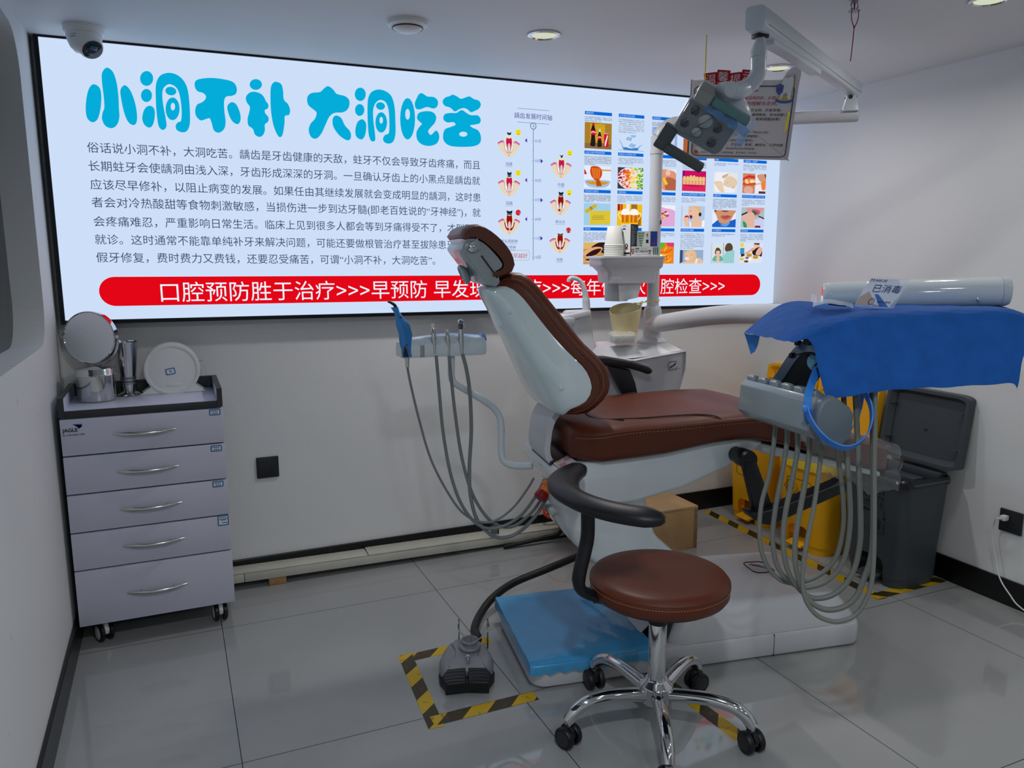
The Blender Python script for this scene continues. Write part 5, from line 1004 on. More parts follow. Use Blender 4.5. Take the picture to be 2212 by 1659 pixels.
# black torso support
m = MB(); P = []
for k in range(33):
    t = k/32; ang = math.radians(113+122*t); r = .262; P.append(V((SX+r*math.cos(ang), SY+r*math.sin(ang), .705-.004*t)))
P.append(P[-1]+(P[-1]-P[-2]).normalized()*.01)
rings = []
for k, p in enumerate(P):
    t = (P[min(k+1, len(P)-1)]-P[max(k-1, 0)]).normalized(); out = V((-(t.y)*-1, -t.x, 0)); out = V((p.x-SX, p.y-SY, 0)).normalized()
    f = min(1, (k+.35)/3, (len(P)-1-k+.35)/3)**.5; wd = (.034+.010*math.sin(PI*min(1, k/18)))*f; th = .021*f
    rings.append([p+out*math.cos(2*PI*j/18)*wd*(1.0)+V((0, 0, 1))*(math.sin(2*PI*j/18)*th+(.004*f if math.sin(2*PI*j/18) > 0 and abs(math.cos(2*PI*j/18)) < .5 else 0)) for j in range(18)])
obj('arm_pad', MB().loft(rings), BLK, stool, 60)
SPY = 1.69
sp = cat([aty(1268, 1078, SPY), aty(1270, 1120, SPY), aty(1269, 1160, SPY), aty(1262, 1195, SPY), aty(1253, 1232, SPY), aty(1250, 1258, SPY), aty(1258, 1276, SPY), aty(1285, 1288, SPY), aty(1330, 1300, SPY)], 6)
rg = []
for i, p in enumerate(sp):
    t = (sp[min(i+1, len(sp)-1)]-sp[max(i-1, 0)]).normalized(); n = V((0, 1, 0)); q = t.cross(n).normalized(); ww = .017 if i < 30 else .015
    rg.append([p+n*math.cos(2*PI*j/12)*.022+q*math.sin(2*PI*j/12)*ww for j in range(12)])
obj('support_spine', MB().loft(rg), BLK, stool, 60)
# ------------------------------------------------------------------ foot pedal
PO = V((.738, 2.033, 0)); PW = V((.945, -.328, 0)).normalized(); PL = V((.328, .945, 0)).normalized()
def Q(w, l, z): return PO+PW*w+PL*l+V((0, 0, z))
PG = mat('pedal_grey_metal', (150, 152, 156), .32, .3, .05, 20)
ped = thing('foot_pedal', 'grey metal foot control with black rubber pedals inside the taped square', 'foot pedal', Q(0, .1, 0))
def plan(s, l0, l1):
    return [(-.066*s, l0), (.066*s, l0), (.084*s, l0+.04), (.088*s, l0+.08), (.078*s, l0+.12), (.062*s, l0+.155), (.055*s, l1-.015), (.03*s, l1), (-.03*s, l1), (-.055*s, l1-.015), (-.062*s, l0+.155), (-.078*s, l0+.12), (-.088*s, l0+.08), (-.084*s, l0+.04)]
obj('rubber_base', MB().loft([[Q(a, b, z) for a, b in plan(s, .02, .232)] for s, z in ((.98, .002), (1.0, .004), (1.0, .012), (.99, .014))]), BLK, ped)
obj('body', MB().loft([[Q(a, b, z+max(0, b-.03)*.10) for a, b in plan(s, .045, .225)] for s, z in ((.97, .0145), (.98, .030), (.90, .042), (.74, .0455))]), PG, ped, 50)
tp = [(-.060, .045), (.060, .045), (.052, .085), (.036, .125), (.034, .16), (.045, .195), (.035, .215), (-.035, .215), (-.045, .195), (-.034, .16), (-.036, .125), (-.052, .085)]
obj('top_cover', MB().loft([[Q(a*s, b, z+max(0, b-.045)*.09) for a, b in tp] for s, z in ((1.06, .036), (1.05, .048), (.97, .0535))]), PG, ped, 50)
for sg in (-1, 1):
    pts = [(sg*.004, -.004), (sg*.062, -.008), (sg*.078, .02), (sg*.06, .052), (sg*.004, .056)]
    if sg < 0: pts = pts[::-1]
    pd = obj('pedal', MB().prism([Q(a, b, .033+.014*(b/.055)) for a, b in pts], (0, 0, .013), .003), BLK, ped)
    m = MB()
    for j in range(4): m.tube([Q(sg*.008, .006+.0125*j, .0475+.0032*j), Q(sg*.045, .006+.0125*j, .0475+.0032*j), Q(sg*.066, .0125*j-.0+.002, .0465+.003*j)], .0014, 5)
    obj('tread_ribs', m, mat('worn_rubber', (60, 61, 66), .5), pd)
m = MB().prism([Q(a, b, .003) for a, b in ((-.066, .0), (0, .008), (.066, .0), (.066, .05), (-.066, .05))], (0, 0, .033), .003); obj('pedal_skirt', m, BLK, ped)
kn = obj('knob', MB().lathe([(.034, 0), (.036, .003), (.034, .009), (.022, .014), (.022, .018), (.026, .019), (.0285, .022), (.0285, .026), (.0265, .028), (.001, .0283)], Q(.012, .172, .064), (0, 0, 1), 36), PG, ped)
m = MB()
for i in range(-4, 5):
    for j in range(-4, 5):
        if i*i+j*j < 18: m.box(Q(.012+i*.0054, .172+j*.0054, .0928), (.0032, .0032, .0012))
obj('knob_grip', m, mat('knob_dark_grip', (112, 114, 116), .4, .4), kn, 0)
obj('button', MB().lathe([(.004, 0), (.004, .008), (.008, .009), (.0085, .015), (.005, .018), (.001, .018)], Q(.004, .098, .058), (0, 0, 1), 20), STEEL, ped)
A, B_ = Q(-.022, .225, .03), Q(.072, .222, .03)
m = MB(); up = V((0, 0, 1)); m.tube([A, A+up*.108], .0026, 8); m.tube([B_, B_+up*.108], .0026, 8)
m.tube(cat([A+up*.10, A+up*.075-PL*.02, (A+B_)/2+up*.055-PL*.052, B_+up*.075-PL*.02, B_+up*.10], 8), .0024, 8); obj('wire_bail', m, INOX, ped)
h = cat([Q(.03, .215, .04), Q(.04, .25, .055), atz(1025, 1360, .045), atz(1037, 1328, .035), aty(1065, 1291, 2.52), aty(1110, 1259, 2.58), aty(1180, 1230, 2.58), aty(1240, 1205, 2.53), aty(1278, 1189, 2.46), aty(1310, 1176, 2.40)], 8)
obj('pedal_hose', MB().tube(h, .0145, 14), mat('ribbed_black_hose', (16, 17, 19), .45, bump=.6, bscale=300), ped)
# ------------------------------------------------------------------ spittoon unit with column, shelf and tray arm (local frame of the chair)
VC = .76
sp_ = thing('spittoon_unit', 'white spittoon unit with a column and bent arm behind the chair', 'spittoon unit', W(.58, VC, .60))
def pz(x, y, v): a, b = uz(x, y, v); return a, b
vf = .62
prof = [pz(1285, 800, vf), pz(1320, 776, vf), pz(1372, 778, vf), pz(1483, 758, vf), pz(1482, 800, vf), pz(1468, 846, vf), pz(1455, 900, vf), pz(1440, 960, vf), pz(1300, 960, vf), pz(1285, 900, vf)]
def body_ring(v, sx=1, dz=0): return [W(.62+(a-.62)*sx, v, b+dz*(1 if b > .86 else 0)) for a, b in prof]
obj('body', MB().loft([body_ring(vf+.012, .975, -.006), body_ring(vf, .99, -.002), body_ring(vf+.006, 1, 0), body_ring(.94, 1, .0), body_ring(.96, .96, -.01)]), SAT, sp_, 30)
tA = [pz(1330, 752, .70), pz(1336, 744, .70), pz(1456, 741, .70), pz(1474, 755, .68), pz(1372, 772, .66), pz(1310, 766, .66)]
top = [W(*[(a), .66][0:1], .66, b) if 0 else W(a, .65, b) for a, b in [pz(1306, 772, .65), pz(1370, 766, .65), pz(1472, 756, .65)]]
b1 = [pz(1306, 770, .64), pz(1372, 778, .63), pz(1476, 756, .64)]
cx0, cz0 = pz(1300, 772, .66); cx1, cz1 = pz(1475, 757, .66); zt = pz(1400, 741, .74)[1]
obj('top_cover', MB().loft([[W(cx0-.01, .645, cz0-.014), W(cx1, .645, cz1-.006), W(cx1, .93, cz1-.006), W(cx0-.01, .93, cz0-.014)], [W(cx0, .655, cz0-.004), W(cx1-.006, .655, cz1+.002), W(cx1-.006, .92, cz1+.002), W(cx0, .92, cz0-.004)], [W(cx0+.05, .71, zt-.004), W(cx1-.035, .70, zt), W(cx1-.035, .88, zt), W(cx0+.05, .88, zt-.004)]]), SAT, sp_, 30)
# maker's mark on the body
m = MB(); e = lambda x, y: atv(x, y, vf-.0012)
a0 = e(1443, 782); ex_, ez_ = (e(1461, 780)-e(1443, 782)), (e(1443, 782)-e(1444, 800))
LM = lambda s, t: e(1444, 800)+ex_*s+ez_*t
for p, q in (((.1, 0), (1, 0)), ((1, 0), (1, .35)), ((0, .1), (0, .75)), ((.2, 1), (1, 1)), ((1, 1), (1, .85)), ((.1, 0), (0, .1)), ((0, .75), (.2, 1))): m.tube([LM(*p), LM(*q)], .0011, 4)
m.poly([LM(*p)-CV*.0004 for p in ((.05, .18), (.25, .45), (.55, .55), (.75, .72), (.98, .88), (.9, .6), (.7, .45), (.35, .3))], 1); write(m, 'FOSHAN', LM(.25, .14)-CV*.0005, LM(.95, .14)-CV*.0005, UP, 2); m.poly([LM(1.2, .03), LM(1.3, .03), LM(1.3, .13), LM(1.2, .13)])
obj('body_emblem', m, [INK_, mat('navy_print', (20, 40, 100), .5)], sp_, 0)
# column
def at(x, y): return atv(x, y, VC)
cb = at(1408, 737); ct = V((cb.x, cb.y, 0))
zf, zc_, zt2, ztop = at(1408, 738).z, at(1407, 672).z, at(1407, 662).z, at(1424, 330).z
obj('column_foot', MB().lathe([(.058, -.004), (.058, .004), (.045, .014), (.036, .018)], (ct.x, ct.y, zf), n=32), SAT, sp_)
obj('column_base', MB().lathe([(.0355, .012), (.0355, zc_-zf), (.030, zt2-zf), (.024, zt2-zf+.004)], (ct.x, ct.y, zf), n=32), SAT, sp_)
obj('pole', MB().tube([(ct.x, ct.y, zt2-.01), (ct.x, ct.y, ztop)], .0235, 24), SAT, sp_)
obj('pole_collar', MB().tube([(ct.x, ct.y, ztop-.006), (ct.x, ct.y, ztop+.006)], .0262, 24), SAT, sp_)
obj('pole_hole', MB().lathe([(.009, 0), (.009, .002), (.001, .002)], (ct.x+.016, ct.y-.0165, at(1427, 480).z), (.7, -.72, 0), 16), DARKP, sp_)
# thick tray arm
arm = [V((ct.x, ct.y, at(1410, 700).z)), atd(1430, 698, 3.0), atd(1475, 691, 2.93), atd(1540, 682, 2.82), atd(1610, 678, 2.68), atd(1690, 680, 2.5), atd(1760, 690, 2.38), atd(1815, 697, 2.28)]
obj('tray_arm', MB().tube(cat(arm, 8), [.034]*57, 20), SAT, sp_)
obj('arm_joint', MB().lathe([(.042, -.05), (.042, .045), (.038, .05)], atd(1818, 697, 2.27), (0, 0, 1), 28), SAT, sp_)
# tube that carries the lamp
th = [V((ct.x, ct.y, ztop)), V((ct.x, ct.y, ztop+.06)), V((ct.x+.004, ct.y-.003, ztop+.10))]
tend = atd(1852, 249, 2.8); tst = V((ct.x, ct.y, 0)); dr = V((tend.x-ct.x, tend.y-ct.y, 0)); ztube = tend.z
path = [V((ct.x, ct.y, ztop)), V((ct.x, ct.y, ztop+.06))]
for k in range(1, 9):
    a = PI/2*k/8; R_ = .075; path.append(V((ct.x, ct.y, ztube-R_))+dr.normalized()*(R_*(1-math.cos(a)))+V((0, 0, R_*math.sin(a))))
path += [tend+(path[-1]-tend)*.5*0+V((0, 0, 0))]
obj('lamp_tube', MB().tube(path, .0235, 24), SAT, sp_)
obj('tube_end_cap', MB().ell(tend, (.008, .0225, .0225), Matrix((dr.normalized(), dr.normalized().cross(UP)*-1, UP)).transposed(), 20, 10), SAT, sp_)
# faucet block
vq = .80
fb = [pz(1226, 672, vq), pz(1278, 670, vq), pz(1290, 790, vq), pz(1293, 830, vq), pz(1215, 830, vq), pz(1222, 700, vq)]
obj('water_block', MB().prism([W(a, vq, b) for a, b in fb], CV*.07, .012), SAT, sp_)
obj('filler_shelf', MB().prism([atv(1190, 688, .78), atv(1277, 670, .78), atv(1278, 682, .78), atv(1190, 700, .78)], CV*.09, .004), SAT, sp_)
obj('cup_filler', MB().box(atv(1225, 695, .76), (.05, .04, .03), None, .004), GREYP, sp_)
fc = cat([atv(1267, 672, .83), atv(1266, 650, .83), atv(1263, 630, .83), atv(1257, 612, .83), atv(1247, 603, .83), atv(1236, 600.5, .83), atv(1230, 603, .83), atv(1228.5, 609, .83)], 6)
obj('faucet', MB().tube(fc, [.0155-.0001*min(i, 60) if i < 8 else max(.0085, .0145-.0003*i) for i in range(len(fc))], 16), SAT, sp_)
obj('bowl', MB().lathe([(.001, -.03), (.05, -.025), (.09, 0), (.096, .004), (.09, .004), (.05, -.018), (.001, -.022)], atv(1296, 778, .76), n=36), GLW, sp_)
# shelf on the pole
def sh(x, y, v=.64): return atv(x, y, v)
vs0, vs1 = .64, .80
L_ = [pz(1299, 553, vs0), pz(1441, 553, vs0), pz(1442, 560, vs0), pz(1438, 585, vs0), pz(1300, 585, vs0), pz(1298, 560, vs0)]
zs1, zs0 = pz(1370, 553, vs0)[1], pz(1370, 574, vs0)[1]; ua, ub = pz(1299, 556, vs0)[0], pz(1441, 556, vs0)[0]
def sring(z, e, v0=vs0, v1=vs1): return [W(a, b, z) for a, b in rr(ua+e, v0+e, ub-e, v1, .02, 4)]
shf = obj('shelf', MB().loft([sring(zs0-.004, .008), sring(zs0, .006), sring(zs1-.008, .003), sring(zs1-.008, 0), sring(zs1-.001, 0), sring(zs1, .001)]), SAT, sp_, 30)
zq, zr = pz(1370, 588, vs0)[1], pz(1370, 612, vs0)[1]; uq, ur = pz(1316, 600, vs0)[0], pz(1423, 600, vs0)[0]
obj('tissue_box', MB().loft([[W(a, b, zr) for a, b in rr(uq+.004, vs0+.012, ur-.004, vs1-.02, .016, 4)], [W(a, b, zq) for a, b in rr(uq, vs0+.010, ur, vs1-.02, .016, 4)], [W(a, b, zs0-.003) for a, b in rr(ua+.012, vs0+.006, ub-.006, vs1-.01, .016, 4)]]), SAT, shf, 30)
m = MB(); zz = (zq+zr)/2-.001; write(m, '口腔综合', W(uq+.008, vs0+.0085, zz), W(uq+.055, vs0+.0085, zz), UP, 2); obj('embossed_lettering', m, WHITEP, shf, 0)
rows = []
for i in range(9):
    t = i/8; rows.append([atv(1335+5*t-3*t*t+j*(8.5-3.0*t)+(j*t*1.2), 608+44*t-(9*t)*((j/6)), .68+.012*math.sin(j*1.1)*t) for j in range(7)])
obj('tissue', MB().sheet(rows), mat('white_tissue', (236, 238, 242), .8), shf, 60)
obj('roll_holder', MB().lathe([(.001, -.10), (.045, -.10), (.047, -.09), (.047, .0), (.001, .0)], atv(1332, 600, .80)+V((0, 0, .01)), (0, 0, 1), 32), SAT, shf)
obj('striped_label', MB().box(atv(1303, 585, .70), (.001, .03, .022)), mat('pink_white_label', (226, 190, 196), .5), shf)
# paper cups
PC = mat('white_paper', (230, 230, 224), .6); cc = atv(1326, 551, .715); cc.z = zs1+.0005
n_c = 7
for k in range(n_c):
    z0 = cc.z+.0062*k; topk = k == n_c-1; h = .072
    mb = MB().lathe([(.036, 0), (.0382, .0012), (.0385, .003), (.037, .0048), (.0355, .005), (.0255, h), (.0245, h+.001), (.0245, h-.004), (.0345, .002), (.035, 0)], (cc.x, cc.y, z0), n=36, caps=False)
    mb.lathe([(.0252, h-.0035), (.001, h-.003)], (cc.x, cc.y, z0), n=36, caps=False)
    lb = ['bottom cup of the upside-down white paper cup stack on the shelf', 'second cup up in the upside-down white paper cup stack', 'third cup up in the upside-down white paper cup stack', 'fourth cup up in the upside-down white paper cup stack', 'fifth cup up in the upside-down white paper cup stack', 'sixth cup up in the upside-down white paper cup stack', 'top cup of the upside-down white paper cup stack on the shelf'][k]
    tag(obj('paper_cup', mb, PC), lb, 'paper cup', 'stack of paper cups on the shelf')
# medicine boxes on the shelf
def carton(name, pl_, pr_, px_r, zh, v, label, cols, depth=.03):
    """front face from px pl_ to pr_ at depth v; right side turned to px_r"""
    return None
CW = mat('white_carton', (226, 228, 226), .45); CN = mat('navy_carton', (16, 24, 48), .4); CB = mat('blue_carton', (14, 56, 150), .4); CG = mat('green_print', (40, 140, 60), .5); CR = mat('red_print', (196, 30, 40), .5); CGY = mat('grey_print', (150, 156, 160), .5)
def pbox(name, label, fl, fm_, fr, ztop, zbot, mats):
    """upright carton: floor points of left edge, front corner edge, right edge; front faces left and right of the corner"""
    a, b, c = [V((p.x, p.y, zbot)) for p in (fl, fm_, fr)]; d = a+(c-b); H = V((0, 0, ztop-zbot))
    t = thing(name, label, 'box', V(((a.x+c.x)/2, (a.y+c.y)/2, zbot)))
    m = MB().add([a, b, c, d, a+H, b+H, c+H, d+H], [(0, 1, 2, 3), (4, 5, 6, 7), (0, 1, 5, 4)], 0).add([a, b, c, d, a+H, b+H, c+H, d+H], [(1, 2, 6, 5), (2, 3, 7, 6), (3, 0, 4, 7)], 1)
    obj('carton', m, mats, t, 0)
    def F(s, z, k=1): n = (b-a).cross(UP).normalized(); return a+(b-a)*s+H*z+n*.0005*k
    def G(s, z, k=1): n = (c-b).cross(UP).normalized(); return b+(c-b)*s+H*z+n*.0005*k
    return t, F, G
def quad(mb, F, s0, z0, s1, z1, m=0, k=1): mb.poly([F(s0, z0, k), F(s1, z0, k), F(s1, z1, k), F(s0, z1, k)], m)
zb = zs1+.0006; g = lambda x, v: (lambda p: V((p.x, p.y, zb)))(atv(x, 551, v))
PM = [INK_, CW, CG, CR, CN, CGY, mat('navy_print', (20, 40, 100), .5)]
t1, F, G = pbox('medicine_carton', 'tall white and navy medicine carton beside the paper cups', g(1342, .715), g(1361, .675), g(1377.5, .71), zb+(at(1362, 481).z-at(1362, 551).z)*.955, zb, [CW, CN])
m = MB(); quad(m, F, .1, .0, .95, .03, 5); quad(m, F, .02, .055, .98, .11, 4); quad(m, F, .4, .2, .75, .24, 3)
m.poly([F(.58+.17*math.cos(q), .315+.075*math.sin(q), 2) for q in [2*PI*i/16 for i in range(16)]]); m.poly([F(.58+.06*math.cos(q), .32+.045*math.sin(q), 3) for q in [2*PI*i/12 for i in range(12)]], 1)
quad(m, F, .34, .32, .38, .52, 5); quad(m, F, .1, .93, .5, .96, 5); quad(m, F, .12, .83, .45, .87, 6)
for k in range(8): quad(m, F, .08, .72-.05*k, .2, .75-.05*k, 6)
quad(m, G, .12, .90, .4, .93, 5); quad(m, G, .12, .84, .62, .86, 5)
rnd = random.Random(8)
for k in range(17): quad(m, G, .12, .78-.028*k, .4+.45*rnd.random(), .79-.028*k, 5)
obj('carton_print', m, PM, t1, 0)
t2, F, G = pbox('medicine_carton', 'white carton with a green diamond triangle and a blue end standing behind the long box', g(1375, .70), g(1404, .70), g(1419, .715), zb+(at(1404, 498).z-at(1404, 551).z)*.98, zb, [CW, CB])
m = MB()
for i in range(6):
    for j in range(7-i):
        s, z = .10+.07*j+.035*i, .92-.10*i; m.poly([F(s-.03, z), F(s, z-.055), F(s+.03, z), F(s, z+.055)], 2)
m.poly([F(.76+.05*math.cos(q), .83+.08*math.sin(q)) for q in [2*PI*i/12 for i in range(12)]], 0); quad(m, F, .68, .52, .86, .66); m.poly([F(.77+.035*math.cos(q), .79+.06*math.sin(q), 2) for q in [2*PI*i/12 for i in range(12)]], 7)
for s, c_ in ((.32, 0), (.5, 3), (.74, 6)): write(m, {.32: '口', .5: '福', .74: '舒'}[s], F(s-.08, .30), F(s+.08, .30), UP, 2, h=.013) if False else write(m, {.32: '口', .5: '喷', .74: '舒'}[s], F(s-.09, .32), F(s+.09, .32), UP, c_, 2)
write(m, '克', G(.3, .46), G(.7, .46), UP, 3, 2); write(m, '宝', G(.3, .26), G(.7, .26), UP, 3, 2)
obj('carton_print', m, PM+[mat('portrait_tone', (200, 160, 140), .6)], t2, 0)
t3, F, G = pbox('medicine_carton', 'long low white ointment carton with a red cross lying in front on the shelf', g(1363, .655), g(1408, .655), g(1422, .665), zb+(at(1404, 531).z-at(1404, 551).z)*.97, zb, [CW, CW])
m = MB(); quad(m, F, .01, .38, .14, .74, 3); quad(m, F, .06, .44, .09, .68, 1, 2); quad(m, F, .035, .53, .115, .60, 1, 2); quad(m, F, .04, .2, .12, .3, 3); quad(m, F, .2, .72, .38, .84, 2); quad(m, F, .84, .22, .94, .34, 3); quad(m, F, .84, .46, .95, .6, 6)
write(m, '复方丁香酮口腔液', F(.2, .48), F(.82, .48), UP, 6, 2, h=.0085); write(m, '口腔溃疡 牙龈肿痛', F(.2, .10), F(.95, .10), UP, 5, 2, h=.003); write(m, '国药准字口腔', F(.46, .78), F(.75, .78), UP, 5, 2, h=.003)
quad(m, G, .2, .1, .38, .9, 2); quad(m, G, .5, .1, .62, .9, 6); quad(m, G, .74, .08, .95, .92, 2); obj('carton_print', m, PM, t3, 0)
# cream cup tied to the pole
CRM = mat('cream_plastic', (232, 214, 164), .45); vcup = .72
c0 = atv(1350, 735, vcup); cz = c0.z; rt_ = (atv(1383, 690, vcup)-atv(1318, 690, vcup)).length/2; ctr = (atv(1383, 690, vcup)+atv(1318, 690, vcup))/2
rg = []; NN = 40
def crim(a): return atv(1350, 668, vcup).z+.016*math.cos(a-.35)*1.0+.010*(math.sin(a) > 0)*math.sin(a)
rings = []
for s, f in ((.70, 0), (.705, .02), (.86, .55), (1, 1)):
    rings.append([V((ctr.x+rt_*s*math.cos(2*PI*k/NN), ctr.y+rt_*s*math.sin(2*PI*k/NN), cz+(crim(2*PI*k/NN)-cz)*f)) for k in range(NN)])
inn = [[V((ctr.x+(p.x-ctr.x)*.955, ctr.y+(p.y-ctr.y)*.955, p.z+(.002 if i < 2 else 0))) for p in r] for i, r in enumerate(rings)][::-1][:3]
t = thing('cream_cup', 'cream plastic cup with a slanted rim tied to the white pole', 'cup', (ctr.x, ctr.y, cz))
obj('cup_body', MB().loft(rings+inn), CRM, t, 40)
lug = V((ctr.x+rt_*.98, ctr.y-.01, crim(0)))
obj('lug', MB().prism([lug+V((-.02, 0, -.02)), lug+V((0, 0, -.03)), lug+V((.012, 0, .016)), lug+V((.004, 0, .012))], (0, .006, 0), .001), CRM, t)
tag(obj('yellow_tie', MB().tube(cat([lug+V((-.03, .0, .008)), lug+V((-.005, -.002, .008)), V((ct.x-.024, ct.y-.010, lug.z+.012)), V((ct.x, ct.y-.0262, lug.z+.012)), V((ct.x+.0245, ct.y-.009, lug.z+.016)), V((ct.x+.02, ct.y+.018, lug.z+.014)), V((ct.x-.02, ct.y+.018, lug.z+.012)), V((ct.x-.024, ct.y-.008, lug.z+.012))], 6), .0022, 8), mat('yellow_cord', (232, 214, 30), .5)), 'yellow cord tying the cream cup to the white pole', 'cord')
# gauze pack
p = atv(1344, 741, .68); gz = (zt+.0005)
t = thing('gauze_pack', 'pack of gauze in clear plastic on top of the spittoon unit', 'pack', V((p.x, p.y, p.z-.001)))
Rg = Matrix((CU, CV, UP)).transposed()
obj('gauze', MB().box(p+V((0, 0, .017)), (.082, .055, .032), Rg, .006, seg=3), mat('woven_gauze', (196, 194, 182), .9, 0, .2, 140, .9, 300), t)
rs_ = random.Random(5); rg = []
for z, e in ((.0, .003), (.008, .007), (.028, .007), (.037, .002), (.044, -.014)): rg.append([p+CU*a+CV*b+V((0, 0, z+rs_.uniform(-.002, .004))) for a, b in rr(-.041-e, -.028-e, .041+e, .028+e, .008, 4)])
obj('clear_wrap', MB().loft(rg), film('clear_wrap_film', (240, 242, 245), .28, .08, .8, 70), t, 60)
# ------------------------------------------------------------------ dental lamp on its long arm
LW = mat('lamp_white', (206, 212, 220), .3); LG = mat('lamp_light_grey', (150, 152, 148), .4); LD = mat('lamp_dark_grey', (78, 84, 86), .42); LT = mat('film_teal_grey', (92, 132, 136), .3)
near, far = atd(1640, 46, 2.05), atd(1842, 193, 2.79)
near.z = min(near.z, ZC-.075); ad_ = (far-near).normalized(); sd_ = ad_.cross(UP).normalized(); ud_ = sd_.cross(ad_).normalized()
lamp = thing('dental_lamp', 'dental operating lamp with two handles hanging from a long white arm below the ceiling', 'dental lamp', far-UP*.11)
def asec(c, hw, h0, h1): return [c+sd_*a+ud_*b for a, b in rr(-hw, -h0, hw, h1, .012, 4)]
obj('upper_arm', MB().loft([asec(near-ad_*.035, .018, .022, .024), asec(near-ad_*.03, .026, .030, .032), asec(near+ad_*.05, .027, .033, .032), asec(near+ad_*.5, .026, .024, .030), asec(far-ad_*.25, .025, .022, .029), asec(far+ad_*.03, .024, .024, .028), asec(far+ad_*.037, .018, .018, .022)]), LW, lamp, 40)
obj('arm_underside', MB().loft([[near+ad_*a+sd_*s*.018+ud_*b for s, b in ((-1, c), (-1, c-.014), (1, c-.014), (1, c))] for a, c in ((.07, -.030), (.25, -.024), (.5, -.024))]), LW, lamp, 40)
obj('arm_seam', MB().tube([near+ad_*.0+sd_*.0272-ud_*.012, far+ad_*.02+sd_*.0245-ud_*.010], .0008, 4), LD, lamp)
tj = V((far.x, far.y, tend.z)); 
jp = far-ad_*.015; jp = V((jp.x, jp.y, 0))
obj('arm_post', MB().tube([jp+UP*(far.z-.03), jp+UP*(tend.z+.062)], .012, 16), INOX, lamp)
sq = lambda z, e: [jp+dr.normalized()*a+dr.normalized().cross(UP)*b+UP*z for a, b in rr(-e, -e*.8, e, e*.8, .004, 3)]
obj('post_foot', MB().loft([sq(tend.z+.012, .026), sq(tend.z+.02, .026), sq(tend.z+.066, .016), sq(tend.z+.069, .014)]), LW, lamp, 30)
obj('dark_gap', MB().box(jp+UP*(far.z-.031), (.034, .026, .012), None, .002), DARKP, lamp)
np_ = near+ad_*.012; np_ = V((np_.x, np_.y, 0)); dN = 2.05
def D(x, y, d=dN): return atd(x, y, d)
obj('dark_gap', MB().box(np_+UP*(near.z-.034), (.036, .03, .014), None, .002), DARKP, lamp)
top_ = V((np_.x, np_.y, near.z-.03)); dN = (top_-CAM).dot(_f)
P = lambda x, y: atd(x, y, dN)
sx_ = 1647+0
obj('drop_tube', MB().tube([top_, P(1642, 92), P(1640, 100)], .0135, 18), LW, lamp)
obj('drop_sleeve', MB().tube([P(1642, 94), P(1641, 103), P(1639, 112), P(1638, 126)], [.0165, .019, .0215, .0215], 22), LW, lamp)
nk = cat([P(1638, 126), P(1638, 143), P(1637, 158), P(1630, 173), P(1616, 186), P(1602, 195)], 6)
obj('elbow', MB().tube(nk, [.0205]*31, 22), LW, lamp)
obj('neck', MB().tube([P(1609, 190), P(1600, 197)-_f*.01, P(1583, 206)-_f*.03, P(1558, 211)-_f*.045], [.0215, .0225, .021, .018], 22), LW, lamp)
# head frame: h along the handle bars, w across, n the way the lamp shines
hh = (_r*.86-_u*.51).normalized(); w0 = (_r*.51+_u*.86).normalized(); th_ = math.radians(38)
nn = (-_f*math.cos(th_)-w0*math.sin(th_)).normalized(); ww = (w0*math.cos(th_)-_f*math.sin(th_)).normalized()
hc_ = P(1524, 272)
def H(a, b, c=0): return hc_+hh*a+ww*b+nn*c
obj('head_pivot', MB().lathe([(.021, -.03), (.021, .018), (.019, .0205), (.0165, .0205), (.0165, .0195), (.001, .0195)], P(1560, 211)-_f*.055, (-_f*.93+_r*.2-_u*.3).normalized(), 32), LW, lamp)
def plate(s, c): return [H(a*s, b*s*1.0, c) for a, b in rr(-.073, -.055, .073, .055, .022, 6)]
hd_ = obj('head_housing', MB().loft([plate(.55, -.085), plate(.80, -.075), plate(.97, -.045), plate(1.03, -.012), plate(1.03, -.002), plate(1.0, .001)]), LW, lamp, 40)
# domed back of the head
R3 = Matrix((hh, ww, nn)).transposed()
obj('head_dome', MB().ell(H(.034, .030, -.075), (.070, .060, .050), R3, 28, 16), LW, lamp)
obj('lens_plate', MB().loft([plate(.97, .0012), plate(.95, .005), plate(.90, .0055)]), mat('lens_plate_grey', (112, 120, 128), .15, coat=.6), hd_)
CL = mat('clear_reflector', (150, 160, 166), .06, .6); DL = mat('dark_lens', (40, 50, 66), .08, .3, coat=1)
for a, b, r, mm in ((-.045, .022, .013, DL), (-.052, -.018, .013, DL), (-.006, .012, .020, CL), (-.012, -.024, .014, CL), (.030, .012, .013, DL), (.036, -.026, .014, DL)):
    l_ = obj('reflector', MB().lathe([(r, .0), (r, .003), (r*.9, .004), (r*.85, .002)], H(a, b, .0055), nn, 24), CL, hd_); obj('lens', MB().lathe([(r*.86, .0025), (r*.4, .0034), (.001, .0036)], H(a, b, .0055), nn, 24), mm, l_)
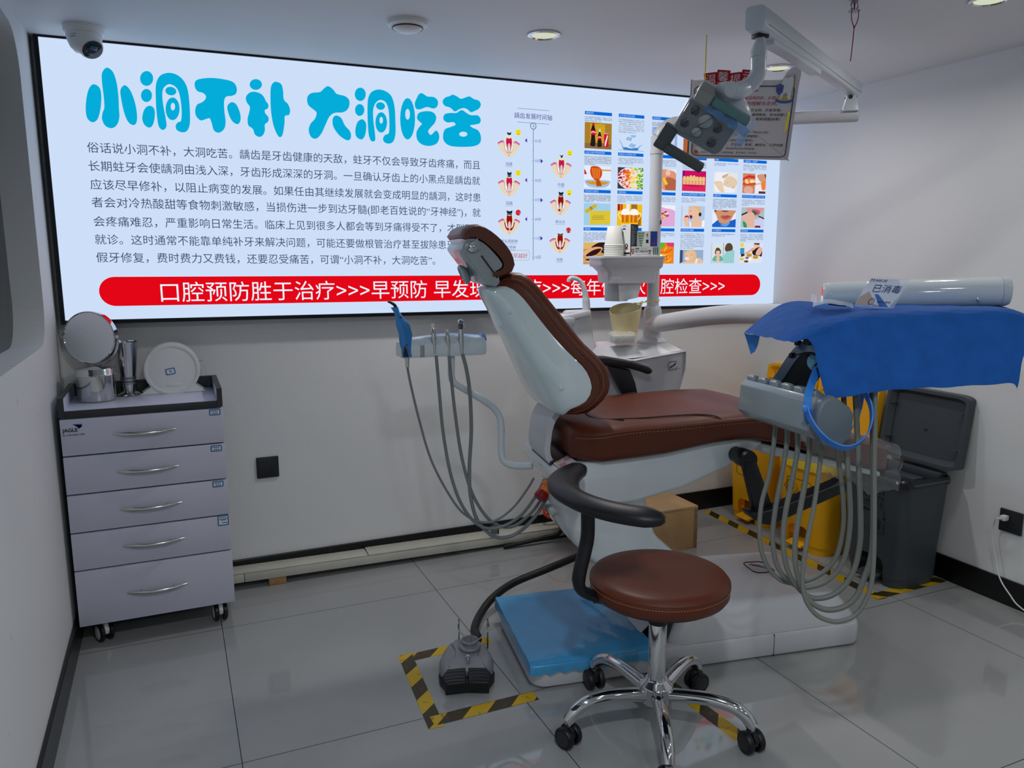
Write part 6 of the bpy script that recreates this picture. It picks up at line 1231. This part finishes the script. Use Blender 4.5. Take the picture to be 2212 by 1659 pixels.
# handles
def bar(nm, a0, a1, b0, b1, c0, c1, m_, bv=.006): return obj(nm, MB().box(H((a0+a1)/2, (b0+b1)/2, (c0+c1)/2), (abs(a1-a0), abs(b1-b0), abs(c1-c0)), R3, bv, seg=3), m_, lamp)
bar('handle_post', -.066, -.022, .050, .085, -.045, .045, LG); bar('handle_cap', -.068, -.020, .046, .087, -.065, -.035, LW, .010)
ub = bar('upper_handle', -.020, .088, .060, .083, .010, .043, LT, .005)
bar('handle_base', -.095, -.055, -.098, -.045, -.022, .012, LD); bar('lower_handle', -.064, .055, -.112, -.088, -.012, .016, LD, .005); bar('handle_link', -.095, -.062, -.112, -.085, -.014, .014, LD, .005)
rs_ = random.Random(6); rows = []
for i in range(12):
    t = i/11; a = -.035+.135*t; rows.append([H(a, .060-.008*j+.003*math.sin(i*2.1+j)-.004*t*j, .044+.004*math.sin(i*1.3+j*2)-.004*j) for j in range(3+0)])
obj('film_skirt', MB().sheet(rows), film('blue_handle_film', (96, 160, 226), .55), lamp, 60)
rows = [[H(.085+.006*j+.003*math.sin(i*2), .07-.014*i+.003*math.sin(j*3+i), .035-.010*j+.004*math.sin(i+j)) for j in range(5)] for i in range(6)]
obj('film_tail', MB().sheet(rows), film('blue_handle_tail', (110, 176, 240), .6), lamp, 60)
# ------------------------------------------------------------------ hanging notice board
BL, BR, TR = atd(1487, 341, 2.86), atd(1702, 346, 2.77), atd(1741, 178, 2.56)
bx = (BR-BL).normalized(); by = (TR-BR); by = (by-bx*by.dot(bx)); BH = by.length; by = by.normalized(); BW = (BR-BL).length; bn = bx.cross(by).normalized()
if bn.dot(_f) > 0: bn = -bn
def B(s, t, k=0): return BL+bx*(s*BW)+by*(t*BH)+bn*(.0005*k)
brd = thing('notice_board', 'white notice board with black and red writing hanging behind the dental lamp', 'notice board', (BL+BR)/2)
bw = mat('white_board_face', (214, 210, 214), .5); NV = mat('navy_board_line', (20, 26, 60), .5); RDD = mat('board_red', (176, 20, 34), .5); BKI = mat('board_black_ink', (14, 14, 18), .5)
out = sm([(.0, .03), (.03, 0), (.5, 0), (.97, 0), (1.0, .03), (1.0, .5), (1.0, .95), (1.005, 1.10), (.985, 1.165), (.93, 1.17), (.88, 1.12), (.85, 1.05), (.80, 1.02), (.4, 1.02), (.03, 1.02), (0, .99), (0, .5)])
obj('board', MB().prism([B(s, t) for s, t in out], -bn*.006, 0), bw, brd, 30)
m = MB(); L = rr(.035, .04, .955, .95, .05, 6); m.tube([B(s, t, 2) for s, t in rr(.03*BW/BW, .04, .965, .955, .05, 6)], .0016, 4, closed=True); obj('border_line', m, NV, brd)
tz_ = obj('title_tiles', MB(), RDD, brd) if 0 else None
m = MB(); mt = MB()
for i, ch in enumerate('温馨提示'):
    cx_, cy_, r_ = .18+.115*i, 1.03+(.05 if i % 2 else .02), (.12, -.08, .12, -.1)[i]
    cs_ = [(cx_+(a*math.cos(r_)-b*math.sin(r_)*BH/BW*.0-b*math.sin(r_))*1.0, cy_+(a*math.sin(r_)+b*math.cos(r_))*BW/BH) for a, b in ((-.062, -.06), (.062, -.06), (.062, .06), (-.062, .06))]
    m.prism([B(s, t, 8) for s, t in cs_], -bn*.003, 0); write(mt, ch, B(cx_-.048, cy_+r_*-.04, 9), B(cx_+.048, cy_+r_*.04, 9), by, 0, 3)
tt_ = obj('title_tiles', m, RDD, brd); obj('title_lettering', mt, bw, tt_, 0)
m = MB(); write(m, 'Important reminder', B(.26, .90, 2), B(.64, .90, 2), by, 0, 2); write(m, '请您主动告知医生既往病史及用药史，以便', B(.12, .80, 2), B(.80, .815, 2), by, 0, 2, shear=.2); write(m, '制定治疗方案感谢您的理解与支持。', B(.12, .735, 2), B(.83, .745, 2), by, 0, 2, shear=.2)
obj('red_lettering', m, RDD, brd, 0)
m = MB()
NT = [('抗凝药物(阿司匹林、波立维、华法林、肝素类等);', .875), ('双膦酸盐类药物(依替磷酸盐、氨基磷酸盐、帕米磷酸二', .93), ('钠、唑来膦酸钠、伊班磷酸钠、唑来磷酸纳等);', .875), ('高血压患者近期服用降压药;', .50), ('血液病(白血病、血友病等);', .40), ('血糖空腹:3.9-6.1mmol/L 餐后:3.9-7.8mmol/L);', .78), ('心脏疾病(高血压、心绞痛、心肌梗塞等);', .68), ('药物过敏、食物过敏及其他过敏史);', .64), ('甲肝、乙肝、丙肝、妊娠期、胃病、癫痫史、习惯性磨', .93), ('牙症、艾滋病传染病、肺结核等全身系统性疾病;', .66), ('近五年内是否曾患有恶性肿瘤，有无放疗、化疗史。', .69)]
for i, (s, e_) in enumerate(NT):
    t = .655-.0565*i; st_ = .12 if len(s) > 14 else .12
    write(m, s, B(st_, t, 2), B(e_, t, 2), by, 0, 1, shear=.22)
obj('notice_lettering', m, BKI, brd, 0)
m = MB(); mo = MB()
for i, t in enumerate((.655, .60, .485, .43, .37, .315, .26, .20, .09)): mo.poly([B(.075+.022*math.cos(q), t+.022*math.sin(q)*BW/BH, 2) for q in [2*PI*k/16 for k in range(16)]])
for i, t in enumerate((.655, .60, .485, .43, .37, .315, .26, .20, .09)): write(mo, str(i+1), B(.068, t, 3), B(.082, t, 3), by, 1, 2)
obj('number_dots', mo, [mat('orange_dot', (206, 110, 40), .5), BKI], brd, 0)
# plain tooth stand-in with a shield
m = MB(); TW = mat('tooth_white', (226, 228, 234), .4); BLS = mat('shield_blue', (60, 104, 176), .4); SND = mat('sand_disc', (200, 170, 100), .5)
E_ = lambda cx, cy, rx, ry, k: [B(cx+rx*math.cos(q), cy+ry*math.sin(q)*BW/BH, k) for q in [2*PI*j/24 for j in range(24)]]
m.poly(E_(.885, .79, .085, .036, 5), 1); m.poly(E_(.885, .815, .075, .028, 6), 2)
m.poly([B(s, t, 8) for s, t in sm([(.84, .80), (.86, .82), (.875, .88), (.90, .88), (.91, .82), (.935, .80), (.94, .9), (.955, 1.0), (.93, 1.08), (.89, 1.06), (.86, 1.07), (.84, .99), (.85, .9)])], 0)
m.poly([B(s, t, 9) for s, t in [(.795, .97), (.83, .99), (.865, .97), (.86, .89), (.83, .85), (.80, .89)]], 1)
m.poly([B(s, t, 10) for s, t in [(.81, .925), (.828, .90), (.853, .945), (.846, .95), (.828, .92), (.817, .935)]], 3); m.poly([B(s, t, 9) for s, t in [(.945, 1.10), (.952, 1.10), (.965, .86), (.958, .86)]], 4)
obj('tooth_emblem', m, [TW, BLS, SND, RDD, mat('stick_brown', (150, 100, 70), .5)], brd, 0)
YC = mat('yellow_cord', (232, 214, 30), .5)
g1 = atd(1523, 172, 2.62); tag(obj('hanging_cord', MB().tube([g1, V((g1.x, g1.y, ZC-.002))], .0018, 6), YC), 'thin yellow cord holding the notice board from the ceiling', 'cord')
m = MB(); a_, b_ = B(.945, .62, 2), B(.935, .40, 2); m.tube(cat([a_-bn*.012, a_+bn*.004, (a_+b_)/2+bn*.006, b_+bn*.004, b_-bn*.012], 5), .0030, 6); tag(obj('board_tie', m, YC), 'yellow cord tie looped through the right edge of the notice board', 'cord')
# ------------------------------------------------------------------ delivery unit: tray, arch, instrument block
SILV_P = mat('silver_grey_plastic', (150, 158, 164), .28, .15, coat=.3); DKG = mat('dark_grey_arch', (52, 56, 60), .45); BSV = mat('blue_silver_trim', (140, 156, 176), .3, .4)
dp = thing('delivery_unit', 'dental delivery tray unit with a grey instrument block under a blue drape', 'delivery unit', atd(1760, 870, 1.95))
# long white balance arm behind the tray
aL, aR = atd(1792, 640, 2.22), atd(2160, 629.5, 2.10); ax_ = (aR-aL).normalized()
ra = .0395; sdir = ax_.cross(UP).normalized(); 
def osec(c, r, st=.0): return [c+sdir*(r*math.cos(q)*.86)+UP*(r*math.sin(q)) for q in [2*PI*k/28 for k in range(28)]]
ba = obj('balance_arm', MB().loft([osec(aL-ax_*.02, ra*.8), osec(aL-ax_*.014, ra*.95), osec(aL, ra), osec(aR, ra)]), GLW, dp, 40)
obj('arm_end_cap', MB().loft([osec(aR+ax_*.0005, ra*1.02), osec(aR+ax_*.012, ra*1.02), osec(aR+ax_*.022, ra*.92), osec(aR+ax_*.024, ra*.7)]), LW, dp, 40)
obj('arm_screw', MB().ell(atd(2112, 647, 2.08), (.004, .004, .004), n=12, k=8), STEEL, ba)
# net of the drape (px, py, distance along the view axis)
NET = [[(1607,718,2.10),(1692,656,2.16),(1775,653,2.20),(1860,654,2.22),(1955,656,2.20),(2060,658,2.17),(2165,663,2.12),(2228,684,2.05)],
       [(1622,722,2.00),(1712,668,1.99),(1785,665,2.02),(1865,664,2.02),(1955,663,2.00),(2060,663,1.97),(2175,667,1.93),(2238,696,1.90)],
       [(1668,731,1.84),(1737,695,1.82),(1795,682,1.83),(1866,674,1.83),(1955,669,1.83),(2060,667,1.82),(2185,670,1.80),(2246,705,1.79)],
       [(1708,739,1.765),(1757,712,1.755),(1803,696,1.755),(1866,682,1.76),(1955,676,1.76),(2060,672,1.75),(2192,674,1.745),(2250,712,1.735)],
       [(1750,737,1.752),(1762,734,1.750),(1812,722,1.748),(1872,712,1.748),(1960,706,1.746),(2064,702,1.742),(2196,700,1.736),(2236,725,1.730)],
       [(1769,795,1.748),(1771,794,1.748),(1820,786,1.744),(1880,776,1.742),(1966,768,1.742),(2066,764,1.738),(2190,762,1.73),(2210,772,1.726)],
       [(1781,845,1.746),(1783,845,1.746),(1826,836,1.742),(1886,826,1.740),(1970,820,1.738),(2066,817,1.736),(2184,812,1.728),(2200,824,1.726)],
       [(1786,866,1.746),(1788,865,1.746),(1828,857,1.742),(1890,846,1.740),(1972,839,1.738),(2066,836,1.736),(2183,829,1.728),(2194,842,1.726)]]
net = [[atd(*p) for p in r] for r in NET]
rows_ = [cat(r, 9) for r in net]; cols_ = list(zip(*rows_)); fine = [cat(list(c), 8) for c in cols_]; grid = [list(r) for r in zip(*fine)]
rnd = random.Random(12); NR, NC = len(grid), len(grid[0])
for i, r in enumerate(grid):
    for j, p in enumerate(r):
        e = (i/NR); p += V((0, 0, .0012*math.sin(i*.9+j*.5)*math.sin(j*.35+1)+.0008*math.sin(i*1.7-j*.8)))+(_f*-1)*(.003*math.sin(j*.33+.4*math.sin(i*.2))*max(0, e-.5)*2)
DRP = mat('blue_nonwoven_drape', (3, 84, 168), .8, 0, .10, 26, .5, 260); tag(obj('tray_drape', MB().sheet(grid), DRP, smooth=70), 'bright blue disposable drape spread over the delivery tray', 'drape')
fl = [[atd(1607,718,2.10), atd(1615,722,2.09), atd(1628,723,2.07), atd(1641,724,2.05)], [atd(1613,735,2.10), atd(1619,736,2.09), atd(1629,736,2.07), atd(1640,734,2.05)], [atd(1618,752,2.10), atd(1622,752,2.09), atd(1630,750,2.07), atd(1637,746,2.05)], [atd(1622,766,2.09), atd(1624,764,2.085), atd(1629,761,2.07), atd(1632,758,2.06)]]
o = bpy.data.objects['tray_drape']; obj('drape_corner', MB().sheet([cat(r, 3) for r in fl]), mat('drape_underside', (50, 130, 210), .7, 0, .1, 30, .6, 260), o, 60)
# tray below the drape
tr_pts = [atd(1735, 668, 2.12), atd(2150, 672, 2.06), atd(2180, 682, 1.80), atd(1775, 712, 1.80)]
zt_ = min(p.z for p in tr_pts)-.012; tp_ = [V((p.x, p.y, zt_)) for p in tr_pts]
obj('tray', MB().prism(tp_, (0, 0, -.02), .004), SILV_P, dp)
obj('tray_clip', MB().box(atd(1724, 741, 1.84), (.014, .014, .012), None, .003).box(atd(1748, 738, 1.82), (.022, .02, .016), None, .003), DARKP, dp)
# arch between tray and block
ap = [(1668, 842, 2.03), (1690, 815, 2.0), (1712, 782, 1.97), (1728, 762, 1.95), (1745, 748, 1.93), (1765, 742, 1.90), (1800, 741, 1.86)]
ac = cat([atd(*p) for p in ap], 6); rg = []; rt2 = []
for i, p in enumerate(ac):
    t = (ac[min(i+1, len(ac)-1)]-ac[max(i-1, 0)]).normalized(); sd = (_r*.75+_f*-.55); sd = (sd-t*sd.dot(t)).normalized(); q = t.cross(sd).normalized()
    if q.dot(_u-_r) < 0: q = -q
    rg.append([p+sd*a+q*b for a, b in ((0, 0), (.075, -.006), (.075, -.020), (0, -.020))]); rt2.append([p+sd*a+q*b for a, b in ((-.018, .004), (.004, .004), (.004, -.022), (-.018, -.022))])
obj('arch', MB().loft(rg), DKG, dp, 40); obj('arch_trim', MB().loft(rt2), BSV, dp, 40)
# instrument block
A, B2 = atd(1655, 872, 2.05), atd(1818, 900, 1.785); A.z = B2.z = (A.z+B2.z)/2
bl = (B2-A).normalized(); bf = V((bl.y, -bl.x, 0))
if bf.dot(V((0, -1, 0))) < 0: bf = -bf
BLN = (B2-A).length
def K(s, f, z): return A+bl*(s*BLN)+bf*f+V((0, 0, z))
NS = 6
blk = obj('block_core', MB().prism([K(-.01, f, z) for f, z in ((-.080, .046), (-.07, .060), (-.052, .056), (-.040, .030), (-.038, -.030), (-.06, -.042), (-.085, -.02))], bl*BLN*1.04, .003), SILV_P, dp, 40)
for i in range(NS):
    L = BLN/NS; s0 = i/NS
    obj('cradle', MB().prism([K(s0, f, z) for f, z in ((-.066, .070), (-.052, .073), (-.006, .036), (.006, .024), (.004, -.032), (-.02, -.046), (-.05, -.03))], bl*L*.66, .005, seg=3), SILV_P, dp, 50)
    rgs = []
    for q in range(7):
        t = q/6; c = K(s0+.66/NS+.17/NS, -.060+.035*t, .062-.050*t); rr_ = L*.17*(1.0-.35*t); rgs.append([c+bl*(rr_*1.02*math.cos(PI*k/8))-(bf*.35+UP*.55)*(rr_*1.4*math.sin(PI*k/8)) for k in range(9)])
    if i < NS-1:
        obj('groove', MB().sheet(rgs), SILV_P, dp, 60)
        obj('shaded_slot', MB().prism([K(s0+.68/NS, f, z) for f, z in ((-.026, .014), (-.014, .006), (-.014, -.034), (-.026, -.034))], bl*L*.30, 0), mat('slot_shade_grey', (46, 50, 54), .5), dp)  # dark strip in the gap: shade between the cradles put into colour
obj('block_end', MB().prism([K(1.03, f, z) for f, z in ((-.098, .030), (-.085, .058), (-.058, .070), (-.010, .040), (.004, .022), (.0, -.034), (-.03, -.052), (-.075, -.045), (-.10, -.01))], bl*.030, .009, seg=3), mat('grey_blue_endcap', (104, 116, 126), .4), dp, 50)
# wrapped syringe in the first slot
q0 = K(.115, -.004, 0); tp0 = atd(1659, 828, 1.96); bt0 = atd(1675, 905, 1.955); 
syr = thing('wrapped_syringe', 'steel air and water syringe in clear blue wrap at the left end of the grey block', 'syringe', bt0)
ax0 = (tp0-bt0)
obj('body', MB().tube([bt0, bt0+ax0*.35, bt0+ax0*.62, bt0+ax0*.66], [.006, .009, .0125, .0125], 16), mat('blue_tinted_steel', (90, 116, 136), .25, .8), syr)
obj('head', MB().tube([bt0+ax0*.66, bt0+ax0*.85, bt0+ax0*.95, bt0+ax0*1.01], [.013, .0135, .012, .006], 16), mat('blue_black_head', (40, 58, 74), .3, .5), syr)
obj('wrap', MB().tube([bt0-ax0*.12, bt0+ax0*.2, bt0+ax0*.55, bt0+ax0*.98, bt0+ax0*1.06], [.007, .009, .0165, .0165, .011], 16), film('blue_clear_wrap', (60, 130, 180), .35), syr, 60)
# hanging hoses
HG = mat('grey_green_hose', (116, 120, 114), .45); z4 = lambda a, b: (1500+a*.3219, 900+b*.3219)
HS = [([(545,25),(538,120),(528,220),(500,400),(460,540),(443,640),(436,760),(450,900),(500,1020),(570,1090),(640,1116),(720,1110),(830,1068),(920,990),(970,890),(1000,720),(998,560),(985,420),(968,300),(950,140)], 1.98, 1.84, .0062),
      ([(618,40),(622,120),(615,220),(578,440),(545,610),(525,780),(532,900),(560,1010),(620,1090),(700,1140),(780,1143),(880,1108),(970,1020),(1020,900),(1045,700),(1040,500),(1025,280),(1012,60),(1000,-160)], 1.95, 1.82, .0066),
      ([(690,80),(692,140),(690,240),(655,430),(612,640),(595,800),(602,920),(630,1040),(690,1140),(760,1203),(830,1220),(930,1195),(1020,1118),(1080,1000),(1110,850),(1115,700),(1106,400),(1090,40),(1078,-180)], 1.90, 1.80, .0068),
      ([(768,110),(774,180),(768,270),(738,470),(692,720),(675,870),(680,1000),(710,1120),(760,1220),(830,1277),(910,1297),(1010,1273),(1090,1200),(1140,1080),(1180,960),(1198,800),(1200,400),(1195,-60),(1190,-210)], 1.86, 1.78, .0082),
      ([(846,140),(850,220),(842,320),(803,600),(762,800),(735,960),(725,1120),(752,1240),(820,1330),(900,1368),(970,1374),(1060,1345),(1130,1270),(1180,1150),(1200,1000),(1207,700),(1207,300),(1212,-40),(1216,-210)], 1.82, 1.76, .0058)]
for i, (pts, d0, d1, r) in enumerate(HS):
    n = len(pts)-1; h_ = cat([atd(*z4(*p), d0+(d1-d0)*(k/n)) for k, p in enumerate(pts)], 6)
    obj('hose', MB().tube(h_, r*(.94 if i != 3 else .8), 10), HG, dp)
obj('hose_clip', MB().tube([atd(1744, 912, 1.83), atd(1745, 930, 1.83)], .0015, 6), RED, dp)
# black cord and wrapped knob
cd_ = cat([atd(1711, 768, 1.90), atd(1730, 764, 1.86), atd(1752, 763, 1.84), atd(1766, 770, 1.83), atd(1771, 780, 1.82), atd(1762, 788, 1.81), atd(1757, 796, 1.81), atd(1761, 803, 1.81), atd(1772, 800, 1.81)], 6)
cb_ = tag(obj('black_cord', MB().tube(cd_, .0024, 8).box(atd(1712, 768, 1.895), (.018, .012, .014), None, .004), DARKP), 'thin black cord with a plug looped under the tray beside the arch', 'cord')
rs_ = random.Random(3); kc = atd(1762, 782, 1.86)
obj('wrapped_knob', MB().ell(kc, (.020, .020, .022)), film('light_blue_wrap', (120, 186, 226), .9), dp, 60)
# blue face-shield headband hanging from the knob
HB = mat('blue_headband_plastic', (52, 132, 224), .35)
hb = thing('headband', 'blue plastic face shield headband hanging below the drape', 'headband', atd(1812, 930, 1.75))
def ribbon(pts, w_dir, wd, th=.0016):
    L = cat(pts, 7); rg = []
    for i, p in enumerate(L):
        t = (L[min(i+1, len(L)-1)]-L[max(i-1, 0)]).normalized(); a = (w_dir-t*w_dir.dot(t)).normalized(); b = t.cross(a)
        w_ = wd[i/(len(L)-1)] if callable(wd) else wd; rg.append([p+a*w_/2+b*th, p-a*w_/2+b*th, p-a*w_/2-b*th, p+a*w_/2-b*th])
    return MB().loft(rg)
wd_ = (_f*.75-_u*.45+_r*.1).normalized()
ft = [(1742,878,1.73),(1748,900,1.72),(1762,925,1.71),(1785,950,1.70),(1812,965,1.70),(1838,966,1.705),(1862,952,1.72),(1877,930,1.735),(1883,902,1.75),(1880,875,1.765),(1870,852,1.775),(1861,838,1.78)]
bk_ = [(1745,878,1.735),(1748,900,1.75),(1757,918,1.77),(1770,932,1.80),(1788,944,1.82),(1808,945,1.83),(1830,934,1.83),(1848,912,1.83),(1856,888,1.82),(1860,862,1.81),(1861,838,1.80)]
obj('front_band', ribbon([atd(*p) for p in ft], wd_, .020), HB, hb, 50); obj('rear_band', ribbon([atd(*p) for p in bk_], wd_, .026), HB, hb, 50)
obj('strap', ribbon([atd(*p) for p in ((1766,796,1.80),(1757,818,1.78),(1748,845,1.755),(1744,865,1.74),(1746,885,1.735),(1752,905,1.735))], (_r+_f*.2).normalized(), .017), HB, hb, 50)
obj('pivot_stud', MB().lathe([(.009, 0), (.009, .004), (.006, .006), (.001, .006)], atd(1741, 882, 1.725), -_f, 20), HB, hb); obj('size_stud', MB().ell(atd(1757, 911, 1.712), (.0035, .0035, .0035), n=12, k=8), HB, hb)
# ------------------------------------------------------------------ things on the drape
AC = bpy.data.materials.new('clear_acrylic'); AC.use_nodes = True; b = AC.node_tree.nodes['Principled BSDF']; b.inputs['Base Color'].default_value = (.9, .94, 1, 1); b.inputs['Roughness'].default_value = .04; b.inputs['Alpha'].default_value = .22; b.inputs['Coat Weight'].default_value = .6
n_ = AC.node_tree.nodes.new('ShaderNodeTexNoise'); rmp = AC.node_tree.nodes.new('ShaderNodeMapRange'); rmp.inputs[3].default_value = .2; rmp.inputs[4].default_value = .25; AC.node_tree.links.new(n_.outputs['Fac'], rmp.inputs[0]); AC.node_tree.links.new(rmp.outputs[0], b.inputs['Alpha'])
dA = 1.93; p0, p1, p2 = atd(1846, 660, dA), atd(1930, 665.5, dA), atd(1878, 597, dA-.0)
axs, ays = p1-p0, p2-p0; an = axs.cross(ays).normalized(); an = -an if an.dot(_f) > 0 else an
def AS(s, t, k=0): return p0+axs*s+ays*t+an*(.0005*k)
sg = thing('acrylic_sign', 'clear acrylic stand with blue lettering on the blue drape', 'sign', p0)
obj('panel', MB().prism([AS(0, 0), AS(1, 0), AS(1.07, .9), AS(1.06, 1), AS(1.0, 1.0), AS(.02, 1.0)], -an*.003, .0008), AC, sg)
obj('foot', MB().prism([AS(0, 0), AS(1, 0), AS(1, 0)+axs*.22-UP*.001, AS(0, 0)+axs*.22-UP*.001], (0, 0, -.0025)), AC, sg)
m = MB(); m.poly([AS(.12, .06, 1), AS(.88, .02, 1), AS(1.0, .52, 1), AS(.78, .97, 1), AS(.08, .92, 1), AS(-.0, .5, 1)], 0)
m.poly([AS(.0, .06, 2), AS(.35, .02, 2), AS(.42, .2, 2), AS(.18, .50, 2), AS(.02, .3, 2)], 1); m.poly([AS(.35, .42, 2), AS(.45, .42, 2), AS(.85, .02, 2), AS(.62, .02, 2)], 2)
write(m, '已消毒', AS(.24, .62, 4), AS(.95, .62, 4), ays, 3, 3); write(m, '美晨口腔', AS(.2, .88, 4), AS(.50, .88, 4), ays, 3, 2); write(m, 'M', AS(.08, .88, 4), AS(.17, .88, 4), ays, 4, 2)
m.tube([AS(.36+.07*math.cos(q), .17+.1*math.sin(q), 4) for q in [2*PI*k/20 for k in range(20)]], .0007, 4, 3, True); write(m, '请放心使用', AS(.5, .17, 4), AS(.84, .17, 4), ays, 3, 2); write(m, 'Please use', AS(.42, .06, 4), AS(.66, .06, 4), ays, 3, 2)
obj('sign_print', m, [mat('sign_white', (226, 232, 244), .4), mat('sign_sand', (196, 176, 166), .4), mat('sign_blue_band', (70, 120, 200), .4), mat('sign_navy', (28, 56, 126), .4), mat('sign_magenta', (150, 20, 60), .4)], sg, 0)
dK = 2.0; rows = []; rs_ = random.Random(21)
pk = thing('tool_packet', 'crinkled clear packet of sealed tools lying on the blue drape', 'packet', atd(1800, 662, dK))
topo = [(1756, 655), (1760, 652), (1770, 648), (1785, 646), (1800, 648), (1815, 649), (1830, 652), (1843, 656)]
rows = [[atd(x, yy+rs_.uniform(-1, 1), dK-.05*j+.0) for x, yy in [(x, y+(j*3.2-((j-1.5)**2)*-0)) for x, y in topo]] for j in range(4)]
obj('pouch', MB().sheet([cat(r, 3) for r in rows]), film('packet_film', (216, 226, 236), .62, .12, .9, 60), pk, 60)
obj('pouch_end', MB().sheet([[atd(1752+a*4, 633+b*6+a*2, dK-.02*a) for a in range(4)] for b in range(4)]), film('packet_film', (216, 226, 236), .62), pk, 60)
obj('tool', MB().tube([atd(1790, 656, dK-.08), atd(1815, 659, dK-.09), atd(1828, 660, dK-.1)], .003, 8), mat('dark_blue_tool', (30, 60, 120), .3), pk)
# clear film bag over the foot end
rs_ = random.Random(31); rows = []; fm_ = film('clear_bag_film', (226, 228, 232), .16, .06, .9, 45)
for i in range(19):
    u = .86+.445*i/18; row = []; e = max(0, (u-1.24)/.065); sq_ = 1-.55*e**1.2; uu_ = min(u, 1.25); zc = prof_top(uu_)-.045
    for j in range(13):
        v = .25+(-.262+.5*j/12)*(1-.25*e); z = prof_top(uu_)+.007+.006*math.sin(i*1.9+j)*math.sin(j*1.3)-.05*max(0, u-1.24); row.append(W(u, v, zc+(z-zc)*sq_-.02*e))
    side = []
    for k in range(5, -1, -1):
        z = prof_top(uu_)-.004-.032*k+.006*math.sin(i*2.3+k*2)+(.018*math.sin(i*.9+1) if k == 5 else 0)+(.10*max(0, (.94-u)/.08) if k > 2 else 0)
        side.append(W(u+.01*math.sin(k*1.7+i)*(i in (0, 18)), .25+(-.264-.005*math.sin(i*1.7+k))*(1-.25*e), zc+(z-zc)*sq_-.02*e))
    rows.append(side+row)
tag(obj('clear_film_bag', MB().sheet(rows), fm_, smooth=70), 'clear crinkled plastic bag pulled over the foot end of the chair', 'plastic bag')
